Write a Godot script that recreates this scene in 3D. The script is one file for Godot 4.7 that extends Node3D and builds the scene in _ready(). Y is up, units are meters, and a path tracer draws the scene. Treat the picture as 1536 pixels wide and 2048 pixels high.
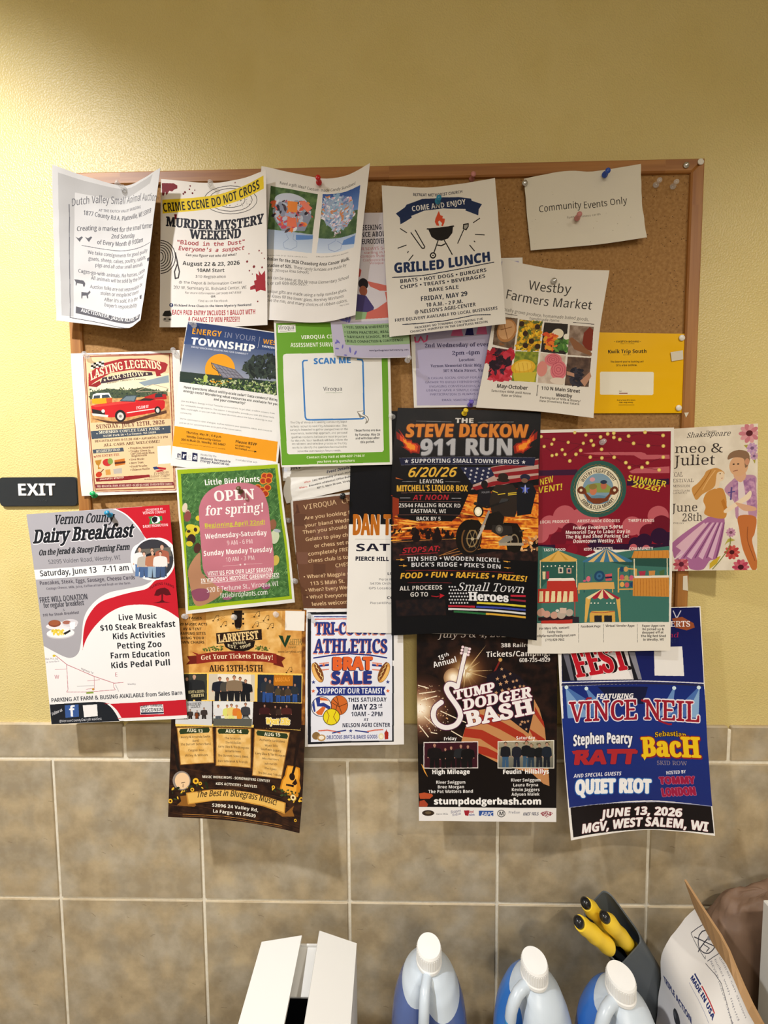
extends Node3D
# A shop wall: cork board crowded with flyers, tiled wainscot below, jugs and bags on a low table.

var im: Image
var used := {}
var fonts := {}
var glyphs := {}
var M := {}

func _ready():
	set_stage()
	make_materials()
	build_room()
	build_board()
	build_sign()
	build_sheets()
	build_pins()
	build_table_things()

# ------------------------------------------------------------------ camera, air, lamps
func set_stage():
	var cam := Camera3D.new()
	cam.name = "camera"
	cam.position = Vector3(0, 1.4871, 0.7613)
	cam.rotation = Vector3(-0.057247, 0.018753, -0.007218)
	cam.fov = 106.1886
	cam.near = 0.05
	add_child(cam)
	cam.current = true
	var we := WorldEnvironment.new()
	var e := Environment.new()
	e.background_mode = Environment.BG_COLOR
	e.background_color = Color(0.02, 0.02, 0.02)
	e.tonemap_mode = Environment.TONE_MAPPER_LINEAR
	e.tonemap_exposure = 1.0
	e.sdfgi_enabled = true
	e.ssao_enabled = true
	e.ssil_enabled = true
	we.environment = e
	we.name = "world"
	add_child(we)
	downlight(Vector3(-1.0, 2.75, 0.8), Vector3(-0.25, -0.96, -0.08), 74.0, 0.85, 5.0, Color(0.99, 0.99, 1.0), "recessed ceiling downlight near the wall, left of the board")
	downlight(Vector3(1.25, 2.75, 1.2), Vector3(0.05, -1.0, -0.1), 66.0, 0.7, 2.0, Color(1.0, 0.965, 0.91), "unseen recessed ceiling downlight, out of view, lighting the board from the right")  # out of view, placed to light the right side and its posters
	fill_panel(Vector3(0.3, 2.75, 2.5), Vector2(1.2, 0.6), 3.3, Color(1.0, 0.97, 0.93), "rectangular white light panel added as fill, out of view behind the viewer")

func downlight(at: Vector3, aim: Vector3, angle: float, blend: float, energy: float, col: Color, label: String):
	var t := thing("downlight", label, "lamp", at)
	var ring := lathe([[0.085, 0.0], [0.085, -0.006], [0.07, -0.01], [0.066, -0.004], [0.066, 0.0]], 32)
	part("trim_ring", ring, plain("f2f0ec", 0.5), t)
	var disc := lathe([[0.0, -0.003], [0.066, -0.003], [0.066, 0.0], [0.0, 0.0]], 32)
	var gm := plain("fff6e8", 0.5)
	gm.emission_enabled = true
	gm.emission = col
	gm.emission_energy_multiplier = 3.0
	part("lens", disc, gm, t)
	var l := SpotLight3D.new()
	l.name = "bulb"
	l.light_color = col
	l.light_energy = energy
	l.light_size = 0.035
	l.spot_angle = angle
	l.spot_angle_attenuation = blend
	l.spot_range = 12.0
	l.spot_attenuation = 2.0
	l.shadow_enabled = true
	t.add_child(l)
	l.position = Vector3(0, -0.03, 0)
	l.look_at_from_position(at + Vector3(0, -0.03, 0), at + Vector3(0, -0.03, 0) + aim, Vector3.UP if absf(aim.normalized().y) < 0.95 else Vector3.FORWARD)

func fill_panel(at: Vector3, size: Vector2, energy: float, col: Color, label: String):  # glowing panel with soft fill light, added out of view behind the camera
	var t := thing("added_fill_panel", label, "lamp", at)
	var h := size / 2.0
	part("frame", block(Vector3(-h.x - 0.02, -0.012, -h.y - 0.02), Vector3(h.x + 0.02, 0.0, h.y + 0.02), 0.002), plain("f2f0ec", 0.5), t)
	var gm := plain("fff6e8", 0.5)
	gm.emission_enabled = true
	gm.emission = col
	gm.emission_energy_multiplier = 1.5
	part("diffuser", block(Vector3(-h.x, -0.014, -h.y), Vector3(h.x, -0.011, h.y), 0.0005), gm, t)
	var l := AreaLight3D.new()  # area light of the added fill panel
	l.name = "tube"
	l.light_color = col
	l.light_energy = energy
	l.area_size = size
	l.area_normalize_energy = true
	l.area_range = 12.0
	l.area_attenuation = 2.0
	l.shadow_enabled = true
	t.add_child(l)
	l.position = Vector3(0, -0.03, 0)
	l.rotation.x = -PI / 2

# ------------------------------------------------------------------ helpers
func numbered(called: String) -> String:
	var n: int = used.get(called, 0)
	used[called] = n + 1
	return called if n == 0 else "%s_%03d" % [called, n]

func tag(o: Node3D, label: String, category: String, group := ""):
	o.set_meta("label", label)
	o.set_meta("category", category)
	if group:
		o.set_meta("group", group)

func thing(called: String, label: String, category: String, at := Vector3.ZERO, group := "") -> Node3D:
	var o := Node3D.new()
	o.name = numbered(called)
	add_child(o)
	o.position = at
	tag(o, label, category, group)
	return o

func part(called: String, mesh: Mesh, mat: Material, parent: Node) -> MeshInstance3D:
	var o := MeshInstance3D.new()
	o.name = called
	o.mesh = mesh
	if mat:
		o.material_override = mat
	parent.add_child(o, true)
	return o

func structure(called: String, mesh: Mesh, mat: Material) -> MeshInstance3D:
	var o := part(called, mesh, mat, self)
	o.set_meta("kind", "structure")
	return o

func plain(c: String, rough := 0.6, metal := 0.0) -> StandardMaterial3D:
	var m := StandardMaterial3D.new()
	m.albedo_color = Color(c)
	m.roughness = rough
	m.metallic = metal
	return m

func noise_tex(freq: float, sd: int, cols: Array, size := 1024, octaves := 5, kind := FastNoiseLite.TYPE_SIMPLEX_SMOOTH) -> NoiseTexture2D:
	var n := FastNoiseLite.new()
	n.seed = sd
	n.noise_type = kind
	n.frequency = freq
	n.fractal_octaves = octaves
	var t := NoiseTexture2D.new()
	t.width = size
	t.height = size
	t.seamless = true
	t.noise = n
	if cols.size():
		var g := Gradient.new()
		var c := PackedColorArray()
		var o := PackedFloat32Array()
		for i in cols.size():
			c.append(Color(cols[i]))
			o.append(float(i) / (cols.size() - 1))
		g.colors = c
		g.offsets = o
		t.color_ramp = g
	return t

func tri(m: StandardMaterial3D, tex: Texture2D, metres: float, off := Vector3.ZERO):
	m.albedo_texture = tex
	m.uv1_triplanar = true
	m.uv1_world_triplanar = true
	m.uv1_scale = Vector3.ONE / metres
	m.uv1_offset = off

func bump(m: StandardMaterial3D, tex: Texture2D, depth: float):
	m.heightmap_enabled = true
	m.heightmap_texture = tex
	m.heightmap_scale = depth

# box with chamfered edges from a to b
func block(a: Vector3, b: Vector3, ch := 0.001) -> ArrayMesh:
	var st := SurfaceTool.new()
	st.begin(Mesh.PRIMITIVE_TRIANGLES)
	var c := (a + b) / 2.0
	var h := (b - a) / 2.0
	for ax in 3:
		for s in [-1.0, 1.0]:
			var u := (ax + 1) % 3
			var v := (ax + 2) % 3
			var p := []
			for k in [[-1, -1], [1, -1], [1, 1], [-1, 1]]:
				var q := Vector3.ZERO
				q[ax] = s * h[ax]
				q[u] = k[0] * (h[u] - ch)
				q[v] = k[1] * (h[v] - ch)
				p.append(c + q)
			quad(st, p[0], p[1], p[2], p[3], c)
	for ax in 3:
		var u := (ax + 1) % 3
		var v := (ax + 2) % 3
		for su in [-1.0, 1.0]:
			for sv in [-1.0, 1.0]:
				var p := []
				for k in [[0, -1], [0, 1], [1, 1], [1, -1]]:
					var q := Vector3.ZERO
					q[ax] = k[1] * (h[ax] - ch)
					q[u] = su * (h[u] if k[0] == 0 else h[u] - ch)
					q[v] = sv * (h[v] - ch if k[0] == 0 else h[v])
					p.append(c + q)
				quad(st, p[0], p[1], p[2], p[3], c)
	for sx in [-1.0, 1.0]:
		for sy in [-1.0, 1.0]:
			for sz in [-1.0, 1.0]:
				var p1 := c + Vector3(sx * h.x, sy * (h.y - ch), sz * (h.z - ch))
				var p2 := c + Vector3(sx * (h.x - ch), sy * h.y, sz * (h.z - ch))
				var p3 := c + Vector3(sx * (h.x - ch), sy * (h.y - ch), sz * h.z)
				face(st, p1, p2, p3, c)
	st.set_smooth_group(-1)
	st.generate_normals()
	return st.commit()

func face(st: SurfaceTool, a: Vector3, b: Vector3, c: Vector3, inside: Vector3):
	st.set_smooth_group(-1)
	if (b - a).cross(c - a).dot((a + b + c) / 3.0 - inside) > 0.0:
		st.add_vertex(a); st.add_vertex(c); st.add_vertex(b)
	else:
		st.add_vertex(a); st.add_vertex(b); st.add_vertex(c)

func quad(st: SurfaceTool, a: Vector3, b: Vector3, c: Vector3, d: Vector3, inside: Vector3):
	face(st, a, b, c, inside)
	face(st, a, c, d, inside)

# profile [[r, y], ...] turned round the y axis
func lathe(prof: Array, n := 24, smooth := true) -> ArrayMesh:
	var st := SurfaceTool.new()
	st.begin(Mesh.PRIMITIVE_TRIANGLES)
	for k in prof.size() - 1:
		var r0: float = prof[k][0]
		var r1: float = prof[k + 1][0]
		var y0: float = prof[k][1]
		var y1: float = prof[k + 1][1]
		for i in n:
			var a := TAU * i / n
			var b := TAU * (i + 1) / n
			var p := Vector3(cos(a) * r0, y0, sin(a) * r0)
			var q := Vector3(cos(b) * r0, y0, sin(b) * r0)
			var r := Vector3(cos(b) * r1, y1, sin(b) * r1)
			var s := Vector3(cos(a) * r1, y1, sin(a) * r1)
			st.set_smooth_group(0 if smooth else -1)
			if r0 > 1e-6:
				st.add_vertex(p); st.add_vertex(q); st.add_vertex(r)
			if r1 > 1e-6:
				st.add_vertex(p); st.add_vertex(r); st.add_vertex(s)
	st.generate_normals()
	return st.commit()

# tube along points with radii
func tube(pts: Array, rad: Array, n := 14) -> ArrayMesh:
	var st := SurfaceTool.new()
	st.begin(Mesh.PRIMITIVE_TRIANGLES)
	var rings := []
	var up := Vector3(0.13, 0.2, 1.0).normalized()
	for k in pts.size():
		var d: Vector3 = (pts[mini(k + 1, pts.size() - 1)] - pts[maxi(k - 1, 0)]).normalized()
		var x := d.cross(up).normalized()
		var y := x.cross(d).normalized()
		var ring := []
		for i in n:
			var a := TAU * i / n
			ring.append(pts[k] + (x * cos(a) + y * sin(a)) * rad[k])
		rings.append(ring)
	for k in rings.size() - 1:
		var mid: Vector3 = (pts[k] + pts[k + 1]) / 2.0
		for i in n:
			var j := (i + 1) % n
			st.set_smooth_group(0)
			smooth_quad(st, rings[k][i], rings[k][j], rings[k + 1][j], rings[k + 1][i], mid)
	for e in [0, rings.size() - 1]:
		var inside: Vector3 = pts[1] if e == 0 else pts[rings.size() - 2]
		for i in n:
			face(st, pts[e], rings[e][i], rings[e][(i + 1) % n], inside)
	st.generate_normals()
	return st.commit()

func smooth_quad(st: SurfaceTool, a: Vector3, b: Vector3, c: Vector3, d: Vector3, inside: Vector3):
	for t in [[a, b, c], [a, c, d]]:
		var flip: bool = (t[1] - t[0]).cross(t[2] - t[0]).dot((t[0] + t[1] + t[2]) / 3.0 - inside) > 0.0
		st.set_smooth_group(0)
		st.add_vertex(t[0]); st.add_vertex(t[2] if flip else t[1]); st.add_vertex(t[1] if flip else t[2])

# flat outline (x, y) pushed from z0 to z1
func prism(poly: PackedVector2Array, z0: float, z1: float) -> ArrayMesh:
	var st := SurfaceTool.new()
	st.begin(Mesh.PRIMITIVE_TRIANGLES)
	var c := Vector2.ZERO
	for p in poly:
		c += p / poly.size()
	var mid := Vector3(c.x, c.y, (z0 + z1) / 2.0)
	var idx := Geometry2D.triangulate_polygon(poly)
	for z in [z0, z1]:
		for k in range(0, idx.size(), 3):
			var p := poly[idx[k]]; var q := poly[idx[k + 1]]; var r := poly[idx[k + 2]]
			face(st, Vector3(p.x, p.y, z), Vector3(q.x, q.y, z), Vector3(r.x, r.y, z), Vector3(p.x, p.y, (z0 + z1) / 2.0))
	for i in poly.size():
		var p := poly[i]; var q := poly[(i + 1) % poly.size()]
		quad(st, Vector3(p.x, p.y, z0), Vector3(q.x, q.y, z0), Vector3(q.x, q.y, z1), Vector3(p.x, p.y, z1), mid)
	st.generate_normals()
	return st.commit()

# ------------------------------------------------------------------ materials
func make_materials():
	var peel := noise_tex(0.12, 3, ["000000", "101010", "404040", "b0b0b0", "ffffff"], 1024, 2)
	var paint := plain("ffffff", 0.42)
	tri(paint, noise_tex(0.004, 5, ["d9c580", "ddca88", "d9c580"], 512, 3), 0.9)
	paint.uv1_scale = Vector3.ONE / 0.55
	bump(paint, peel, 0.05)
	M.paint = paint
	M.tile = []
	var stone := stone_texture()
	for k in 4:
		var m := plain("ffffff", 0.42)
		tri(m, stone, 0.8, Vector3(0.37 * k, 0.23 * k, 0))
		bump(m, noise_tex(0.02, 40 + k, [], 512, 5), 0.025)
		M.tile.append(m)
	M.grout = plain("ffffff", 0.85)
	tri(M.grout, noise_tex(0.05, 9, ["e6dcc4", "f0e8d4", "f4eede"], 512, 4), 0.3)
	M.cork = plain("ffffff", 0.85)
	M.cork.albedo_texture = cork_texture()
	M.cork.uv1_triplanar = true
	M.cork.uv1_world_triplanar = true
	M.cork.uv1_scale = Vector3.ONE / 0.42
	bump(M.cork, noise_tex(0.06, 13, [], 512, 4), 0.05)
	M.wood = plain("ffffff", 0.5)
	tri(M.wood, grain_texture(false), 0.5)
	M.wood_v = plain("ffffff", 0.5)
	tri(M.wood_v, grain_texture(true), 0.5)
	M.paper_back = plain("e8e5de", 0.7)
	M.clear = plain("ffffff", 0.05)
	M.clear.albedo_color = Color(0.95, 0.96, 0.97, 0.25)
	M.clear.transparency = BaseMaterial3D.TRANSPARENCY_ALPHA
	M.steel = plain("c9c9c9", 0.25, 1.0)

func stone_texture() -> ImageTexture:
	var tone := FastNoiseLite.new()
	tone.seed = 21
	tone.frequency = 0.009
	tone.fractal_octaves = 7
	tone.fractal_gain = 0.62
	var hue := FastNoiseLite.new()
	hue.seed = 22
	hue.frequency = 0.007
	hue.fractal_octaves = 5
	var img := Image.create_empty(1024, 1024, false, Image.FORMAT_RGB8)
	for y in 1024:
		# fold both ways so that the picture repeats without a seam
		var fy := 512.0 - absf(y - 512.0)
		for x in 1024:
			var fx := 512.0 - absf(x - 512.0)
			var v := clampf(tone.get_noise_2d(fx, fy) * 1.1 + 0.5, 0, 1)
			var h := clampf(hue.get_noise_2d(fx, fy) * 1.5 + 0.5, 0, 1)
			var dark := Color("a79576").lerp(Color("a3967e"), h)
			var pale := Color("c6b390").lerp(Color("bfb39c"), h)
			img.set_pixel(x, y, dark.lerp(pale, v))
	var rng := RandomNumberGenerator.new()
	rng.seed = 31
	for k in 60:
		var p := Vector2(rng.randf_range(10, 1000), rng.randf_range(10, 1000))
		var d := Vector2(1, rng.randf_range(-0.6, 0.6)).normalized()
		for i in rng.randi_range(3, 16):
			p += d
			d = d.rotated(rng.randf_range(-0.15, 0.2))
			if p.x > 1 and p.y > 1 and p.x < 1022 and p.y < 1022:
				img.set_pixelv(Vector2i(p), img.get_pixelv(Vector2i(p)).lerp(Color("5f523d"), 0.6))
	return ImageTexture.create_from_image(img)

func cork_texture() -> ImageTexture:
	var n := FastNoiseLite.new()
	n.seed = 4
	n.frequency = 0.05
	n.fractal_octaves = 4
	var img := Image.create_empty(1024, 1024, false, Image.FORMAT_RGB8)
	for y in 1024:
		for x in 1024:
			var v := n.get_noise_2d(x, y) * 0.5 + 0.5
			img.set_pixel(x, y, Color("8c6334").lerp(Color("b48a52"), clampf(v, 0, 1)))
	var rng := RandomNumberGenerator.new()
	rng.seed = 8
	for k in 2600:
		var p := Vector2i(rng.randi_range(0, 1019), rng.randi_range(0, 1019))
		var c := Color("5a3a1c").lerp(Color("c69c62"), rng.randf() if k % 3 else 0.0)
		img.fill_rect(Rect2i(p, Vector2i(rng.randi_range(1, 5), rng.randi_range(1, 4))), c)
	return ImageTexture.create_from_image(img)

func grain_texture(up: bool) -> ImageTexture:
	var n := FastNoiseLite.new()
	n.seed = 14
	n.frequency = 0.02
	n.fractal_octaves = 4
	var img := Image.create_empty(512, 512, false, Image.FORMAT_RGB8)
	for y in 512:
		for x in 512:
			var v := n.get_noise_2d(x * 3.5, y * 0.12) if up else n.get_noise_2d(x * 0.12, y * 3.5)
			img.set_pixel(x, y, Color("925c28").lerp(Color("ae773a"), clampf(v + 0.5, 0, 1)))
	return ImageTexture.create_from_image(img)

# ------------------------------------------------------------------ room
const TX := -0.7134     # first tile joint
const TP := 0.31     # tile pitch
const TY := 0.93     # top of the large tiles

func build_room():
	var x0 := -2.7
	var x1 := 3.1
	var wb := Node3D.new()
	wb.name = "wall_back"
	wb.set_meta("kind", "structure")
	add_child(wb)
	part("plaster", block(Vector3(x0, 0.998, -0.12), Vector3(x1, 2.8, -0.007)), M.paint, wb)
	part("grout_bed", block(Vector3(x0, 0.0, -0.12), Vector3(x1, 0.998, -0.0025)), M.grout, wb)
	var g := 0.0034
	var big := block(Vector3(g, g, -0.01), Vector3(TP - g, TP - g, 0.0), 0.0012)
	var strip := block(Vector3(g, g, -0.012), Vector3(TP - g, 0.0755, 0.0), 0.002)
	var rng := RandomNumberGenerator.new()
	rng.seed = 77
	for i in range(-6, 12):
		var x := TX + i * TP
		for j in 3:
			var t := part("tile", big, M.tile[rng.randi_range(0, 3)], wb)
			t.position = Vector3(x, TY - (j + 1) * TP, rng.randf_range(-0.0004, 0.0004))
		var s := part("border_tile", strip, M.tile[rng.randi_range(0, 3)], wb)
		s.position = Vector3(x + 0.1545, TY, rng.randf_range(-0.0003, 0.0003))
	var unseen_wall := plain("d6d0c4", 0.8)  # walls out of view, kept neutral so they bounce less yellow light
	structure("wall_left", block(Vector3(x0 - 0.1, 0, -0.12), Vector3(x0, 2.8, 3.8)), unseen_wall)
	structure("wall_right", block(Vector3(x1, 0, -0.12), Vector3(x1 + 0.1, 2.8, 3.8)), unseen_wall)
	structure("wall_front", block(Vector3(x0 - 0.1, 0, 3.7), Vector3(x1 + 0.1, 2.8, 3.8)), unseen_wall)
	structure("ceiling", block(Vector3(x0 - 0.1, 2.75, -0.12), Vector3(x1 + 0.1, 2.85, 3.8)), plain("e9e5da", 0.9))
	structure("floor", block(Vector3(x0 - 0.1, -0.1, -0.12), Vector3(x1 + 0.1, 0.0, 3.8)), plain("8f8576", 0.5))

# ------------------------------------------------------------------ cork board
func build_board():
	var l := -0.6114
	var r := 0.5706
	var t := 2.0813
	var b := 1.2162
	var w := 0.0235
	var board := thing("cork_board", "large brown cork board in a wooden frame, covered with overlapping flyers", "bulletin board")
	part("cork_panel", block(Vector3(l + w - 0.006, b + w - 0.006, -0.006), Vector3(r - w + 0.006, t - w + 0.006, 0.016), 0.0005), M.cork, board)
	var rails := [[Vector2(l, t), Vector2(r, t), Vector2(r - w, t - w), Vector2(l + w, t - w)], [Vector2(l, b), Vector2(l + w, b + w), Vector2(r - w, b + w), Vector2(r, b)], [Vector2(l, b), Vector2(l, t), Vector2(l + w, t - w), Vector2(l + w, b + w)], [Vector2(r, b), Vector2(r - w, b + w), Vector2(r - w, t - w), Vector2(r, t)]]
	for k in 4:
		part("frame_rail", rail(PackedVector2Array(rails[k]), -0.0068, 0.022), M.wood if k < 2 else M.wood_v, board)
	for q in [[Vector3(0.5492, 1.6273, 0.0221), Vector3(0.5576, 1.628, 0.0221), Vector3(0.5566, 1.6254, 0.0221), Vector3(0.5527, 1.6181, 0.0221)], [Vector3(0.5585, 1.3182, 0.0221), Vector3(0.5665, 1.319, 0.0221), Vector3(0.5689, 1.2896, 0.0221), Vector3(0.5589, 1.2915, 0.0221)], [Vector3(0.5215, 1.7391, 0.02), Vector3(0.544, 1.7424, 0.02), Vector3(0.5453, 1.7259, 0.02), Vector3(0.5244, 1.7225, 0.02)]]:
		var o := part("tape_scrap", patch(q, 0.0004), plain("d9d0bd", 0.6), board)
		o.set_meta("label", "torn scrap of white tape")

func rail(poly: PackedVector2Array, z0: float, z1: float) -> ArrayMesh:
	var st := SurfaceTool.new()
	st.begin(Mesh.PRIMITIVE_TRIANGLES)
	var inner := Geometry2D.offset_polygon(poly, -0.0025, Geometry2D.JOIN_MITER)[0]
	var c := Vector2.ZERO
	for p in poly:
		c += p / 4.0
	var mid := Vector3(c.x, c.y, (z0 + z1) / 2.0)
	var n := poly.size()
	var top := []
	for i in n:
		var best := inner[0]
		for p in inner:
			if p.distance_to(poly[i]) < best.distance_to(poly[i]):
				best = p
		top.append(Vector3(best.x, best.y, z1))
	for i in n:
		var j := (i + 1) % n
		var a := Vector3(poly[i].x, poly[i].y, z0); var d := Vector3(poly[j].x, poly[j].y, z0)
		var a2 := Vector3(a.x, a.y, z1 - 0.002); var d2 := Vector3(d.x, d.y, z1 - 0.002)
		quad(st, a, d, d2, a2, mid)
		quad(st, a2, d2, top[j], top[i], mid)
	quad(st, top[0], top[1], top[2], top[3], mid)
	st.generate_normals()
	return st.commit()

# four corners, a little thickness towards +z
func patch(q: Array, th: float) -> ArrayMesh:
	var st := SurfaceTool.new()
	st.begin(Mesh.PRIMITIVE_TRIANGLES)
	var mid := Vector3.ZERO
	for p in q:
		mid += p / 4.0
	mid.z += th / 2.0
	var up := Vector3(0, 0, th)
	quad(st, q[0], q[1], q[2], q[3], mid)
	quad(st, q[0] + up, q[1] + up, q[2] + up, q[3] + up, mid)
	for i in 4:
		quad(st, q[i], q[(i + 1) % 4], q[(i + 1) % 4] + up, q[i] + up, mid)
	st.generate_normals()
	return st.commit()

# ------------------------------------------------------------------ exit sign
func round_rect(c: Vector2, half: Vector2, r: float, n := 6) -> PackedVector2Array:
	var p := PackedVector2Array()
	for k in 4:
		var o := Vector2([1, -1, -1, 1][k] * (half.x - r), [1, 1, -1, -1][k] * (half.y - r))
		for i in n + 1:
			var a := PI / 2 * (k + float(i) / n)
			p.append(c + o + Vector2(cos(a), sin(a)) * r)
	return p

func build_sign():
	var c := Vector2(-0.7116, 1.4885)
	var half := Vector2(0.0803, 0.0293)
	var t := thing("exit_sign", "charcoal plastic exit sign with white raised letters on the yellow wall", "sign", Vector3(c.x, c.y, -0.007))
	part("plate", prism(round_rect(Vector2.ZERO, half, 0.009), 0.0, 0.0045), plain("22272b", 0.35), t)
	part("face", prism(round_rect(Vector2.ZERO, half - Vector2(0.0012, 0.0012), 0.008), 0.0045, 0.0052), plain("22272b", 0.35), t)
	var tm := TextMesh.new()
	tm.text = "EXIT"
	var f := SystemFont.new()
	f.font_names = PackedStringArray(["Droid Sans"])
	f.font_weight = 700
	tm.font = f
	tm.font_size = 64
	tm.pixel_size = 0.000515
	tm.depth = 0.0016
	var o := part("lettering", tm, plain("f4f4f2", 0.5), t)
	o.position = Vector3(-0.0024, 0.004, 0.0058)
	o.scale = Vector3(1.139, 1.0, 1.0)
	var dot := lathe([[0.0008, 0.0], [0.0007, 0.0004], [0.0, 0.0007]], 8)
	var br := []
	for ch in [[0, 0, 1, 0, 0, 1], [0, 0, 1, 0, 1, 0, 1, 1], [0, 1, 1, 0], [0, 1, 1, 0, 1, 1, 2, 0]]:
		br.append(ch)
	for k in br.size():
		for i in range(0, br[k].size(), 2):
			var d := part("braille_dot", dot, plain("2c3236", 0.4), t)
			d.rotation.x = PI / 2
			d.position = Vector3(-0.004 + k * 0.0062 + br[k][i + 1] * 0.0024, -0.0165 - br[k][i] * 0.0024, 0.0052)

# ------------------------------------------------------------------ printing
func font_rid(fn: String) -> RID:
	if not fonts.has(fn):
		var f := SystemFont.new()
		f.font_names = PackedStringArray([{"s": "Droid Sans", "b": "Droid Sans", "e": "Droid Serif", "f": "Droid Serif", "m": "Droid Sans Mono"}[fn]])
		f.font_weight = 700 if fn == "b" or fn == "f" else 400
		fonts[fn] = [f, f.get_rids()[0]]
	return fonts[fn][1]

func glyph(fn: String, ch: int) -> Array:
	var key := fn + str(ch)
	if not glyphs.has(key):
		var ts := TextServerManager.get_primary_interface()
		var r := font_rid(fn)
		var g := ts.font_get_glyph_index(r, 64, ch, 0)
		var d := ts.font_get_glyph_contours(r, 64, g)
		var cs := []
		if d.has("points") and d.points.size():
			var from := 0
			for e in d.contours:
				var c := PackedVector2Array()
				for i in range(from, e + 1):
					c.append(Vector2(d.points[i].x, d.points[i].y))
				from = e + 1
				cs.append(c)
		glyphs[key] = [ts.font_get_glyph_advance(r, 64, g).x, cs]
	return glyphs[key]

# runs of pixels inside a set of outlines: [y, xa, xb, y, xa, xb, ...]
func runs(cs: Array) -> PackedInt32Array:
	var out := PackedInt32Array()
	var lo := INF
	var hi := -INF
	for c in cs:
		for p in c:
			lo = minf(lo, p.y)
			hi = maxf(hi, p.y)
	var y0 := maxi(int(floor(lo)), 0)
	var y1 := mini(int(ceil(hi)), im.get_height() - 1)
	if y1 < y0:
		return out
	var rows := []
	rows.resize(y1 - y0 + 1)
	for i in rows.size():
		rows[i] = PackedFloat32Array()
	for c in cs:
		var n: int = c.size()
		for i in n:
			var a: Vector2 = c[i]
			var b: Vector2 = c[(i + 1) % n]
			if a.y == b.y:
				continue
			if a.y > b.y:
				var s := a
				a = b
				b = s
			var f := maxi(int(ceil(a.y - 0.5)), y0)
			var t := mini(int(ceil(b.y - 0.5)) - 1, y1)
			var k := (b.x - a.x) / (b.y - a.y)
			for y in range(f, t + 1):
				rows[y - y0].append(a.x + (y + 0.5 - a.y) * k)
	var w := im.get_width()
	for i in rows.size():
		var xs: PackedFloat32Array = rows[i]
		xs.sort()
		for k in range(0, xs.size() - 1, 2):
			var xa := maxi(int(round(xs[k])), 0)
			var xb := mini(int(round(xs[k + 1])), w)
			if xb > xa:
				out.append(y0 + i)
				out.append(xa)
				out.append(xb)
	return out

func fill(cs: Array, col: Color):
	var r := runs(cs)
	for k in range(0, r.size(), 3):
		im.fill_rect(Rect2i(r[k + 1], r[k], r[k + 2] - r[k + 1], 1), col)

func outline(a: Array) -> PackedVector2Array:
	var p := PackedVector2Array()
	for k in range(0, a.size(), 2):
		p.append(Vector2(a[k], a[k + 1]))
	return p

func bg(c: String):
	im.fill(Color(c))

func pg(c: String, a: Array):
	fill([outline(a)], Color(c))

# rounded outline through the points; a doubled point makes a corner
func rounded(a: Array, closed: bool) -> PackedVector2Array:
	var p := outline(a)
	var n := p.size()
	var out := PackedVector2Array()
	for i in (n if closed else n - 1):
		var p0 := p[(i - 1 + n) % n] if closed or i > 0 else p[i]
		var p1 := p[i]
		var p2 := p[(i + 1) % n]
		var p3 := p[(i + 2) % n] if closed or i < n - 2 else p2
		for k in 6:
			out.append(p1.cubic_interpolate(p2, p0, p3, k / 6.0))
	if not closed:
		out.append(p[n - 1])
	return out

func ps(c: String, a: Array):
	fill([rounded(a, true)], Color(c))

func ls(c: String, w: float, a: Array):
	var f := []
	for p in rounded(a, false):
		f.append(p.x)
		f.append(p.y)
	ln(c, w, f)

# rings of colour, outermost first, running into one another
func gw(cols: String, x: float, y: float, r: float):
	var cl := cols.split(" ")
	var n := cl.size() * 6
	for i in n:
		var f := i / 6.0
		var k := int(f)
		var c := Color(cl[k]).lerp(Color(cl[mini(k + 1, cl.size() - 1)]), f - k)
		var p := PackedVector2Array()
		for j in 40:
			p.append(Vector2(x, y) + Vector2.from_angle(TAU * j / 40) * r * pow(1.0 - float(i) / n, 1.15))
		fill([p], c)

# lettering on a circle from angle a0 to a1 (0 is up, clockwise); under = read along the lower arc
func ta(s: String, cx: float, cy: float, r: float, a0: float, a1: float, h: float, c: String, fn: String, under := false):
	var total := 0.0
	for i in s.length():
		total += glyph(fn, s.unicode_at(i))[0]
	var sc := h / 45.7
	var at := 0.0
	for i in s.length():
		var g := glyph(fn, s.unicode_at(i))
		var a: float = lerpf(a0, a1, (at + g[0] / 2.0) / total)
		var sx: float = absf(a1 - a0) * r / total
		var cs := []
		for q in g[1]:
			var o := PackedVector2Array()
			for p in q:
				var l := Vector2((p.x - g[0] / 2.0) * sx, p.y * sc)
				o.append(Vector2(cx, cy) + (Vector2(l.x, l.y - r).rotated(a) if not under else Vector2(l.x, l.y + r).rotated(a)))
			cs.append(o)
		at += g[0]
		if cs.size():
			fill(cs, Color(c))

func gr(c1: String, c2: String, a: Array):
	var r := runs([outline(a)])
	if r.is_empty():
		return
	var lo := r[0]
	var hi := r[r.size() - 3]
	for k in range(0, r.size(), 3):
		im.fill_rect(Rect2i(r[k + 1], r[k], r[k + 2] - r[k + 1], 1), Color(c1).lerp(Color(c2), float(r[k] - lo) / maxf(1.0, hi - lo)))

func ns(c1: String, c2: String, freq: float, sd: int, a: Array):
	var n := FastNoiseLite.new()
	n.seed = sd
	n.frequency = freq
	n.fractal_octaves = 4
	var ca := Color(c1)
	var cb := Color(c2)
	var r := runs([outline(a)])
	for k in range(0, r.size(), 3):
		for x in range(r[k + 1], r[k + 2]):
			im.set_pixel(x, r[k], ca.lerp(cb, clampf(n.get_noise_2d(x, r[k]) * 1.3 + 0.5, 0, 1)))

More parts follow.
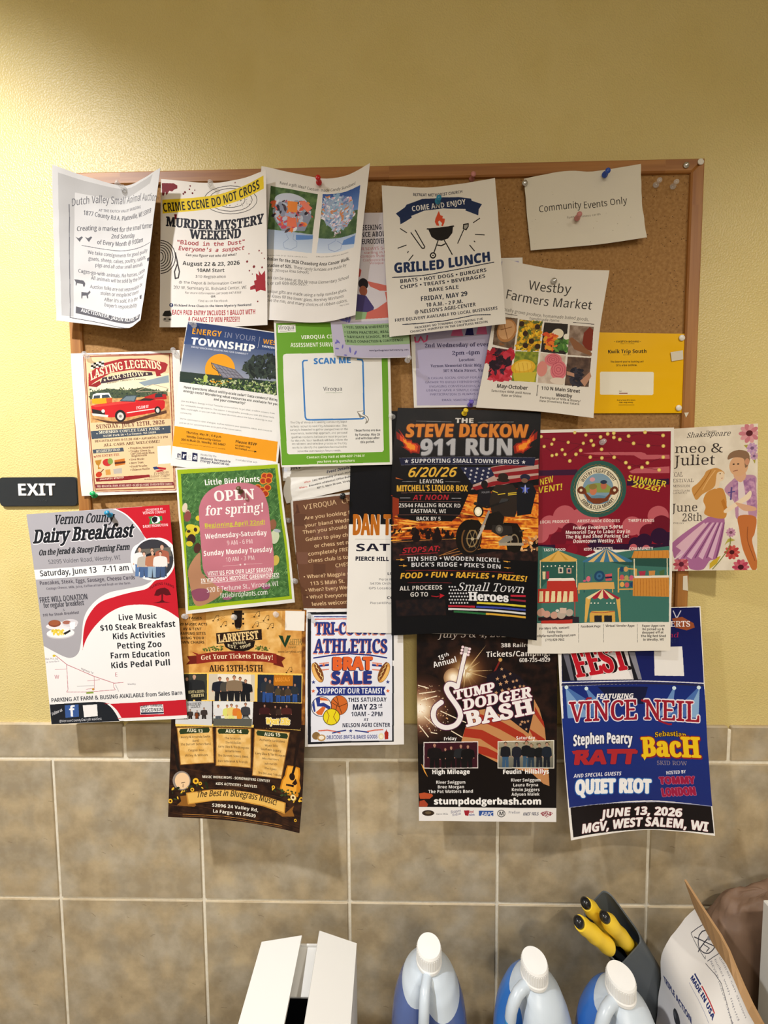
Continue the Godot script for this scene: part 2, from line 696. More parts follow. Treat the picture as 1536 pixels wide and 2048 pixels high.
# many small dabs inside an outline
func sp(n: int, size: int, sd: int, cols: String, a: Array, flat := 0.0, way := 0.0):
	var rng := RandomNumberGenerator.new()
	rng.seed = sd
	var o := outline(a)
	var box := Rect2(o[0], Vector2.ZERO)
	for p in o:
		box = box.expand(p)
	var cl := cols.split(" ")
	for k in n:
		var p := Vector2(rng.randf_range(box.position.x, box.end.x), rng.randf_range(box.position.y, box.end.y))
		var s := size * rng.randf_range(0.35, 1.0)
		var t := rng.randf() * PI
		var c := Color(cl[rng.randi_range(0, cl.size() - 1)])
		if not Geometry2D.is_point_in_polygon(p, o):
			continue
		var u := Vector2(cos(t), sin(t)) * s
		var v := Vector2(-u.y, u.x) * rng.randf_range(0.35, 0.8)
		if flat > 0.0:
			u = Vector2(cos(way), sin(way)) * s
			v = Vector2(-u.y, u.x) * flat
		fill([PackedVector2Array([p - u, p - u * 0.5 + v * 0.7, p + u * 0.5 + v * 0.7, p + u, p + u * 0.4 - v * 0.7, p - u * 0.5 - v * 0.7])], c)

func el(c: String, x: float, y: float, rx: float, ry: float, rot := 0.0):
	var p := PackedVector2Array()
	for i in 40:
		var a := TAU * i / 40
		p.append(Vector2(x, y) + Vector2(cos(a) * rx, sin(a) * ry).rotated(rot))
	fill([p], Color(c))

func star(c: String, x: float, y: float, r: float):
	var p := PackedVector2Array()
	for i in 10:
		p.append(Vector2(x, y) + Vector2(0, -r if i % 2 == 0 else -r * 0.42).rotated(TAU * i / 10))
	fill([p], Color(c))

func ln(c: String, w: float, a: Array):
	var p := outline(a)
	for i in p.size() - 1:
		var d := (p[i + 1] - p[i]).normalized() * w / 2.0
		var s := Vector2(-d.y, d.x)
		fill([PackedVector2Array([p[i] - s, p[i] + s, p[i + 1] + s, p[i + 1] - s])], Color(c))
		if w > 3.0 and i > 0:
			el(c, p[i].x, p[i].y, w / 2.0, w / 2.0)

# a line of lettering set from (x0, y0) to (x1, y1) with capitals h tall
func tx(s: String, x0: float, y0: float, x1: float, y1: float, h: float, c: String, fn: String, skew := 0.0, wt := 0.0, bend := 0.0, oc := "", ow := 0.0):
	var a := Vector2(x0, y0)
	var total := 0.0
	for i in s.length():
		total += glyph(fn, s.unicode_at(i))[0]
	var ux := (Vector2(x1, y1) - a).normalized()
	var uy := Vector2(-ux.y, ux.x)
	var sx := a.distance_to(Vector2(x1, y1)) / total
	var sy := h / 45.7
	var at := 0.0
	var all := []
	for i in s.length():
		var g := glyph(fn, s.unicode_at(i))
		var cs := []
		for q in g[1]:
			var o := PackedVector2Array()
			for p in q:
				var gx: float = (at + p.x) * sx - skew * p.y * sy
				var f: float = (at + p.x) / total
				o.append(a + ux * gx + uy * (p.y * sy - bend * 4.0 * f * (1.0 - f)))
			cs.append(o)
		at += g[0]
		if cs.size():
			all.append(cs)
	if ow > 0.0:
		for cs in all:
			for k in 8:
				fill(moved(cs, Vector2(ow + wt, 0).rotated(TAU * k / 8)), Color(oc))
	for cs in all:
		if wt > 0.0:
			for k in (8 if wt > 2.0 else 4):
				fill(moved(cs, Vector2(wt, 0).rotated(TAU * k / (8 if wt > 2.0 else 4))), Color(c))
		fill(cs, Color(c))

func moved(cs: Array, d: Vector2) -> Array:
	var out := []
	for q in cs:
		var o := PackedVector2Array()
		for p in q:
			o.append(p + d)
		out.append(o)
	return out

# ------------------------------------------------------------------ sheets of paper
const NS := 20
const NT := 26

func along(pts: Array, n: int) -> Array:
	var d := [0.0]
	for i in pts.size() - 1:
		d.append(d[i] + pts[i].distance_to(pts[i + 1]))
	var total: float = d[-1]
	for i in d.size():
		d[i] /= total
	var m := []
	for i in pts.size():
		var a := maxi(i - 1, 0)
		var b := mini(i + 1, pts.size() - 1)
		m.append((pts[b] - pts[a]) / (d[b] - d[a]))
	var out := []
	for k in n + 1:
		var s := float(k) / n
		var i := 0
		while i < pts.size() - 2 and d[i + 1] < s:
			i += 1
		var h: float = d[i + 1] - d[i]
		var t: float = (s - d[i]) / h
		out.append((2 * t * t * t - 3 * t * t + 1) * pts[i] + (t * t * t - 2 * t * t + t) * h * m[i] + (-2 * t * t * t + 3 * t * t) * pts[i + 1] + (t * t * t - t * t) * h * m[i + 1])
	return out

# a sheet between four edges (top and bottom left to right, sides downwards), as rows of points
func coons(top: Array, bot: Array, lef: Array, rig: Array, wrinkle: float, sd: int) -> Array:
	var tc := along(top, NS)
	var bc := along(bot, NS)
	var lc := along(lef, NT)
	var rc := along(rig, NT)
	var n := FastNoiseLite.new()
	n.seed = sd
	n.frequency = 0.09
	n.fractal_octaves = 2
	var rows := []
	for j in NT + 1:
		var t := float(j) / NT
		var row := PackedVector3Array()
		for i in NS + 1:
			var s := float(i) / NS
			var p: Vector3 = (1 - t) * tc[i] + t * bc[i] + (1 - s) * lc[j] + s * rc[j] - ((1 - s) * (1 - t) * tc[0] + s * (1 - t) * tc[NS] + (1 - s) * t * bc[0] + s * t * bc[NS])
			p.z += wrinkle * n.get_noise_2d(i * 1.6, j * 1.6)
			row.append(p)
		rows.append(row)
	return rows

func sheet_mesh(rows: Array, front: Material, back: Material, th := 0.0003) -> ArrayMesh:
	var w: int = rows[0].size()
	var h: int = rows.size()
	var u := []
	var v := []
	for j in h:
		var r := PackedFloat32Array([0.0])
		for i in range(1, w):
			r.append(r[i - 1] + rows[j][i].distance_to(rows[j][i - 1]))
		for i in w:
			r[i] /= r[w - 1] if i < w - 1 else 1.0
		r[w - 1] = 1.0
		u.append(r)
		v.append(PackedFloat32Array())
		v[j].resize(w)
	for i in w:
		var acc := 0.0
		var sums := [0.0]
		for j in range(1, h):
			acc += rows[j][i].distance_to(rows[j - 1][i])
			sums.append(acc)
		for j in h:
			v[j][i] = sums[j] / acc
	var vert := PackedVector3Array()
	var norm := PackedVector3Array()
	var uv := PackedVector2Array()
	for j in h:
		for i in w:
			var a: Vector3 = rows[j][mini(i + 1, w - 1)] - rows[j][maxi(i - 1, 0)]
			var b: Vector3 = rows[mini(j + 1, h - 1)][i] - rows[maxi(j - 1, 0)][i]
			vert.append(rows[j][i])
			norm.append(b.cross(a).normalized())
			uv.append(Vector2(u[j][i], v[j][i]))
	var idx := PackedInt32Array()
	for j in h - 1:
		for i in w - 1:
			var k := j * w + i
			idx.append_array([k, k + 1, k + w + 1, k, k + w + 1, k + w])
	var arr := []
	arr.resize(Mesh.ARRAY_MAX)
	arr[Mesh.ARRAY_VERTEX] = vert
	arr[Mesh.ARRAY_NORMAL] = norm
	arr[Mesh.ARRAY_TEX_UV] = uv
	arr[Mesh.ARRAY_INDEX] = idx
	var mesh := ArrayMesh.new()
	mesh.add_surface_from_arrays(Mesh.PRIMITIVE_TRIANGLES, arr)
	mesh.surface_set_material(0, front)
	var bv := PackedVector3Array()
	var bn := PackedVector3Array()
	for k in vert.size():
		bv.append(vert[k] - norm[k] * th)
		bn.append(-norm[k])
	var bi := PackedInt32Array()
	for k in range(0, idx.size(), 3):
		bi.append_array([idx[k], idx[k + 2], idx[k + 1]])
	var rim := []
	for i in w - 1:
		rim.append([i + 1, i])
		rim.append([(h - 1) * w + i, (h - 1) * w + i + 1])
	for j in h - 1:
		rim.append([j * w, (j + 1) * w])
		rim.append([(j + 2) * w - 1, (j + 1) * w - 1])
	for e in rim:
		var k := bv.size()
		var p: Vector3 = vert[e[0]]
		var q: Vector3 = vert[e[1]]
		var n := (q - p).cross(norm[e[0]]).normalized()
		bv.append_array([p, q, q - norm[e[1]] * th, p - norm[e[0]] * th])
		bn.append_array([n, n, n, n])
		bi.append_array([k, k + 2, k + 1, k, k + 3, k + 2])
	var ar2 := []
	ar2.resize(Mesh.ARRAY_MAX)
	ar2[Mesh.ARRAY_VERTEX] = bv
	ar2[Mesh.ARRAY_NORMAL] = bn
	ar2[Mesh.ARRAY_INDEX] = bi
	mesh.add_surface_from_arrays(Mesh.PRIMITIVE_TRIANGLES, ar2)
	mesh.surface_set_material(1, back)
	return mesh

func print_material(gloss: bool) -> StandardMaterial3D:
	var m := StandardMaterial3D.new()
	m.albedo_texture = ImageTexture.create_from_image(im)
	m.roughness = 0.38 if gloss else 0.62
	m.metallic_specular = 0.3 if gloss else 0.3
	m.texture_repeat = false
	return m

func sheet(called: String, label: String, w: int, h: int, art: Callable, wrinkle: float, gloss: bool, edges: Array):
	im = Image.create_empty(w, h, false, Image.FORMAT_RGB8)
	art.call()
	var rows := coons(edges[0], edges[1], edges[2], edges[3], wrinkle, hash(called) % 1000)
	var o := part(numbered(called), sheet_mesh(rows, print_material(gloss), M.paper_back), null, self)
	tag(o, label, "poster" if called.ends_with("poster") else "flyer", "papers pinned to the cork board")

func build_sheets():
	sheet("lavender_flyer", "lavender flyer with a Wednesday date, half hidden below the grill flyer", 634, 812, art_lavender_flyer, 0.0006, false, [[Vector3(0.0331, 1.9125, 0.022), Vector3(0.2449, 1.9132, 0.022)], [Vector3(0.0444, 1.6421, 0.022), Vector3(0.2551, 1.643, 0.022)], [Vector3(0.0331, 1.9125, 0.022), Vector3(0.0444, 1.6421, 0.022)], [Vector3(0.2449, 1.9132, 0.022), Vector3(0.2551, 1.643, 0.022)]])
	sheet("yellow_card", "bright yellow card with a blank white panel, near the board's right frame", 654, 443, art_yellow_card, 0.0003, true, [[Vector3(0.334, 1.7791, 0.019), Vector3(0.5492, 1.7728, 0.019)], [Vector3(0.3295, 1.6289, 0.019), Vector3(0.5502, 1.6274, 0.019)], [Vector3(0.334, 1.7791, 0.019), Vector3(0.3295, 1.6289, 0.019)], [Vector3(0.5492, 1.7728, 0.019), Vector3(0.5502, 1.6274, 0.019)]])
	sheet("white_sheet", "plain white sheet showing only as a grey sliver under the green survey flyer's lower edge", 408, 135, art_white_sheet, 0.0006, false, [[Vector3(-0.2106, 1.5509, 0.0195), Vector3(-0.0736, 1.5564, 0.0195)], [Vector3(-0.2088, 1.5058, 0.0195), Vector3(-0.0741, 1.5115, 0.0195)], [Vector3(-0.2106, 1.5509, 0.0195), Vector3(-0.2088, 1.5058, 0.0195)], [Vector3(-0.0736, 1.5564, 0.0195), Vector3(-0.0741, 1.5115, 0.0195)]])
	sheet("event_note", "tilted white note with event details in blue and red, between green survey and brown flyer", 502, 183, art_event_note, 0.0006, false, [[Vector3(-0.1994, 1.5172, 0.021), Vector3(-0.0446, 1.5636, 0.021)], [Vector3(-0.2025, 1.4623, 0.021), Vector3(-0.0404, 1.4978, 0.021)], [Vector3(-0.1994, 1.5172, 0.021), Vector3(-0.2077, 1.4865, 0.023), Vector3(-0.2025, 1.4623, 0.021)], [Vector3(-0.0446, 1.5636, 0.021), Vector3(-0.0404, 1.4978, 0.021)]])
	sheet("brown_flyer", "brown flyer about a chess club, behind the black and white poster", 639, 689, art_brown_flyer, 0.0006, false, [[Vector3(-0.1946, 1.4681, 0.023), Vector3(-0.08, 1.4832, 0.022), Vector3(0.0172, 1.4925, 0.021)], [Vector3(-0.1723, 1.251, 0.022), Vector3(-0.0897, 1.2519, 0.022), Vector3(0.0375, 1.2557, 0.022)], [Vector3(-0.1946, 1.4681, 0.023), Vector3(-0.1903, 1.4042, 0.024), Vector3(-0.1815, 1.3227, 0.023), Vector3(-0.1723, 1.251, 0.022)], [Vector3(0.0172, 1.4925, 0.021), Vector3(0.0375, 1.2557, 0.022)]])
	sheet("concert_poster", "poster with black top, white bottom and tall orange letters, mostly hidden behind the motorcycle poster", 787, 1280, art_concert_poster, 0.0006, true, [[Vector3(-0.0732, 1.637, 0.0235), Vector3(0.1826, 1.6342, 0.0235)], [Vector3(-0.0886, 1.2113, 0.03), Vector3(0.178, 1.2066, 0.029)], [Vector3(-0.0732, 1.637, 0.0235), Vector3(-0.0798, 1.4683, 0.025), Vector3(-0.0886, 1.2113, 0.03)], [Vector3(0.1826, 1.6342, 0.0235), Vector3(0.1819, 1.4284, 0.0255), Vector3(0.178, 1.2066, 0.029)]])
	sheet("car_show_flyer", "car show flyer with a red convertible and yellow van, pinned over the board's left frame", 625, 807, art_car_show_flyer, 0.0008, false, [[Vector3(-0.6049, 1.7494, 0.028), Vector3(-0.5022, 1.7515, 0.026), Vector3(-0.3978, 1.7537, 0.026)], [Vector3(-0.6, 1.4796, 0.026), Vector3(-0.3901, 1.4859, 0.025)], [Vector3(-0.6049, 1.7494, 0.028), Vector3(-0.6024, 1.634, 0.03), Vector3(-0.6, 1.4796, 0.026)], [Vector3(-0.3978, 1.7537, 0.026), Vector3(-0.3901, 1.4859, 0.025)]])
	sheet("mystery_flyer", "white flyer with yellow crime-scene tape banner and dark red stains, at the board's top left", 615, 783, art_mystery_flyer, 0.0008, false, [[Vector3(-0.4194, 2.0609, 0.028), Vector3(-0.3265, 2.0511, 0.029), Vector3(-0.2698, 2.0507, 0.037), Vector3(-0.22, 2.0596, 0.044)], [Vector3(-0.4337, 1.7957, 0.027), Vector3(-0.3266, 1.793, 0.031), Vector3(-0.2255, 1.7918, 0.039)], [Vector3(-0.4194, 2.0609, 0.028), Vector3(-0.4337, 1.7957, 0.027)], [Vector3(-0.22, 2.0596, 0.044), Vector3(-0.2226, 1.9236, 0.041), Vector3(-0.2255, 1.7918, 0.039)]])
	sheet("solar_flyer", "flyer with a solar panel before an orange sun, navy sky above and orange band below", 603, 811, art_solar_flyer, 0.0008, false, [[Vector3(-0.3753, 1.8036, 0.0365), Vector3(-0.2878, 1.7921, 0.034), Vector3(-0.1826, 1.7772, 0.031)], [Vector3(-0.4221, 1.5368, 0.0285), Vector3(-0.2195, 1.5104, 0.0285)], [Vector3(-0.3753, 1.8036, 0.0365), Vector3(-0.3958, 1.7032, 0.034), Vector3(-0.4221, 1.5368, 0.0285)], [Vector3(-0.1826, 1.7772, 0.031), Vector3(-0.2195, 1.5104, 0.0285)]])
	sheet("green_survey_flyer", "green bordered survey flyer with a blue bracketed panel and curved white arrow", 638, 814, art_green_survey_flyer, 0.0008, false, [[Vector3(-0.2149, 1.8023, 0.035), Vector3(-0.1089, 1.8036, 0.0345), Vector3(-0.0028, 1.808, 0.031)], [Vector3(-0.2074, 1.5314, 0.034), Vector3(0.003, 1.535, 0.031)], [Vector3(-0.2149, 1.8023, 0.035), Vector3(-0.2121, 1.6657, 0.035), Vector3(-0.2074, 1.5314, 0.034)], [Vector3(-0.0028, 1.808, 0.031), Vector3(0, 1.7283, 0.031), Vector3(0.003, 1.535, 0.031)]])
	sheet("pale_lilac_flyer", "lilac and green flyer with figures joining hands, peeking out between two white flyers", 434, 781, art_pale_lilac_flyer, 0.0006, false, [[Vector3(-0.1221, 1.9912, 0.031), Vector3(0.0239, 1.9918, 0.031)], [Vector3(-0.1037, 1.7354, 0.0385), Vector3(-0.0466, 1.7307, 0.0365), Vector3(0.0375, 1.7314, 0.034)], [Vector3(-0.1221, 1.9912, 0.031), Vector3(-0.1126, 1.8356, 0.037), Vector3(-0.1037, 1.7354, 0.0385)], [Vector3(0.0239, 1.9918, 0.031), Vector3(0.0375, 1.7314, 0.034)]])
	sheet("candy_sundae_flyer", "white flyer with two photos of candy bouquets in glasses, held by a red push pin", 615, 783, art_candy_sundae_flyer, 0.0009, false, [[Vector3(-0.2324, 2.0779, 0.03), Vector3(-0.1632, 2.0594, 0.034), Vector3(-0.114, 2.049, 0.036), Vector3(-0.0744, 2.0495, 0.042), Vector3(-0.0334, 2.0605, 0.053)], [Vector3(-0.2649, 1.8087, 0.024), Vector3(-0.2142, 1.8006, 0.039), Vector3(-0.1467, 1.7947, 0.04), Vector3(-0.1079, 1.7963, 0.041), Vector3(-0.0627, 1.805, 0.044)], [Vector3(-0.2324, 2.0779, 0.03), Vector3(-0.2485, 1.9516, 0.025), Vector3(-0.2649, 1.8087, 0.024)], [Vector3(-0.0334, 2.0605, 0.053), Vector3(-0.0392, 2.0182, 0.051), Vector3(-0.0496, 1.9376, 0.047), Vector3(-0.0627, 1.805, 0.044)]])
	sheet("animal_auction_flyer", "grey photocopied auction flyer with small farm animal silhouettes, curling off the top left corner", 559, 785, art_animal_auction_flyer, 0.0014, false, [[Vector3(-0.5939, 2.0639, 0.0605), Vector3(-0.5474, 2.0553, 0.0455), Vector3(-0.4867, 2.0463, 0.034), Vector3(-0.4445, 2.0507, 0.043), Vector3(-0.4042, 2.0583, 0.0555)], [Vector3(-0.6166, 1.804, 0.043), Vector3(-0.5451, 1.7953, 0.042), Vector3(-0.4785, 1.7852, 0.051), Vector3(-0.4437, 1.792, 0.067)], [Vector3(-0.5939, 2.0639, 0.0605), Vector3(-0.6058, 1.9414, 0.052), Vector3(-0.6166, 1.804, 0.043)], [Vector3(-0.4042, 2.0583, 0.0555), Vector3(-0.4224, 1.9668, 0.054), Vector3(-0.4336, 1.8736, 0.059), Vector3(-0.4437, 1.792, 0.067)]])
	sheet("fireworks_concert_poster", "dark poster with a white guitar-shaped letter, sparklers and a draped flag, hanging below the board", 811, 1289, art_fireworks_concert_poster, 0.0006, true, [[Vector3(0.0491, 1.2682, 0.024), Vector3(0.32, 1.2677, 0.024)], [Vector3(0.0509, 0.838, 0.041), Vector3(0.1842, 0.8395, 0.043), Vector3(0.3182, 0.8379, 0.041)], [Vector3(0.0491, 1.2682, 0.024), Vector3(0.048, 1.1264, 0.03), Vector3(0.0509, 0.838, 0.041)], [Vector3(0.32, 1.2677, 0.024), Vector3(0.3197, 1.1269, 0.03), Vector3(0.3182, 0.8379, 0.041)]])
	sheet("rock_festival_poster", "blue rock festival poster with white border and red lettering, hanging lowest at the right", 826, 1292, art_rock_festival_poster, 0.0008, true, [[Vector3(0.3166, 1.2487, 0.026), Vector3(0.4528, 1.2554, 0.026), Vector3(0.5905, 1.261, 0.026)], [Vector3(0.3381, 0.8191, 0.0605), Vector3(0.412, 0.8236, 0.051), Vector3(0.4885, 0.8297, 0.048), Vector3(0.5507, 0.8282, 0.049), Vector3(0.6103, 0.8277, 0.057)], [Vector3(0.3166, 1.2487, 0.026), Vector3(0.3198, 1.1694, 0.031), Vector3(0.3245, 1.053, 0.04), Vector3(0.331, 0.939, 0.048), Vector3(0.3381, 0.8191, 0.0605)], [Vector3(0.5905, 1.261, 0.026), Vector3(0.5969, 1.1476, 0.031), Vector3(0.6007, 1.0337, 0.039), Vector3(0.6071, 0.9195, 0.046), Vector3(0.6103, 0.8277, 0.057)]])
	sheet("bake_sale_flyer", "white flyer with hot dogs, sports balls and blue and orange lettering, below the brown flyer", 574, 808, art_bake_sale_flyer, 0.0008, false, [[Vector3(-0.1674, 1.2553, 0.026), Vector3(0.0218, 1.259, 0.026)], [Vector3(-0.1716, 0.9857, 0.039), Vector3(-0.0835, 0.9879, 0.037), Vector3(0.0222, 0.9898, 0.036)], [Vector3(-0.1674, 1.2553, 0.026), Vector3(-0.169, 1.128, 0.034), Vector3(-0.1716, 0.9857, 0.039)], [Vector3(0.0218, 1.259, 0.026), Vector3(0.0222, 0.9898, 0.036)]])
	sheet("bluegrass_festival_poster", "tan and dark brown festival poster with a guitar and banjo", 784, 1233, art_bluegrass_festival_poster, 0.0008, true, [[Vector3(-0.4286, 1.2587, 0.026), Vector3(-0.2967, 1.2578, 0.027), Vector3(-0.1664, 1.2543, 0.026)], [Vector3(-0.4312, 0.8645, 0.067), Vector3(-0.3283, 0.8513, 0.058), Vector3(-0.2529, 0.8409, 0.057), Vector3(-0.1795, 0.8319, 0.064)], [Vector3(-0.4286, 1.2587, 0.026), Vector3(-0.4321, 1.1462, 0.031), Vector3(-0.4331, 1.0121, 0.044), Vector3(-0.4312, 0.8645, 0.067)], [Vector3(-0.1664, 1.2543, 0.026), Vector3(-0.1696, 1.1461, 0.03), Vector3(-0.1711, 1.0127, 0.043), Vector3(-0.1736, 0.9192, 0.053), Vector3(-0.1795, 0.8319, 0.064)]])
	sheet("summer_play_poster", "watercolour poster of a couple embracing among pink flowers, overhanging the board's right frame", 568, 805, art_summer_play_poster, 0.0005, false, [[Vector3(0.4803, 1.5944, 0.027), Vector3(0.5749, 1.5997, 0.028), Vector3(0.6685, 1.6029, 0.041)], [Vector3(0.4859, 1.3283, 0.027), Vector3(0.5839, 1.3305, 0.03), Vector3(0.6729, 1.335, 0.048)], [Vector3(0.4803, 1.5944, 0.027), Vector3(0.4859, 1.3283, 0.027)], [Vector3(0.6685, 1.6029, 0.041), Vector3(0.671, 1.4729, 0.044), Vector3(0.6729, 1.335, 0.048)]])
	sheet("flea_market_poster", "dark red market poster with string lights, a round emblem and striped stalls below", 777, 1269, art_flea_market_poster, 0.0006, true, [[Vector3(0.2697, 1.5969, 0.03), Vector3(0.3985, 1.5982, 0.031), Vector3(0.5215, 1.598, 0.036)], [Vector3(0.261, 1.1704, 0.032), Vector3(0.3318, 1.1713, 0.034), Vector3(0.4076, 1.1763, 0.0365), Vector3(0.5258, 1.1803, 0.041)], [Vector3(0.2697, 1.5969, 0.03), Vector3(0.261, 1.1704, 0.032)], [Vector3(0.5215, 1.598, 0.036), Vector3(0.5243, 1.39, 0.0385), Vector3(0.5258, 1.1803, 0.041)]])
	sheet("farmers_market_flyer", "white farmers market flyer with eight food photos in two rows, held by a silver tack", 596, 792, art_farmers_market_flyer, 0.0006, false, [[Vector3(0.2072, 1.9089, 0.029), Vector3(0.2437, 1.8985, 0.029), Vector3(0.3009, 1.8889, 0.027), Vector3(0.3413, 1.8857, 0.03), Vector3(0.3954, 1.8787, 0.038)], [Vector3(0.1591, 1.6392, 0.032), Vector3(0.276, 1.63, 0.035), Vector3(0.3722, 1.6162, 0.04)], [Vector3(0.2072, 1.9089, 0.029), Vector3(0.188, 1.7885, 0.03), Vector3(0.1591, 1.6392, 0.032)], [Vector3(0.3954, 1.8787, 0.038), Vector3(0.3799, 1.7686, 0.039), Vector3(0.3722, 1.6162, 0.04)]])
	sheet("plain_notice", "nearly blank white notice with one short line of text", 617, 387, art_plain_notice, 0.0012, false, [[Vector3(0.2453, 2.0507, 0.0235), Vector3(0.3247, 2.0616, 0.025), Vector3(0.3635, 2.0601, 0.0245), Vector3(0.3921, 2.0626, 0.0245), Vector3(0.4246, 2.0655, 0.026), Vector3(0.4506, 2.0664, 0.03)], [Vector3(0.2601, 1.9262, 0.021), Vector3(0.3765, 1.9322, 0.024), Vector3(0.4665, 1.9409, 0.028)], [Vector3(0.2453, 2.0507, 0.0235), Vector3(0.2525, 1.9889, 0.021), Vector3(0.2601, 1.9262, 0.021)], [Vector3(0.4506, 2.0664, 0.03), Vector3(0.4566, 2.0033, 0.027), Vector3(0.4665, 1.9409, 0.028)]])
	sheet("grilled_lunch_flyer", "white flyer with a navy banner and a black kettle grill under an orange flame", 623, 778, art_grilled_lunch_flyer, 0.0014, false, [[Vector3(-0.0136, 2.0367, 0.034), Vector3(0.0592, 2.0321, 0.033), Vector3(0.1154, 2.0341, 0.035), Vector3(0.1885, 2.0408, 0.04)], [Vector3(-0.0011, 1.7672, 0.0385), Vector3(0.1037, 1.7765, 0.0405), Vector3(0.2098, 1.7857, 0.043)], [Vector3(-0.0136, 2.0367, 0.034), Vector3(-0.0077, 1.8885, 0.0375), Vector3(-0.0011, 1.7672, 0.0385)], [Vector3(0.1885, 2.0408, 0.04), Vector3(0.1952, 1.962, 0.041), Vector3(0.2098, 1.7857, 0.043)]])
	sheet("motorcycle_run_poster", "large black poster with a motorcycle, flag and orange lettering, held by a yellow push pin", 826, 1287, art_motorcycle_run_poster, 0.0006, true, [[Vector3(0.0138, 1.6414, 0.027), Vector3(0.1398, 1.6369, 0.0265), Vector3(0.2806, 1.6302, 0.029)], [Vector3(-0.0009, 1.2081, 0.038), Vector3(0.0893, 1.2114, 0.0365), Vector3(0.1924, 1.2075, 0.0365), Vector3(0.2753, 1.1991, 0.04)], [Vector3(0.0138, 1.6414, 0.027), Vector3(0.0021, 1.5348, 0.034), Vector3(-0.0008, 1.3732, 0.0365), Vector3(-0.0009, 1.2081, 0.038)], [Vector3(0.2806, 1.6302, 0.029), Vector3(0.276, 1.5063, 0.0365), Vector3(0.2759, 1.3721, 0.0375), Vector3(0.2753, 1.1991, 0.04)]])
	sheet("plant_nursery_flyer", "lime bordered flyer with a pink rounded panel over garden flowers, held by a brown pin", 617, 825, art_plant_nursery_flyer, 0.0018, false, [[Vector3(-0.41, 1.5316, 0.034), Vector3(-0.315, 1.5347, 0.033), Vector3(-0.2099, 1.5386, 0.0365)], [Vector3(-0.3989, 1.2496, 0.0365), Vector3(-0.2932, 1.2609, 0.034), Vector3(-0.1873, 1.2713, 0.033)], [Vector3(-0.41, 1.5316, 0.034), Vector3(-0.4053, 1.4393, 0.0365), Vector3(-0.4005, 1.346, 0.037), Vector3(-0.3989, 1.2496, 0.0365)], [Vector3(-0.2099, 1.5386, 0.0365), Vector3(-0.2043, 1.4647, 0.036), Vector3(-0.1942, 1.3707, 0.034), Vector3(-0.1873, 1.2713, 0.033)]])
	sheet("dairy_breakfast_poster", "red, grey and white farm breakfast poster with a round family photo, hanging over the tiles", 819, 1252, art_dairy_breakfast_poster, 0.0004, true, [[Vector3(-0.7005, 1.4453, 0.037), Vector3(-0.562, 1.4537, 0.0365), Vector3(-0.4227, 1.462, 0.0365)], [Vector3(-0.6729, 1.0301, 0.04), Vector3(-0.4011, 1.0439, 0.041)], [Vector3(-0.7005, 1.4453, 0.037), Vector3(-0.6831, 1.2433, 0.039), Vector3(-0.6729, 1.0301, 0.04)], [Vector3(-0.4227, 1.462, 0.0365), Vector3(-0.4011, 1.0439, 0.041)]])

func art_lavender_flyer():
	bg("ece9e2")
	pg("b9b3d2",[31,22,613,18,602,804,17,800])
	ln("d24b7c",8.2,[22,417,24,446,41,446,55,418,71,447,88,439,93,410])
	pg("d86a9a",[246,360,280,360,294,418,223,417])
	pg("2b2a66",[321,361,346,362,353,415,303,414])
	pg("d86a9a",[380,362,421,363,428,412,366,411])
	tx("2nd Wednesday of every month",76,478,564,477,21,"2a2450","f")
	tx("2pm -4pm",228,522,385,520,21,"2a2450","f")
	tx("Location:",264,558,355,556,15,"2a2450","f")
	tx("Vernon Memorial Clinic Bldg",104,588,391,588,15,"2a2450","f")
	tx("507 S Main Street, Viroqua",173,616,456,616,15,"2a2450","f")
	tx("A CASUAL SOCIAL GROUP FOR ALL WOMEN",85,654,480,654,12,"5b5680","s")
	tx("GATHER TO BUILD FRIENDSHIPS, SHARE AND",69,677,496,679,12,"5b5680","s")
	tx("ENGAGING CONVERSATIONS, ALL WHILE",91,701,461,702,12,"5b5680","s")
	tx("USUALLY HAVE A SIMPLE CRAFT, COFFEE",72,722,469,725,12,"5b5680","s")
	tx("PARTICIPATION IS ALWAYS OPTIONAL",93,745,460,747,12,"5b5680","s")
	tx("EMAIL: VSWOMENSGROUP",159,777,392,779,12,"5b5680","s")

func art_yellow_card():
	bg("efb800")
	tx("SWITCHBOARD",266,53,397,51,9,"3a2a00","b")
	ln("3a2a00",2.3,[255,48,261,48])
	ln("3a2a00",2.3,[400,46,405,46])
	ln("5a4300",1.5,[291,60,369,59])
	tx("Kwik Trip South",222,113,440,108,19,"171300","b")
	tx("VIROQUA",308,123,353,122,6,"5a4300","s")
	tx("The board you're looking at?",239,163,425,161,9,"2a2000","b")
	tx("It's also online.",273,183,391,181,10,"2a2000","b")
	pg("f0ead8",[191,213,479,213,484,219,485,335,479,342,194,340,189,334,184,219])
	tx("Scan",294,323,310,323,6,"55503f","s")
	ln("7a2020",3.1,[295,332,342,332])
	tx("Every board in town.",285,373,390,373,7,"2a2000","b")
	tx("One map away.",297,386,377,385,7,"2a2000","b")
	ln("5a4300",1.6,[295,397,382,397])

func art_white_sheet():
	bg("ece9e2")
	tx("JULY",49,72,108,69,12,"22263a","b",0.2)
	pg("eef2fa",[-13,60,30,65,26,86,-3,77])

func art_event_note():
	bg("ece9e2")
	tx("Event Details:",252,63,396,73,16,"1f2c5a","b")
	tx("When:",121,88,162,89,10,"c05248","b")
	tx("Last Wednesday of each month",169,89,411,96,11,"3a3a3a","b")
	tx("Where:",93,113,142,117,10,"c05248","b")
	tx("Basement of Medical Office Building",149,115,420,120,10,"3a3a3a","b")
	tx("407 S. Main Street, Viroqua",194,139,407,142,10,"3a3a3a","b")

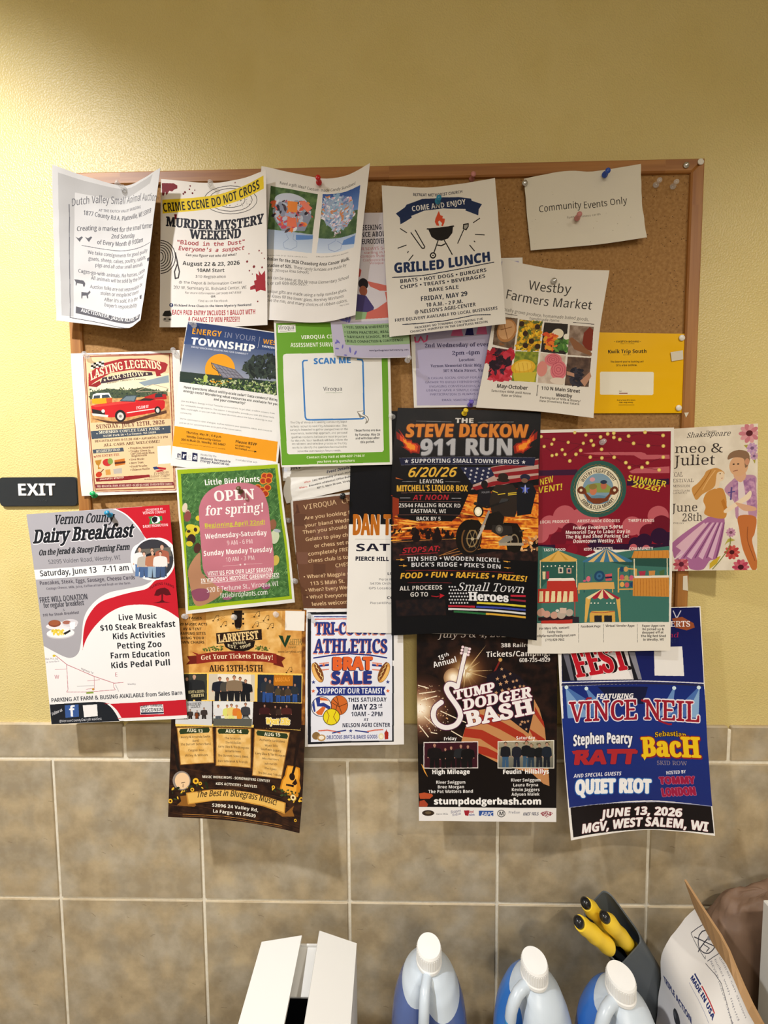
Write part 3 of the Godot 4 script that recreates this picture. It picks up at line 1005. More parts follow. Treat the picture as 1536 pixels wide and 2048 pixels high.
func art_brown_flyer():
	bg("cfcac3")
	pg("6b4733",[15,7,351,13,642,11,600,683,-5,671])
	pg("5f3e2d",[15,85,85,94,79,166,10,158])
	pg("765140",[132,172,202,180,194,251,125,244])
	pg("5f3e2d",[253,262,322,268,314,338,245,333])
	pg("765140",[3,317,73,324,63,397,-7,392])
	pg("5f3e2d",[96,399,166,404,157,477,86,473])
	pg("765140",[223,425,293,430,285,501,214,497])
	pg("5f3e2d",[10,586,82,588,71,663,-1,662])
	pg("765140",[149,499,219,503,210,575,139,573])
	pg("553528",[21,85,51,84,46,66,43,38,36,23,31,36,32,64])
	tx("VIROQUA CHESS CLUB",73,67,573,52,29,"d9b98f","m")
	tx("Are you looking for something for",73,127,604,122,20,"d9b98f","s",0,0.6)
	tx("your bland Wednesday evening?",72,172,563,163,20,"d9b98f","s",0,0.6)
	tx("Then you should come to Magpie",57,211,571,198,20,"d9b98f","s",0,0.6)
	tx("Gelato to play chess! Bring a friend",67,256,587,247,20,"d9b98f","s",0,0.6)
	tx("or chess set not needed",113,300,465,293,21,"d9b98f","s",0,0.6)
	tx("completely FREE! The goal of the",72,346,580,325,21,"d9b98f","s",0,0.6)
	tx("chess club is to have fun playing",67,389,570,372,21,"d9b98f","s",0,0.6)
	tx("CHESS!",221,428,332,422,21,"d9b98f","s",0,0.6)
	tx("• Where? Magpie Gelato",27,484,380,479,21,"d9b98f","s",0,0.6)
	tx("113 S Main St.",60,529,266,522,22,"d9b98f","s",0,0.7)
	tx("• When? Every Wednesday",26,569,388,556,21,"d9b98f","s",0,0.6)
	tx("• Who? Everyone! All skill",26,613,389,600,21,"d9b98f","s",0,0.7)
	tx("levels welcome!",53,657,300,646,22,"d9b98f","s",0,0.7)

func art_concert_poster():
	bg("ebe8e2")
	pg("0d0e14",[0,0,787,0,787,644,0,647])
	tx("DAN T",26,710,245,708,115,"efe6dc","b",0,3.1)
	tx("DAN T",19,707,241,706,115,"b9691c","b",0,3.1)
	ln("8a8880",1.6,[38,733,696,731])
	tx("SATURDAY",41,803,618,794,42,"1b1a2c","b")
	tx("PIERCE HILL",40,858,234,858,23,"1b1a2c","b",0,0.6)
	tx("LOCATION",227,939,357,937,15,"2a2a33","b")
	tx("Pierce Hill Performing",179,972,368,969,13,"55555c","s")
	tx("S4706 Orchard Hill",129,997,326,994,13,"55555c","s")
	tx("GPS Location: 43.5",122,1024,321,1022,13,"55555c","s")
	tx("CONTACT",227,1080,360,1078,15,"2a2a33","b")
	tx("PierceHillPerformingArts",132,1111,371,1108,13,"55555c","s")

func art_car_show_flyer():
	bg("eae6df")
	pg("e6c79a",[68,9,582,17,560,794,70,787])
	ln("9c5a44",6.7,[79,19,566,21,543,783,82,777,79,19])
	ln("8a3232",3.4,[70,10,580,17,551,794,72,787,70,10])
	gr("eedfb8","f3e6c4",[92,165,557,125,557,233,94,233])
	pg("8f9ea6",[377,173,553,138,553,179,410,194])
	pg("46523c",[95,219,203,203,312,215,396,201,539,233,541,267,93,263])
	sp(260,9,5,"3c4a36 54603f 2e3a30 6b7350",[96,202,375,200,540,222,541,260,93,260])
	ln("b9a58a",3.4,[360,223,459,186,548,213])
	ln("b9a58a",2.7,[360,225,547,227])
	ns("b98752","d9aa6c",0.03,4,[93,260,545,253,547,383,90,392])
	pg("f0ede2",[112,233,133,226,205,226,220,257,106,260])
	pg("e8a21c",[105,257,221,253,218,290,105,284])
	pg("c8502a",[186,256,221,255,218,287,187,288])
	pg("3a4650",[118,239,152,238,151,255,113,257])
	pg("3a4650",[163,237,201,236,210,253,162,255])
	pg("b8201c",[406,255,470,237,532,246,533,273,405,274])
	pg("30343a",[470,240,508,238,510,259,465,261])
	pg("5a3a28",[102,368,218,389,293,388,526,334,528,351,299,405,189,398])
	pg("c81e22",[97,297,142,288,249,278,357,271,512,276,523,286,518,320,491,340,295,368,192,364,101,341])
	pg("e04038",[101,295,253,279,349,277,356,284,238,294,121,305])
	pg("3c4a52",[260,275,296,244,365,244,349,281])
	pg("6f8088",[270,272,302,249,357,248,344,275])
	pg("3a2420",[363,276,402,262,464,268,439,278])
	pg("2a2422",[101,314,174,330,172,357,104,345])
	pg("d8d4cc",[98,338,193,351,188,364,104,352])
	el("e8e0d0",164,328,10,10)
	ln("efe2d8",5.4,[297,342,464,324])
	el("201c1c",261,358,31,34)
	el("cfcac2",261,360,19,22)
	el("7c7670",261,360,8,8)
	el("201c1c",477,333,18,22)
	el("cfcac2",477,334,10,13)
	tx("CYCLONE GT",353,325,426,317,16,"f6efe8","b",0.15)
	pg("a02428",[95,111,184,59,281,38,420,39,537,67,553,78,537,117,505,130,511,140,483,143,478,115,347,101,222,114,136,159,90,188])
	pg("3c2a34",[172,140,346,114,457,118,463,135,344,145,184,171,160,173])
	pg("8a2024",[90,185,157,156,163,177,135,193])
	tx("LASTING LEGENDS",104,155,517,107,45,"f3e0b8","f",0,0.8,35)
	tx("CAR SHOW",198,158,414,137,24,"f3e0b8","f",0,0,6)
	star("f3e0b8",185,154,9)
	star("f3e0b8",428,127,9)
	tx("Classics • Cruisers • Customs",196,178,419,161,9,"4a3020","f",0.15,0,8)
	pg("e8e0d0",[112,57,127,57,126,68,111,68])
	pg("26221f",[110,68,126,68,125,79,109,79])
	pg("e8e0d0",[108,79,125,79,125,90,107,89])
	pg("26221f",[127,54,142,55,141,65,126,65])
	pg("e8e0d0",[125,65,141,65,141,76,124,76])
	pg("26221f",[123,76,141,76,140,87,122,86])
	pg("e8e0d0",[142,51,157,52,157,62,141,62])
	pg("26221f",[140,62,157,62,156,73,139,73])
	pg("e8e0d0",[138,73,156,73,155,84,137,83])
	pg("26221f",[157,48,172,49,172,59,157,59])
	pg("e8e0d0",[155,59,172,59,171,70,155,70])
	pg("26221f",[153,70,171,70,171,81,153,80])
	pg("e8e0d0",[173,45,188,46,187,56,172,56])
	pg("26221f",[171,56,187,56,187,67,170,67])
	pg("e8e0d0",[169,67,187,67,186,78,168,78])
	tx("SUNDAY, JULY 12TH, 2026",117,427,512,412,23,"5a2420","f")
	pg("46505c",[86,439,544,422,543,465,88,484])
	tx("MORMON COULEE EAST PARK",130,456,483,444,15,"f0e4c8","f")
	tx("N1580 Park Dr • La Crosse, WI 54601",153,474,461,462,11,"f0e4c8","f")
	star("f0e4c8",120,454,5)
	star("f0e4c8",502,439,5)
	tx("REGISTRATION: 8-11:30 AM • AWARDS: 2-3 PM",104,503,525,492,12,"4a2c20","f")
	tx("ALL CARS ARE WELCOME!",152,528,478,517,15,"4a2c20","f")
	pg("46505c",[88,544,263,538,267,560,89,566])
	tx("REGISTRATION",107,562,246,555,14,"f0e4c8","f")
	tx("$10 ENTRY FEE",105,589,239,583,13,"8a2420","f")
	pg("8a2420",[88,585,102,580,101,592])
	pg("b8802c",[96,607,135,602,126,626,119,632,115,644,131,653,109,656,111,636,101,628])
	el("c03030",165,620,26,21)
	el("7f9a4a",183,614,15,18)
	pg("c8742c",[207,608,267,600,268,634,208,642])
	pg("5a2c1a",[207,620,270,615,269,626,207,632])
	el("c03a20",112,687,19,15,-0.5)
	ln("6a3a20",5.5,[122,677,142,657])
	pg("cf9448",[151,661,179,659,180,690,152,692])
	pg("b8b0a4",[196,659,246,654,245,685,198,687])
	tx("• Trophies Awarded",292,549,438,547,11,"4a2c20","f")
	tx("• Trophy Given to",293,566,419,564,11,"4a2c20","f")
	tx("Car Club with Most",303,580,441,578,11,"4a2c20","f")
	tx("Registrants",307,594,397,590,11,"4a2c20","f")
	tx("• Live Music",292,614,381,611,11,"4a2c20","f")
	tx("• Beer Tent",292,634,374,631,11,"4a2c20","f")
	tx("• Food Trucks",292,654,394,651,11,"4a2c20","f")
	tx("• Chinese Raffle",293,673,408,669,11,"4a2c20","f")
	pg("f2efe8",[460,537,538,535,534,637,457,640])
	pg("b02830",[426,664,455,655,503,663,499,674,454,669])
	pg("2c3c6c",[425,655,448,653,461,667,433,671])
	pg("b02830",[436,678,474,673,491,680,453,685])
	tx("Freedom",429,701,516,693,14,"5a4036","e",0.2)
	tx("Honor Flight",401,717,520,711,14,"5a4036","e",0.2)
	tx("Building Heroes • Families",373,728,519,727,7,"5a4036","e")
	pg("8a2428",[91,707,403,698,405,712,275,725,93,728])
	tx("PROCEEDS BENEFIT",114,720,255,713,9,"f0e4c8","b")
	pg("7c2430",[85,742,539,745,541,766,86,766])
	tx("PRE-REGISTRATION AVAILABLE • SCAN QR CODE TO REGISTER EARLY!",93,761,534,762,12,"f0e4c8","f")

func art_mystery_flyer():
	bg("ece6de")
	pg("7a1420",[5,21,73,17,94,27,94,42,75,50,65,61,48,58,33,83,25,64,17,86,8,85])
	el("6a1018",137,58,6,6)
	el("6a1018",162,40,4,4)
	el("6a1018",179,59,5,5)
	el("6a1018",166,22,4,4)
	el("6a1018",192,42,3,3)
	el("6a1018",128,67,5,5)
	el("6a1018",430,14,3,3)
	ln("3a3836",3,[560,133,555,150,539,163,514,172,482,176,444,177,403,174,362,167,324,156,292,144,268,128,252,110,247,91,252,71,267,53,291,38,323,27,361,23,403,26,444,35,482,51,515,70,539,92,555,113,560,133])
	ln("3a3836",3,[532,125,527,139,514,150,494,158,468,162,437,163,403,160,370,154,338,145,312,134,292,121,279,106,275,90,279,75,291,60,311,48,338,40,369,37,403,39,437,47,468,59,494,74,515,92,527,109,532,125])
	ln("3a3836",3.1,[489,115,486,124,478,132,464,138,446,141,426,142,403,140,381,136,360,130,342,122,328,112,320,102,317,91,319,81,328,71,342,64,359,59,380,58,403,59,426,64,446,72,464,81,478,93,486,104,489,115])
	sp(60,5,3,"5a5856 3a3836",[358,70,528,109,519,153,367,127])
	pg("e8c81e",[10,108,600,23,601,88,11,179])
	tx("CRIME SCENE DO NOT CROSS",15,171,580,79,45,"1c1a10","b")
	tx("MURDER MYSTERY",29,241,596,258,47,"1a1a26","f",0,1.9)
	tx("WEEKEND",165,300,465,306,47,"1a1a26","f",0,1.9)
	pg("7a1420",[76,177,91,176,90,200,82,205])
	tx("\"Blood in the Dust\"",92,334,490,341,21,"a02c34","m",0,0.9)
	tx("Everyone's a suspect",100,366,485,374,21,"a02c34","m",0.2,0.9)
	tx("Can you figure out who did what?",143,396,439,400,13,"3a3030","b",0.15)
	tx("August 22 & 23, 2026",127,445,457,450,21,"1c1a1a","b")
	tx("10AM Start",207,479,369,482,18,"1c1a1a","b")
	tx("$10 Registration",201,512,378,515,15,"3a3636","s")
	tx("@ The Depot & Information Center",107,545,472,552,14,"3a3636","s")
	tx("397 W. Seminary St. Richland Center, WI",77,574,496,582,16,"3a3636","s")
	tx("For more information call (608) 647-8163",141,599,465,605,11,"4a4444","s",0.15)
	tx("OR",289,620,317,620,11,"2a2a2a","b")
	tx("Find us on Facebook",218,643,388,646,12,"5a5656","s")
	el("1a2a5a",66,663,11,11)
	tx("f",61,671,70,671,15,"f0f0f0","b")
	tx("Richland Area Clues In the News Mystery Weekend",82,669,524,676,12,"1c2030","b")
	tx("EACH PAID ENTRY INCLUDES 1 BALLOT WITH",70,714,547,722,26,"a8202a","b")
	tx("A CHANCE TO WIN PRIZES!!!",162,754,457,758,27,"a8202a","b")
	pg("2a2826",[17,714,29,694,59,692,70,714])
	el("2a2826",42,718,27,6)
	el("b0aaa4",43,741,24,13)
	el("2a2826",30,738,6,4)
	el("2a2826",57,740,6,4)
	ln("3a3432",4.7,[2,383,6,383,10,386,13,389,15,394,17,400,18,406,17,412,16,418,13,423,10,427,6,429,2,430])
	ln("3a3432",4.7,[2,370,9,371,16,374,22,380,27,387,30,396,31,405,30,415,28,424,23,432,17,438,10,441,3,443])
	ln("3a3432",4.7,[2,357,13,359,23,363,32,371,39,380,44,392,45,405,44,418,40,430,33,440,24,448,14,454,3,456])
	ln("3a3432",4.7,[1,345,16,346,30,352,42,361,51,374,57,388,59,404,57,420,52,436,43,449,31,459,18,466,3,468])
	ln("3a3432",4.7,[1,332,20,334,37,341,51,352,63,367,70,384,73,404,70,423,64,442,53,457,38,470,21,478,3,481])
	ln("3a3432",4.7,[1,320,23,322,43,329,61,342,75,360,83,380,86,403,84,426,76,447,63,466,45,481,25,490,3,494])
	ln("3a3432",7.2,[85,379,99,435,82,483,87,519,104,515,110,482,94,419])
	pg("a01e28",[517,575,543,566,539,546,553,543,550,508,569,522,565,494,582,520,603,499,606,607,577,597,551,606,547,590,517,591])
	el("7a1a20",500,439,6,6)
	el("7a1a20",539,471,7,7)
	el("7a1a20",513,489,4,4)
	el("7a1a20",570,394,4,4)
	el("7a1a20",585,409,3,3)
	el("7a1a20",511,400,3,3)
	el("7a1a20",586,482,5,5)
	el("7a1a20",530,509,3,3)
	el("7a1a20",560,656,4,4)
	el("7a1a20",600,438,3,3)
	el("7a1a20",543,578,5,5)

func art_solar_flyer():
	bg("efede8")
	gr("23386a","b9bcc4",[5,7,591,4,615,344,555,342,5,338,6,280])
	gr("23386a","3a5080",[5,7,591,4,592,97,1,130])
	pg("283830",[2,280,214,278,362,274,546,269,622,274,620,348,555,343,5,338])
	el("f2a31c",222,243,84,86)
	pg("2c3a30",[2,283,124,279,243,275,316,299,119,314,3,319])
	pg("6c6a74",[168,211,307,232,365,276,245,287])
	pg("8a8894",[178,217,303,237,352,273,249,281])
	ln("4a4a54",1.9,[204,220,270,278])
	ln("4a4a54",1.9,[229,224,292,277])
	ln("4a4a54",1.9,[255,228,314,276])
	ln("4a4a54",1.9,[280,232,336,275])
	ln("4a4a54",1.9,[196,237,319,248])
	ln("4a4a54",1.9,[219,258,336,263])
	ln("3a3a40",3.9,[168,211,181,238,211,254,232,288])
	sp(420,22,6,"28302c 34403a 1f2724 3e4a3c",[397,152,470,131,525,135,552,190,544,250,391,260,356,226,345,213])
	sp(520,11,7,"3f5a2c 7d9450 a8b878 56743a 2c4024 c8d0a0",[83,307,266,296,364,286,546,269,607,281,609,340,554,339,72,340])
	pg("b8c858",[136,293,147,278,160,290,157,319,140,324])
	tx("ENERGY",33,69,204,66,30,"f5a623","b")
	tx("IN YOUR",218,65,401,66,28,"8a8fa8","s")
	tx("TOWNSHIP",38,126,403,122,37,"ffffff","b",0,1.1)
	ln("c8ccd8",1.9,[422,37,418,100])
	tx("WESTBY",443,70,588,70,25,"f5a623","b")
	tx("THURSDAY, MAY 28",439,91,591,90,11,"ffffff","b")
	tx("ENERGY EDUCATION SESSIONS FOR YOUR COMMUNITY",45,144,368,144,9,"d8dce8","b")
	tx("Have questions about utility-scale solar? Data centers? Rising",31,370,568,375,13,"33332f","b")
	tx("energy costs? Wondering what resources are available for you",32,391,571,399,13,"33332f","b")
	tx("and your community?",206,416,385,416,13,"33332f","b")
	tx("Join the MREA's Energy in Your Township presentations to get clear, credible answers from",26,446,557,450,8,"6a6a68","s")
	tx("our renewable energy experts. The session is designed to provide you with the latest facts,",26,468,557,473,8,"6a6a68","s")
	tx("data, and insight, so you can make informed decisions about the future of energy in your",27,488,547,494,8,"6a6a68","s")
	tx("community.",27,511,93,511,8,"6a6a68","s")
	tx("We're committed to open dialogue, and we welcome your questions, ideas, and concerns.",29,544,553,550,8,"6a6a68","s")
	tx("Join us at our upcoming event to be part of the conversation.",28,567,383,569,8,"6a6a68","s")
	pg("f2a11f",[2,585,590,601,592,715,1,699])
	tx("Thursday, May 28 | 6–8 p.m.",71,618,273,620,12,"3a2a0a","b")
	tx("Westby Community Center",75,641,271,643,12,"3a2a0a","b")
	tx("206 N Main St, Westby, WI 54667",46,662,299,662,12,"3a2a0a","b")
	tx("Complimentary snacks and soft drinks will be available.",41,680,302,683,6,"5a400a","s")
	tx("Please RSVP",352,637,475,639,15,"2a2010","b")
	tx("as seats may",353,655,440,657,10,"3a2a0a","b")
	tx("be limited",354,671,421,674,10,"3a2a0a","b")
	ln("2a2010",2,[426,671,476,673])
	pg("2a2010",[479,674,464,678,466,667])
	tx("m",31,761,54,761,31,"23284a","b")
	pg("23284a",[56,724,85,724,87,770,58,770])
	tx("r",61,760,84,761,31,"ffffff","b")
	tx("e",92,760,115,760,31,"d8d8d8","b")
	pg("23284a",[117,723,146,724,149,770,119,769])
	tx("a",122,760,146,760,31,"ffffff","b")
	ln("6a6e80",2,[25,769,148,770])
	tx("Hosted by the",164,733,255,733,11,"5a5a60","s")
	tx("Midwest Renewable",164,754,336,754,13,"2a2e48","b")
	tx("Energy Association",165,770,331,770,14,"2a2e48","b")
	tx("in collaboration with",363,737,488,738,10,"6a6a70","s")

func art_green_survey_flyer():
	bg("ebe8e0")
	pg("6aa32c",[12,18,624,24,623,801,4,803])
	pg("f0eee6",[21,29,120,27,120,69,20,70])
	tx("Viroqua",25,54,113,53,22,"2c2c38","s")
	ln("9a9890",2,[32,62,112,61])
	tx("VIROQUA CITY ADMIN",148,107,463,107,20,"f4f6ea","b")
	tx("ASSESSMENT SURVEY",87,149,340,151,22,"f4f6ea","b")
	pg("eceae4",[61,185,577,188,590,196,590,732,582,742,48,742,38,735,42,200,47,189])
	ln("3f7fc4",8.8,[180,224,159,224,151,233,152,535,158,549,176,552,472,554,484,547,486,244,481,231,453,226])
	tx("SCAN ME",212,244,420,245,30,"3f7fc4","b",0,1.2)
	tx("Viroqua",260,393,366,395,21,"2c2c38","s")
	ln("9aa890",2.1,[273,405,365,406])
	pg("8a8478",[444,513,486,508,478,526,504,543,511,559,503,577,487,584,495,566,488,547,467,544,461,552])
	pg("f4f2ec",[449,516,481,512,474,528,498,544,506,558,499,571,497,556,488,542,468,536])
	tx("The City of Viroqua is seeking community input",67,570,386,573,11,"6a6a66","s")
	tx("to help recruit its next City Administrator. This",66,592,385,595,11,"6a6a66","s")
	tx("survey is intended to gather perspectives on the",61,611,391,614,11,"6a6a66","s")
	tx("experience, leadership approach, and personal",66,631,386,634,11,"6a6a66","s")
	tx("qualities residents believe are most important",67,652,383,655,11,"6a6a66","s")
	tx("for this role. Your feedback will help inform the",64,672,388,673,11,"6a6a66","s")
	tx("recruitment and selection process as the City",68,689,381,693,11,"6a6a66","s")
	tx("works to identify the candidate best suited to",69,710,381,713,11,"6a6a66","s")
	tx("serve the community's future needs.",97,731,348,733,11,"6a6a66","s")
	tx("These forms are due",426,624,574,626,12,"3a3a3a","b")
	tx("by Tuesday, May 26",430,648,570,650,12,"3a3a3a","b")
	tx("and will close after",431,668,568,669,12,"3a3a3a","b")
	tx("this period.",458,690,540,689,12,"3a3a3a","b")
	tx("Contact City Hall at 608-637-7186 if",148,768,480,767,13,"f0f4e0","b")
	tx("you have any questions",206,794,423,792,13,"f0f4e0","b")

func art_pale_lilac_flyer():
	bg("d5cfd6")
	gr("c2bcd0","b9b4cc",[0,589,441,571,435,776,6,781])
	pg("93b083",[62,602,451,589,444,707,72,715])
	tx("• FEEL SEEN & UNDERSTOOD",73,625,344,614,13,"2e4030","b")
	tx("• LEARN PRACTICAL, REAL-LIFE SKILLS",72,652,437,641,13,"2e4030","b")
	tx("• NAVIGATE SCHOOL, BEHAVIOR",70,677,383,666,13,"2e4030","b")
	tx("• BUILD CONNECTION & CONFIDENCE",69,701,398,691,13,"2e4030","b")
	tx("navigatingneurodiversity.net",203,743,426,742,8,"3a3450","b")
	el("6f6ab8",54,727,4,13,0.3)
	el("6f6ab8",95,742,5,16)
	el("6f6ab8",124,755,5,14,0.5)
	el("6f6ab8",22,741,11,4)
	el("6f6ab8",31,701,13,5,0.8)
	el("6f6ab8",22,707,12,5,-0.6)
	el("6f6ab8",66,773,9,4)
	el("6f6ab8",69,579,21,7,0.2)
	el("6f6ab8",91,572,8,19,0.1)
	el("6f6ab8",106,576,7,18,0.3)
	tx("SEEKING",211,92,317,90,27,"2b2836","b")
	tx("GUIDANCE ABOUT",115,128,352,127,27,"2b2836","b")
	tx("NEURODIVERSITY?",185,166,392,164,27,"2b2836","b")
	tx("TUESDAYS 5-6PM",172,198,380,197,16,"b06a70","s")
	tx("starting in May",211,218,362,217,13,"b06a70","s")
	tx("McIntosh Public",169,238,345,237,13,"b06a70","s")
	tx("Conference Room",203,259,355,258,13,"b06a70","s")
	tx("Viroqua",239,274,316,274,12,"b06a70","s")
	pg("c05048",[177,290,192,306,184,338,170,348])
	pg("cc6a5e",[220,364,336,392,334,418,286,417,234,393])
	el("241c24",198,380,27,31)
	el("9c5a44",195,417,22,27)
	pg("463c70",[151,433,209,443,248,506,234,548,144,528])
	pg("cc6a5e",[313,423,366,424,358,561,195,569,192,538,264,512,320,476])
	pg("8fb07f",[144,528,208,532,195,569,140,576])

func art_candy_sundae_flyer():
	bg("e9e4de")
	tx("Need a gift idea? Custom made Candy Sundaes!",111,70,540,70,15,"3a3634","s")
	ns("3f5a34","5f7a48",0.02,11,[62,87,330,85,326,302,68,307])
	gr("a8b8d0","c8d4e4",[71,306,329,301,333,402,67,408])
	pg("5f86c0",[235,316,329,305,329,325,238,343])
	el("c4cad8",187,150,95,43)
	pg("8a90a4",[93,164,284,133,310,212,281,289,156,307,96,243])
	sp(150,22,4,"e0703c d8dce4 2c2430 e88a3c c0485c b8c0d0 4a3a40 d85a44 9aa8c0",[86,160,289,132,315,211,281,289,156,307,93,244])
	pg("e8883a",[167,148,225,144,226,200,177,202])
	pg("e8806a",[230,140,262,131,309,163,285,190])
	pg("e07050",[178,233,224,226,236,275,178,279])
	pg("a8a8c0",[161,210,222,206,216,227,160,225])
	ln("8fa0c0",2.6,[180,320,197,343,169,368,177,393,217,398,247,378,245,352,221,340,224,314])
	gr("3a5aa0","6f92cc",[357,83,571,89,573,216,361,166])
	ns("3f5a38","5c7448",0.02,12,[361,166,573,216,577,338,361,318])
	gr("a8b8d4","d0dcec",[361,318,577,338,572,410,359,400])
	pg("5f86c4",[507,349,572,347,573,393,499,372])
	pg("9fb0cc",[369,114,442,95,532,143,553,238,520,270,467,291,395,245,365,197])
	sp(420,14,9,"c8d4e8 b8a8d0 e8b8c8 8fb0d0 f0e8f0 a0c0d8 d08a60 7088b8",[367,103,442,89,532,138,556,239,521,276,468,296,396,250,362,197])
	sp(40,12,10,"e0d8e8 c8a8b0 b8c8e0",[427,232,472,240,491,307,443,318])
	ln("90a0c8",3.2,[460,326,456,341,420,357,428,384,463,400,495,392,498,366,468,343])
	tx("Each sundae has 26 or more candy bars.",47,445,313,429,6,"7a7674","s",0.1)
	tx("Different ribbon colors are available.",358,423,545,429,7,"7a7674","s",0.1)
	tx("A fundraiser for the 2026 Chaseburg Area Cancer Walk,",31,466,555,470,17,"383432","b")
	tx("for a donation of $25.",16,505,233,496,17,"383432","b")
	tx("These candy Sundaes are made by",241,496,537,499,16,"4a4644","s")
	tx("'Team VAS', (Viroqua Area School);",38,531,330,514,15,"4a4644","s")
	tx("Sundaes can be seen at the Viroqua Elementary School",47,563,558,570,16,"4a4644","s")
	tx("Office, or call 608-606-9957.",45,599,331,580,16,"4a4644","s")
	tx("These unique gifts are made using a tulip sundae glass,",43,638,554,637,16,"4a4644","s")
	tx("Hershey Kisses fill the lower glass, Hershey Minitures",52,663,538,666,16,"4a4644","s")
	tx("sit above the rim, and many choices of ribbon colors.",55,684,563,696,16,"4a4644","s")
	tx("May 4, 2026",519,711,572,716,8,"6a6664","s")

func art_animal_auction_flyer():
	bg("cfcdcb")
	pg("b4b2b0",[25,29,510,10,497,56,98,99,98,753,31,754])
	pg("cfcdcb",[98,99,496,48,537,346,555,758,98,753])
	ln("55545a",3.8,[74,168,76,375,79,760,285,772,503,792])
	tx("Dutch Valley Small Animal Auction",84,176,563,166,38,"55545a","s",0,0,71)
	tx("AT THE DUTCH VALLEY BUILDING",211,163,452,155,14,"77767a","s",0,0.5,13)
	tx("1877 County Rd A. Platteville, WI 53818",138,200,534,211,23,"55545a","s",0,0.5,16)
	tx("Creating a market for the small farmer",109,294,554,295,24,"55545a","s",0,0.5,45)
	tx("2nd Saturday",281,291,428,299,23,"55545a","s",0,0.5,8)
	tx("of Every Month @ 9:00am",210,336,494,341,23,"55545a","s",0,0.5,11)
	ls("55545a",3.2,[135,363,336,355,552,370])
	tx("We take consignments for good quality",166,401,537,413,19,"6f6e72","s",0,0.5,15)
	tx("goats, sheep, calves, poultry, rabbits,",171,434,530,445,19,"6f6e72","s",0,0.5,15)
	tx("pigs and all other small animals.",207,461,509,471,19,"6f6e72","s",0,0.5,10)
	tx("Cages-go-with animals. No horses, cattle",120,511,533,515,19,"6f6e72","s",0,0.5,10)
	tx("All animals will be sold by the head",186,536,525,544,19,"6f6e72","s",0,0.5,7)
	tx("Auction folks are not responsible for",184,584,527,588,19,"6f6e72","s",0,0.5,6)
	tx("stolen or misplaced items",244,612,498,613,19,"6f6e72","s",0,0.5,3)
	tx("After it's sold, it is the",268,644,497,651,19,"6f6e72","s",0,0.5,4)
	tx("buyer's responsibility",271,673,496,685,19,"6f6e72","s",0,0.5,4)
	pg("55545a",[110,695,545,747,541,772,110,732])
	tx("AUCTIONEER. JASON KLINE, 60",138,721,529,760,19,"dcdad8","b")
	pg("55545a",[105,325,119,329,133,315,140,318,128,340,126,348,120,342])
	pg("55545a",[150,313,164,317,178,303,185,306,174,328,171,337,165,331])
	pg("55545a",[100,551,147,549,157,561,156,580,148,582,145,569,116,569,113,583,109,583,109,566])
	pg("55545a",[140,613,173,612,185,598,189,609,177,624,178,643,172,644,168,629,147,633,145,649,140,648])
	pg("55545a",[541,449,559,449,558,469,546,467])
	pg("55545a",[513,636,532,638,533,661,519,656])

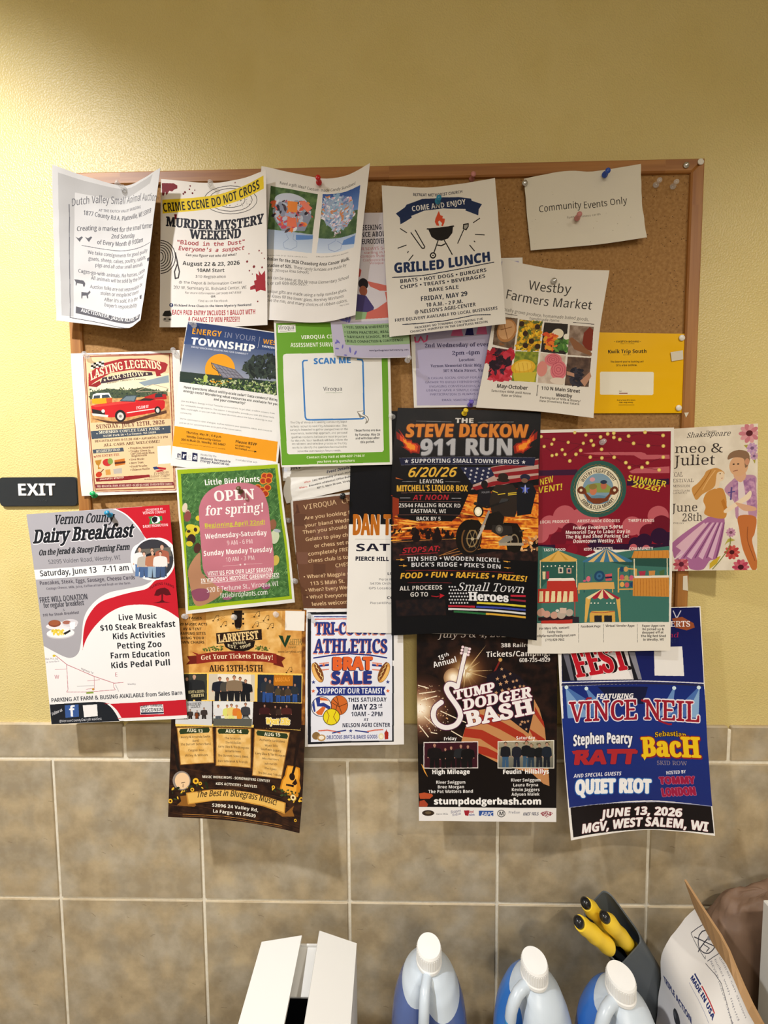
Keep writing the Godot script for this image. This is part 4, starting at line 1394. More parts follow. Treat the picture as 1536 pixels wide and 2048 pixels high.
func art_fireworks_concert_poster():
	bg("120c0c")
	ns("2a1a16","130e10",0.012,31,[0,6,811,6,815,804,4,809])
	gw("241713 2c1a14 40261a 5c3a24 7c5634 a8845a e8d8b0 fff8e8",280,402,157)
	gw("241713 35201a 553428 7c5440 b08a6c e0c8a8 fff6e4",16,624,209)
	gw("a07a58 d8b890 fff4e0",212,440,57)
	pg("c8a878",[280,399,286,408,404,244])
	pg("c8a878",[280,399,286,408,367,345])
	pg("c8a878",[280,399,286,408,441,395])
	pg("c8a878",[280,399,286,408,429,446])
	pg("c8a878",[280,399,286,408,354,484])
	pg("c8a878",[280,399,286,408,329,522])
	pg("c8a878",[280,399,286,408,243,282])
	pg("c8a878",[280,399,286,408,267,541])
	ln("f6e8cc",5.7,[9,719,64,792])
	ln("f6e8cc",5.7,[41,668,109,731])
	ln("f6e8cc",5.7,[135,636,284,705])
	ln("f6e8cc",5.7,[196,753,277,801])
	ln("f6e8cc",5.7,[11,535,105,522])
	ln("f6e8cc",5.7,[23,573,117,548])
	ln("f6e8cc",5.7,[77,763,115,770])
	ln("f6e8cc",5.7,[6,485,68,503])
	sp(120,6,3,"fff0d8 e8c8a0 d8a878",[9,485,137,484,191,649,165,763,8,776])
	ln("7a2420",10.1,[484,335,429,446,378,610])
	el("c89a5a",483,335,11,11)
	pg("c48a58",[328,636,403,623,677,564,708,621,740,734,759,918,770,1077,735,1064,665,1001,489,952,364,889,252,826,278,737])
	pg("a83422",[278,737,378,749,552,837,734,969,741,1013,540,913,365,800,265,788])
	pg("a83422",[366,654,490,698,615,767,728,874,734,912,602,811,477,742,359,692])
	pg("a83422",[646,735,740,798,753,842,671,785])
	pg("a83422",[683,608,733,696,740,734,683,653])
	pg("a83422",[302,832,402,851,552,926,558,951,364,889,252,851])
	pg("1c1620",[404,427,491,379,590,426,639,483,677,564,677,634,646,767,540,685,403,623])
	star("c89a70",491,389,11)
	star("c89a70",540,417,10)
	star("c89a70",506,433,14)
	star("c89a70",466,446,13)
	star("c89a70",577,455,11)
	star("c89a70",556,461,11)
	star("c89a70",518,464,14)
	star("c89a70",484,477,14)
	star("c89a70",596,489,11)
	star("c89a70",618,489,11)
	star("c89a70",565,496,11)
	star("c89a70",531,507,13)
	star("c89a70",494,515,14)
	star("c89a70",459,528,13)
	star("c89a70",608,697,11)
	star("c89a70",624,700,11)
	star("c89a70",643,694,10)
	star("c89a70",599,713,11)
	star("c89a70",633,741,10)
	ls("5a2a4a",38,[145,582,104,617,94,668,116,712,165,734,222,718,250,674,244,630,217,585,186,541,171,503,186,478,217,484,233,503])
	ln("5a2a4a",28.4,[235,503,261,383,289,260])
	ls("f2ecec",29.1,[145,582,104,617,94,668,116,712,165,734,222,718,250,674,244,630,217,585,186,541,171,503,186,478,217,484,233,503])
	ln("f2ecec",21.8,[235,503,261,383,289,260])
	el("f0d8e0",266,260,8,8)
	el("f0d8e0",306,271,8,8)
	el("f0d8e0",262,278,8,8)
	el("f0d8e0",302,289,8,8)
	el("f0d8e0",258,296,8,8)
	el("f0d8e0",297,306,8,8)
	pg("c8c0c0",[275,260,299,265,292,296,273,294])
	tx("TUMP",218,570,453,518,51,"f6f2f2","f",0.1,2.9,0,"6a1c3c",4.1)
	tx("DODGER",266,631,664,550,58,"f6f2f2","f",0.15,2.9,0,"6a1c3c",4.1)
	tx("BASH",284,728,680,646,85,"f6f2f2","f",0,4.4,0,"6a1c3c",4.1)
	tx("15",126,339,161,332,29,"f0eeee","b")
	tx("th",160,317,188,311,19,"f0eeee","b")
	tx("Annual",99,382,235,347,33,"f0eeee","b")
	tx("July 3 & 4, 2026",125,206,552,201,38,"e8dcd8","e",0.25)
	tx("388 Railroad St",486,262,738,256,23,"e8e4e0","b")
	tx("Tickets/Camping:",401,319,770,309,31,"e8e4e0","b")
	tx("608-735-4929",591,348,770,344,23,"e8e4e0","b")
	tx("Friday",152,810,228,807,19,"f4f2f0","b")
	tx("Saturday",574,803,685,800,19,"f4f2f0","b")
	pg("e8e0dc",[34,820,353,815,352,975,31,977])
	pg("3a1420",[39,826,349,820,348,970,36,972])
	pg("121012",[71,907,124,907,125,973,101,973,97,921,92,973,68,973])
	pg("b0806c",[94,847,102,847,103,858,93,858])
	ps("161214",[92,853,104,853,131,860,139,872,140,908,130,910,125,913,70,913,64,910,54,909,57,873,65,860])
	el("b0806c",59,912,4,4)
	el("b0806c",135,911,4,4)
	el("4a3028",98,837,9,10)
	el("b0806c",98,840,8,10)
	pg("121012",[138,918,182,918,183,972,163,973,160,930,156,973,136,973])
	pg("b0806c",[157,869,164,869,165,878,157,878])
	ps("121012",[156,874,165,874,188,879,194,890,195,919,187,921,182,923,138,923,133,921,125,920,127,890,133,880])
	el("b0806c",129,922,3,4)
	el("b0806c",191,922,3,4)
	el("4a3028",161,861,8,8)
	el("b0806c",161,864,6,8)
	pg("121012",[171,914,218,914,219,972,198,972,195,926,190,972,169,972])
	pg("b0806c",[192,860,199,860,200,870,191,871])
	ps("161214",[190,866,200,866,225,872,231,883,233,915,224,916,219,919,170,919,165,916,157,915,159,883,166,872])
	el("b0806c",161,918,3,4)
	el("b0806c",229,917,3,4)
	el("4a3028",195,851,8,9)
	el("b0806c",195,855,7,9)
	pg("121012",[226,909,276,909,277,972,255,972,251,923,246,972,224,972])
	pg("b0806c",[248,852,256,852,256,863,247,863])
	ps("24262a",[246,858,257,858,283,864,290,876,292,910,283,912,277,914,225,915,220,912,210,911,213,876,220,864])
	el("b0806c",215,913,3,4)
	el("b0806c",288,913,3,4)
	el("4a3028",252,842,9,10)
	el("b0806c",252,845,7,10)
	pg("121012",[267,910,317,910,318,971,296,972,292,924,287,972,265,972])
	pg("b0806c",[289,854,296,854,297,865,288,865])
	ps("121012",[287,860,298,860,323,866,330,878,332,911,323,913,317,915,267,916,261,913,252,912,254,878,262,866])
	el("b0806c",256,914,3,4)
	el("b0806c",327,914,3,4)
	el("4a3028",293,845,9,10)
	el("b0806c",293,848,7,9)
	pg("e8e4d8",[466,813,796,804,797,972,465,974])
	gr("a8a088","6a6a60",[471,818,791,810,792,967,470,969])
	sp(40,9,8,"8a7a50 b8ac88 6a6448",[471,820,790,811,790,872,471,880])
	pg("3a5a7a",[493,899,529,899,530,967,514,968,511,914,508,968,492,968])
	pg("b08c74",[507,836,516,836,517,848,506,848])
	ps("1c1c22",[506,843,517,843,534,850,539,863,541,900,534,902,530,905,493,905,489,902,482,901,484,863,489,850])
	el("b08c74",485,904,4,4)
	el("b08c74",537,903,4,4)
	el("3a2a20",512,826,10,11)
	el("b08c74",512,830,8,10)
	pg("1c2434",[560,900,595,900,596,967,580,967,577,915,574,967,558,967])
	pg("b08c74",[573,839,582,839,582,850,572,850])
	ps("20222c",[571,845,583,845,599,852,604,865,606,901,599,903,595,906,559,906,555,903,549,902,550,865,555,852])
	el("b08c74",552,904,4,4)
	el("b08c74",603,904,4,4)
	el("3a2a20",577,828,10,10)
	el("b08c74",577,832,8,10)
	pg("3c5870",[615,895,653,895,654,966,637,967,634,911,630,967,614,967])
	pg("b08c74",[629,830,638,830,639,842,628,842])
	ps("16181c",[627,837,640,837,657,844,663,858,664,896,657,898,653,901,614,901,610,898,603,897,605,858,610,844])
	el("b08c74",607,900,4,5)
	el("b08c74",661,900,4,5)
	el("3a2a20",634,819,10,11)
	el("b08c74",634,823,8,11)
	pg("2c3c4c",[645,902,679,902,680,966,665,966,662,916,659,966,644,967])
	pg("b08c74",[658,844,666,844,667,855,657,855])
	ps("181a1e",[656,850,667,850,683,856,688,869,689,903,683,905,679,908,645,908,641,905,635,904,636,869,641,856])
	el("b08c74",638,907,3,4)
	el("b08c74",686,906,3,4)
	el("3a2a20",662,834,9,10)
	el("b08c74",662,837,8,10)
	pg("22262e",[692,901,726,901,727,966,712,966,709,915,706,966,691,966])
	pg("b08c74",[705,842,713,842,714,853,704,853])
	ps("15171a",[703,849,714,848,730,855,735,867,737,902,730,904,727,907,692,907,688,904,681,903,683,868,688,855])
	el("b08c74",684,906,4,4)
	el("b08c74",734,905,4,4)
	el("3a2a20",709,832,9,10)
	el("b08c74",709,836,8,10)
	pg("1a1e28",[735,898,771,898,772,966,756,966,753,913,750,966,734,966])
	pg("b08c74",[748,836,757,836,758,848,748,848])
	ps("1c2430",[747,843,758,843,775,849,780,863,782,899,775,901,771,904,735,904,731,901,724,900,725,863,730,850])
	el("b08c74",727,903,4,4)
	el("b08c74",779,902,4,4)
	el("3a2a20",753,826,10,11)
	el("b08c74",753,830,8,10)
	tx("High Mileage",80,1009,304,1007,25,"f4f2f0","b",0,0.7)
	tx("Feudin' Hillbillys",495,1006,767,1002,25,"f4f2f0","b",0,0.7)
	tx("River Swiggum",103,1067,278,1066,18,"f0eeec","b")
	tx("Bree Morgan",112,1095,270,1093,18,"f0eeec","b")
	tx("The Pat Watters Band",58,1123,322,1119,18,"f0eeec","b")
	tx("River Swiggum",542,1051,719,1050,18,"f0eeec","b")
	tx("Laura Bryna",555,1080,705,1079,18,"f0eeec","b")
	tx("Kevin Jaggers",546,1107,713,1107,18,"f0eeec","b")
	tx("Adysen Malek",546,1135,712,1134,18,"f0eeec","b")
	pg("b8502c",[2,1126,34,1120,78,1128,86,1139,65,1157,8,1158])
	pg("a8442a",[5,1171,33,1164,55,1189,49,1205,1,1204])
	pg("e8a040",[18,950,27,959,52,1017,56,1029,36,998])
	tx("stumpdodgerbash.com",89,1189,724,1185,36,"f6f4f2","b",0,1.5)
	pg("eeebe8",[0,1206,813,1206,811,1292,-2,1291])
	el("3a2c20",55,1242,36,17)
	el("6a5a40",55,1240,18,8)
	tx("Barre Mills",103,1253,173,1252,10,"77777c","e")
	tx("Stoney",188,1244,248,1235,17,"4a4a78","e",0.2)
	tx("Hollow",197,1259,248,1251,13,"4a4a78","e",0.2)
	pg("a02432",[266,1225,299,1224,292,1257,273,1254])
	tx("Royal",292,1239,324,1238,15,"a02432","b")
	tx("Bank",297,1256,330,1254,11,"3a4a8a","b")
	pg("3458a0",[354,1225,439,1225,439,1256,354,1255])
	tx("EAPC",365,1255,434,1256,23,"e8e8f0","b",0.3)
	el("3a3a3e",486,1241,24,22)
	el("eeebe8",486,1241,20,18)
	tx("M",472,1252,501,1252,23,"3a3a3e","b")
	tx("Preline",528,1241,596,1240,15,"9a9aa4","b")
	tx("KNEF 103.5",613,1251,705,1250,18,"2a2c4a","b",0.2)
	tx("094",723,1252,782,1252,22,"8a2434","b")
	ln("9a3444",2.5,[718,1238,752,1225,790,1237,754,1261,718,1238])

func art_rock_festival_poster():
	bg("efece8")
	gr("161c58","1a2468",[28,-10,820,7,822,449,14,415])
	pg("1a1a22",[21,147,430,170,473,420,18,396])
	pg("6a6a78",[27,230,60,232,88,398,65,396])
	pg("8a8a96",[408,253,443,255,478,417,457,416])
	pg("d8d4d8",[80,223,401,243,431,415,104,399])
	pg("f0ecec",[229,279,373,288,421,411,184,398])
	tx("FEST",120,380,436,351,156,"1a1014","f",-0.18,4.6)
	tx("FEST",102,379,415,350,156,"c01a2c","f",-0.18,4.6,0,"f0e0e0",3.4)
	ln("e8e8f0",5.8,[11,405,823,441])
	ln("2a2a4a",10.4,[11,418,822,454])
	ln("d8d8e8",5.9,[670,20,689,67,714,21])
	pg("9a5030",[662,66,720,58,782,96,788,122,742,137,679,119])
	tx("CONCERTS",524,111,765,116,33,"f0ecf0","f")
	tx("and",606,177,696,176,27,"b02858","e",0.2)
	tx("EVENT",598,208,681,210,24,"2a3a6a","s")
	pg("f0eeec",[553,228,713,229,717,400,551,396])
	gr("1a2c78","1e3486",[15,425,823,458,830,680,10,649])
	pg("7aa0d0",[34,433,45,434,212,668,36,652])
	pg("4a70b0",[34,433,45,434,397,683,212,668])
	pg("5f86c0",[150,448,161,449,357,680,218,669])
	pg("6a90c8",[654,469,664,469,631,686,528,687])
	pg("8ab0d8",[789,465,799,465,781,682,707,684])
	pg("4a70b4",[789,465,799,465,688,685,567,687])
	el("d8ecf4",39,433,11,11)
	el("d8ecf4",155,449,11,11)
	el("d8ecf4",659,469,11,11)
	el("d8ecf4",794,465,11,11)
	pg("161c40",[222,444,511,461,481,560,310,550])
	tx("FEATURING",207,512,423,524,28,"f4f2f4","b",0.18,0.8)
	tx("VINCE NEIL",46,630,793,659,112,"9c1c30","e",0,2.3,0,"f0e8f0",6.1)
	ln("9c1c30",10.5,[131,536,159,505,183,506])
	ln("9c1c30",10.6,[469,536,508,550,569,654,632,680])
	gr("1e3486","1c2c74",[2,608,832,640,826,1133,7,1114])
	tx("VINCE NEIL",46,632,793,661,112,"9c1c30","e",0,2.3,0,"f0e8f0",6.1)
	ln("9c1c30",10.6,[469,538,507,552,568,659,619,679,639,678])
	tx("Stephen Pearcy",59,773,406,793,61,"f4f4fa","b",0,1.5,9,"101a4a",3.5)
	tx("RATT",45,875,418,908,74,"b02a32","b",0.12,5.3,0,"16245c",3.4)
	pg("b02a32",[48,800,153,803,145,819,56,819])
	pg("b02a32",[257,810,426,823,412,842,259,832])
	tx("Sebastian",539,756,716,755,28,"e8b820","f",0,0,8,"301a20",2.6)
	tx("BacH",461,874,789,869,111,"8c2030","f",0,6.9)
	tx("BacH",457,868,786,863,111,"f2c820","f",0,4.6,0,"8c1c28",5.2)
	pg("f2c820",[463,870,493,857,472,894])
	pg("f2c820",[753,865,787,902,764,877])
	tx("SKID ROW",541,919,710,914,24,"9a8a90","e")
	tx("AND SPECIAL GUESTS",46,952,331,970,21,"f0eef4","b",0.18)
	tx("HOSTED BY",590,974,699,960,19,"f0eef4","b",0.1)
	tx("QUIET RIOT",49,1044,496,1083,75,"f4f4f6","b",0,5.2,0,"2c6cb8",5)
	tx("TOMMY",552,1030,745,1015,38,"9c1c44","b",0,3,0,"d87a98",1.7)
	tx("LONDON",560,1101,748,1079,43,"9c1c44","b",0,3,0,"d87a98",1.7)
	pg("161012",[14,1115,181,1120,409,1134,631,1136,820,1135,821,1280,650,1287,398,1288,174,1279,16,1279])
	ln("8a90b8",3.1,[14,1113,181,1118,410,1132,631,1134,820,1134])
	tx("JUNE 13, 2026",196,1199,660,1210,44,"f4f2f2","b",0.18,2.2,0,"7a2030",1.7)
	tx("MGV, WEST SALEM, WI",66,1266,791,1273,48,"f4f2f2","b",0.18,2.2,0,"7a2030",1.7)

func art_bake_sale_flyer():
	bg("e9e6e4")
	pg("17181f",[9,16,519,21,515,790,16,793])
	pg("e6e8f2",[30,31,510,35,506,783,34,780])
	pg("e9e6e4",[510,310,517,310,517,342,510,342])
	ln("27357f",6.4,[48,43,243,48,482,51])
	ln("d8604a",5.5,[53,58,243,60,478,67])
	tx("TRI-COUNTY",49,152,473,160,69,"e08a70","f",0,2.1)
	tx("ATHLETICS",43,260,479,270,80,"e08a70","f",0,2.1)
	tx("TRI-COUNTY",56,146,479,154,69,"27357f","f",0,2.1)
	tx("ATHLETICS",47,253,483,264,80,"27357f","f",0,2.1)
	ln("27357f",8.2,[45,284,151,271,261,265,380,275,479,294])
	tx("BRAT",151,357,388,360,69,"1f2344","b",0,7.4)
	tx("BRAT",155,355,391,358,69,"e0632c","b",0,5.3)
	tx("SALE",146,442,386,446,69,"e08a70","b",0,4.8)
	tx("SALE",152,438,391,441,69,"27357f","b",0,4.2)
	ln("e08a70",7.3,[80,318,137,314])
	ln("27357f",11.9,[80,331,137,327])
	ln("e08a70",7.3,[80,357,137,353])
	star("e0632c",106,327,12)
	ln("e08a70",7.4,[448,328,391,321])
	ln("27357f",12,[448,340,390,334])
	ln("e08a70",7.4,[448,367,390,360])
	star("e0632c",421,335,12)
	el("8a5a20",71,370,28,63,-0.42)
	el("d89a48",70,370,26,59,-0.42)
	el("eab868",62,376,14,46,-0.42)
	el("7a4422",78,363,16,59,-0.42)
	ln("f0d890",4.1,[50,315,64,327,62,339,77,351,74,363,89,375,86,387,101,399,98,411])
	el("8a5a20",459,380,29,63,0.42)
	el("d89a48",460,380,26,60,0.42)
	el("eab868",469,387,14,46,0.42)
	el("7a4422",452,373,16,60,0.42)
	ln("f0d890",4.1,[480,326,466,337,468,349,454,361,456,373,442,385,444,397,430,408,432,420])
	star("27357f",47,425,13)
	star("27357f",482,436,13)
	star("e0632c",46,478,13)
	star("e0632c",482,489,13)
	pg("27357f",[60,453,470,463,457,487,470,514,62,505,76,480])
	tx("SUPPORT OUR TEAMS!",82,494,449,503,31,"eef0f6","b")
	el("3a2016",197,567,52,59)
	el("d06a2a",197,567,49,57)
	ln("4a2814",3.2,[149,547,197,574,243,557])
	ln("4a2814",3.2,[183,514,197,570,215,621])
	ln("4a2814",3.2,[160,527,188,555,174,611])
	el("20264a",94,571,60,60)
	el("f0ecec",94,571,56,56)
	pg("2c3c8a",[60,523,87,515,85,552,106,548,147,573,145,596,106,571,69,570])
	pg("d86a30",[83,517,119,523,138,538,87,534])
	pg("d86a30",[61,604,101,571,120,576,97,622,74,619])
	pg("2c3c8a",[40,560,51,532,60,598,51,602])
	el("4a4410",153,634,50,50)
	el("e8d420",153,634,46,46)
	ln("8a3c20",3.2,[124,595,139,628,127,669])
	ln("8a3c20",3.2,[181,597,165,634,184,669])
	tx("THIS SATURDAY",249,549,474,552,25,"20243c","b")
	tx("MAY 23",274,596,418,597,32,"20243c","b",0,0.5)
	tx("rd",425,579,450,578,16,"20243c","b")
	ln("20243c",2.8,[426,586,450,585])
	tx("10AM - 2PM",266,634,452,637,26,"20243c","b")
	tx("AT",341,664,368,665,16,"20243c","b")
	tx("NELSON AGRI CENTER",215,698,494,701,24,"20243c","b")
	ln("d8705a",7.4,[77,715,129,712,177,722,206,733])
	ln("27357f",7.5,[157,731,188,724,238,717])
	ln("27357f",7.4,[290,719,334,726,370,732])
	ln("d8705a",7.4,[361,727,406,720,454,717])
	star("27357f",265,721,12)
	el("8a6a40",64,744,23,23)
	el("b89058",95,757,24,20)
	el("f0e8d8",95,756,16,12)
	tx("DELICIOUS BRATS & BAKED GOODS",124,766,421,769,21,"27357f","b")
	el("e8dcb0",442,757,16,19)
	el("f6f0d8",442,759,9,11)
	pg("a8281c",[461,736,469,725,472,713,475,725,484,735,483,774,463,776])

func art_bluegrass_festival_poster():
	bg("241712")
	ns("e0a95c","c98d44",0.012,41,[13,-6,773,0,774,373,20,412])
	ns("ecc078","d8a050",0.01,42,[194,16,642,8,634,293,197,312])
	ln("8a5a2c",3,[8,6,770,5,763,374,14,409,8,6])
	ns("a8702c","6a3c1c",0.02,43,[756,0,783,0,789,648,765,651])
	pg("1f1512",[358,12,408,11,405,101,394,125,371,122,363,99])
	el("1f1512",353,32,6,6)
	el("1f1512",413,32,6,6)
	el("1f1512",353,61,6,6)
	el("1f1512",413,61,6,6)
	el("1f1512",354,91,6,6)
	el("1f1512",414,90,6,6)
	ln("d8c8a0",2.3,[369,118,401,119])
	ln("4a3418",2.4,[238,75,255,45,269,42])
	el("4a3418",236,76,5,4)
	el("4a3418",265,70,5,4)
	ln("4a3418",2.3,[269,42,269,69])
	ln("4a3418",2.4,[284,109,301,80,316,77])
	el("4a3418",283,111,5,4)
	el("4a3418",311,104,5,4)
	ln("4a3418",2.3,[316,77,316,103])
	ln("4a3418",2.3,[479,47,496,18,510,15])
	el("4a3418",478,48,5,4)
	el("4a3418",506,42,5,4)
	ln("4a3418",2.3,[510,15,511,40])
	ln("4a3418",2.3,[534,68,551,39,565,36])
	el("4a3418",533,70,5,4)
	el("4a3418",561,63,5,4)
	ln("4a3418",2.3,[565,36,565,62])
	ln("4a3418",2.3,[471,108,488,78,502,75])
	el("4a3418",470,109,5,4)
	el("4a3418",498,102,5,4)
	ln("4a3418",2.3,[502,75,503,101])
	ln("4a3418",2.3,[560,114,577,84,591,81])
	el("4a3418",559,115,5,4)
	el("4a3418",587,108,5,4)
	ln("4a3418",2.3,[591,81,592,107])
	ln("4a3418",2.2,[673,364,690,335,704,331])
	el("4a3418",672,365,5,4)
	el("4a3418",700,357,5,4)
	ln("4a3418",2.2,[704,331,705,356])
	ln("6a4c24",1.2,[252,75,304,45])
	ln("6a4c24",1.2,[255,83,307,53])
	ln("6a4c24",1.2,[488,87,534,77,592,98])
	ln("6a4c24",1.2,[459,42,508,46])
	ln("6a4c24",1.2,[459,50,508,55])
	tx("5 STAGES",55,68,171,67,14,"2a1c10","b")
	tx("20 MUSIC ACTS",38,106,203,104,15,"2a1c10","b")
	tx("RV & TENT",59,136,169,134,16,"2a1c10","b")
	tx("CAMPING SITES",28,164,194,161,16,"2a1c10","b")
	tx("BRING YOUR",34,192,185,189,16,"2a1c10","b")
	tx("OWN CHAIRS",40,218,187,215,16,"2a1c10","b")
	pg("1e1512",[299,206,486,188,478,226,444,248,398,258,346,252,311,233])
	pg("2a1a14",[254,151,522,118,526,181,259,216])
	tx("LARRYFEST",268,207,507,176,47,"e8c88c","f",0,1.3)
	tx("KVAMA",354,217,433,208,15,"d8c8a0","b")
	tx("EST. 1998",322,229,461,218,18,"d8c8a0","b",0,0,-17)
	sp(90,9,5,"4a5a28 6a7a34 3a4420",[176,242,299,224,300,253,185,262])
	sp(70,9,6,"4a5a28 6a7a34 3a4420",[489,214,576,228,565,248,484,244])
	pg("6a2018",[84,294,150,287,154,337,79,345,99,321])
	pg("6a2018",[599,261,666,280,643,304,658,337,594,324])
	pg("8a2a20",[110,266,150,278,145,290])
	pg("8a2a20",[139,284,242,264,380,254,530,252,611,260,614,317,531,310,381,312,243,323,141,340])
	tx("Get Your Tickets Today!",165,316,594,296,28,"f4e4c0","f",0,0,8)
	tx("AUG 13TH-15TH",216,383,534,368,38,"2c1c12","f",0,0.7)
	pg("1f3a24",[622,152,647,153,659,195,673,150,696,149,663,223])
	tx("LITTLE",691,188,764,184,17,"2a4028","e")
	tx("VALLEY",685,206,764,202,16,"2a4028","e")
	tx("STAGE",681,224,728,220,10,"2a4028","e")
	tx("www.larryfest.org",619,253,758,246,12,"2a2418","s",0.15)
	pg("f0eae0",[660,7,774,7,774,120,660,120])
	pg("f0c860",[43,396,768,365,765,532,18,568])
	pg("3a3c34",[43,404,203,397,205,552,34,557])
	pg("1a1a1a",[91,495,170,492,173,564,138,566,130,509,124,566,90,568])
	pg("c09880",[125,427,134,427,135,440,124,440])
	ps("26282a",[123,435,136,434,179,440,190,454,194,493,179,495,171,498,90,501,81,499,67,497,69,458,80,443])
	el("c09880",74,500,4,5)
	el("c09880",187,496,4,5)
	el("c09880",129,416,10,11)
	el("c09880",129,420,9,11)
	pg("1a1a1a",[69,498,106,497,108,561,92,562,88,511,85,562,69,563])
	pg("a88068",[82,438,91,438,92,449,82,450])
	ps("1e2022",[81,445,92,444,110,450,116,463,118,498,111,499,107,502,68,504,64,501,57,500,58,465,63,452])
	el("a88068",61,503,4,4)
	el("a88068",114,501,4,4)
	el("2a1c14",86,428,9,10)
	el("a88068",86,432,8,10)
	pg("1a1a18",[82,498,193,491,191,540,143,551,91,544])
	tx("KENNY & AMANDA",96,518,190,508,16,"e8d8a0","f")
	tx("SMITH",114,540,188,532,17,"e8d8a0","f")
	pg("cfc4b0",[214,397,485,388,484,543,214,552])
	pg("e8e0d0",[266,397,462,389,463,468,267,479])
	pg("1c1c20",[251,494,307,492,309,558,285,559,279,507,275,559,250,561])
	pg("b88468",[274,432,283,432,283,443,273,444])
	ps("1f222c",[273,439,284,438,314,444,322,456,325,492,314,494,308,497,250,500,244,497,233,496,235,460,243,447])
	el("b88468",238,499,4,4)
	el("b88468",320,495,4,4)
	el("2a1c14",278,422,10,10)
	el("b88468",278,426,8,10)
	pg("1c1c20",[297,493,353,490,355,555,330,556,325,506,320,557,296,558])
	pg("b88468",[320,433,328,432,329,444,319,444])
	ps("4a4640",[319,439,330,439,359,444,367,456,370,491,359,493,353,496,296,499,290,496,280,496,282,460,290,447])
	el("b88468",285,498,4,4)
	el("b88468",365,494,4,4)
	el("2a1c14",324,423,9,10)
	el("b88468",324,426,8,10)
	pg("1c1c20",[371,488,428,485,430,550,405,552,400,501,395,552,370,554])
	pg("b88468",[395,427,403,426,404,437,394,438])
	ps("3a3a3e",[393,433,405,432,435,437,443,449,445,485,435,487,429,490,370,494,364,491,354,491,355,454,364,441])
	el("b88468",359,493,4,4)
	el("b88468",440,488,4,4)
	el("2a1c14",399,416,9,10)
	el("b88468",399,420,8,10)
	pg("1c1c20",[406,493,457,489,459,548,436,550,431,504,427,550,405,552])
	pg("b88468",[427,437,435,437,435,447,426,448])
	ps("17191f",[426,443,436,443,463,447,470,458,473,489,463,491,458,494,405,498,399,496,390,495,391,463,399,451])
	el("b88468",394,497,3,4)
	el("b88468",468,492,3,4)
	el("2a1c14",431,428,9,9)
	el("b88468",431,431,7,9)
	pg("1c1c20",[335,486,395,483,397,552,371,554,365,500,360,555,334,556])
	pg("b88468",[360,421,369,420,370,432,359,433])
	ps("857058",[358,428,371,427,402,432,411,445,414,483,403,485,396,489,334,492,327,490,316,489,318,450,327,436])
	el("b88468",322,491,4,5)
	el("b88468",408,486,4,5)
	el("2a1c14",364,410,10,11)
	el("b88468",364,414,8,11)
	pg("1f2838",[502,387,762,375,762,527,501,546])
	pg("b8701c",[598,383,711,378,711,438,595,445])
	tx("GRASCALS",604,422,694,412,22,"e89838","b")
	pg("2a4a88",[532,480,567,478,569,542,553,543,550,493,547,544,531,545])
	pg("a87c64",[545,420,553,420,554,431,544,431])
	ps("2a3038",[543,427,555,426,571,431,576,443,578,478,572,480,568,483,531,486,527,483,521,482,522,447,527,434])
	el("a87c64",524,485,4,4)
	el("a87c64",575,481,3,4)
	el("2a1c14",549,410,9,10)
	el("a87c64",549,413,8,10)
	pg("2a4a88",[559,483,592,481,593,540,579,541,576,495,573,542,559,543])
	pg("a87c64",[571,428,579,428,580,438,570,439])
	ps("3a3430",[570,434,580,433,596,438,600,449,602,481,596,483,592,486,559,489,555,486,549,485,550,453,555,441])
	el("a87c64",552,488,3,4)
	el("a87c64",599,484,3,4)
	el("2a1c14",575,419,9,9)
	el("a87c64",575,422,7,9)
	pg("2a4a88",[613,495,637,493,638,536,627,537,625,503,623,537,613,538])
	pg("a87c64",[622,454,628,454,628,461,621,462])
	ps("4a4030",[621,458,629,458,640,461,643,469,644,493,640,494,637,496,613,498,610,497,605,496,606,472,610,464])
	el("a87c64",608,498,2,3)
	el("a87c64",642,495,2,3)
	el("2a1c14",625,447,6,7)
	el("a87c64",625,450,5,7)
	pg("2a4a88",[643,497,665,495,666,533,656,534,654,504,653,534,643,535])
	pg("a87c64",[651,461,656,461,657,468,651,468])
	ps("3a3028",[650,465,657,465,667,468,670,475,671,495,667,497,665,499,643,500,641,499,637,498,637,478,640,470])
	el("a87c64",639,500,2,2)
	el("a87c64",669,497,2,2)
	el("2a1c14",654,455,6,6)
	el("a87c64",654,458,4,6)
	pg("2a4a88",[671,491,695,489,696,530,686,531,683,499,681,532,671,533])
	pg("a87c64",[680,452,685,451,686,459,679,459])
	ps("4a3c30",[679,456,686,455,697,459,701,467,702,489,698,490,695,492,671,495,668,493,664,492,665,470,668,461])
	el("a87c64",666,494,2,3)
	el("a87c64",700,491,2,3)
	el("2a1c14",683,445,6,7)
	el("a87c64",683,447,5,6)
	pg("2a4a88",[710,481,737,479,738,527,726,528,724,490,722,528,710,529])
	pg("a87c64",[720,437,726,436,727,444,719,445])
	ps("2c3034",[719,441,727,441,740,444,744,453,745,479,740,481,737,483,710,485,707,484,702,483,702,457,706,447])
	el("a87c64",704,485,3,3)
	el("a87c64",743,482,3,3)
	el("2a1c14",723,429,7,8)
	el("a87c64",723,432,6,7)
	pg("c8c8c8",[23,567,235,558,238,745,25,750])
	tx("SOUTHERN",93,591,174,581,15,"2a2a2e","f")
	tx("LEGACY",112,604,169,599,16,"2a2a2e","f")
	pg("2c2624",[99,648,121,647,122,676,112,677,110,654,109,677,99,677])
	pg("a88068",[108,621,111,621,112,626,107,626])
	ps("3a3230",[107,624,112,624,123,626,126,631,127,647,123,648,121,649,99,650,97,649,93,649,93,633,96,627])
	el("a88068",95,650,2,2)
	el("a88068",125,649,2,2)
	el("2a1c14",109,616,4,5)
	el("a88068",110,618,3,4)
	pg("2c2624",[140,649,159,648,160,674,152,675,150,654,149,675,140,675])
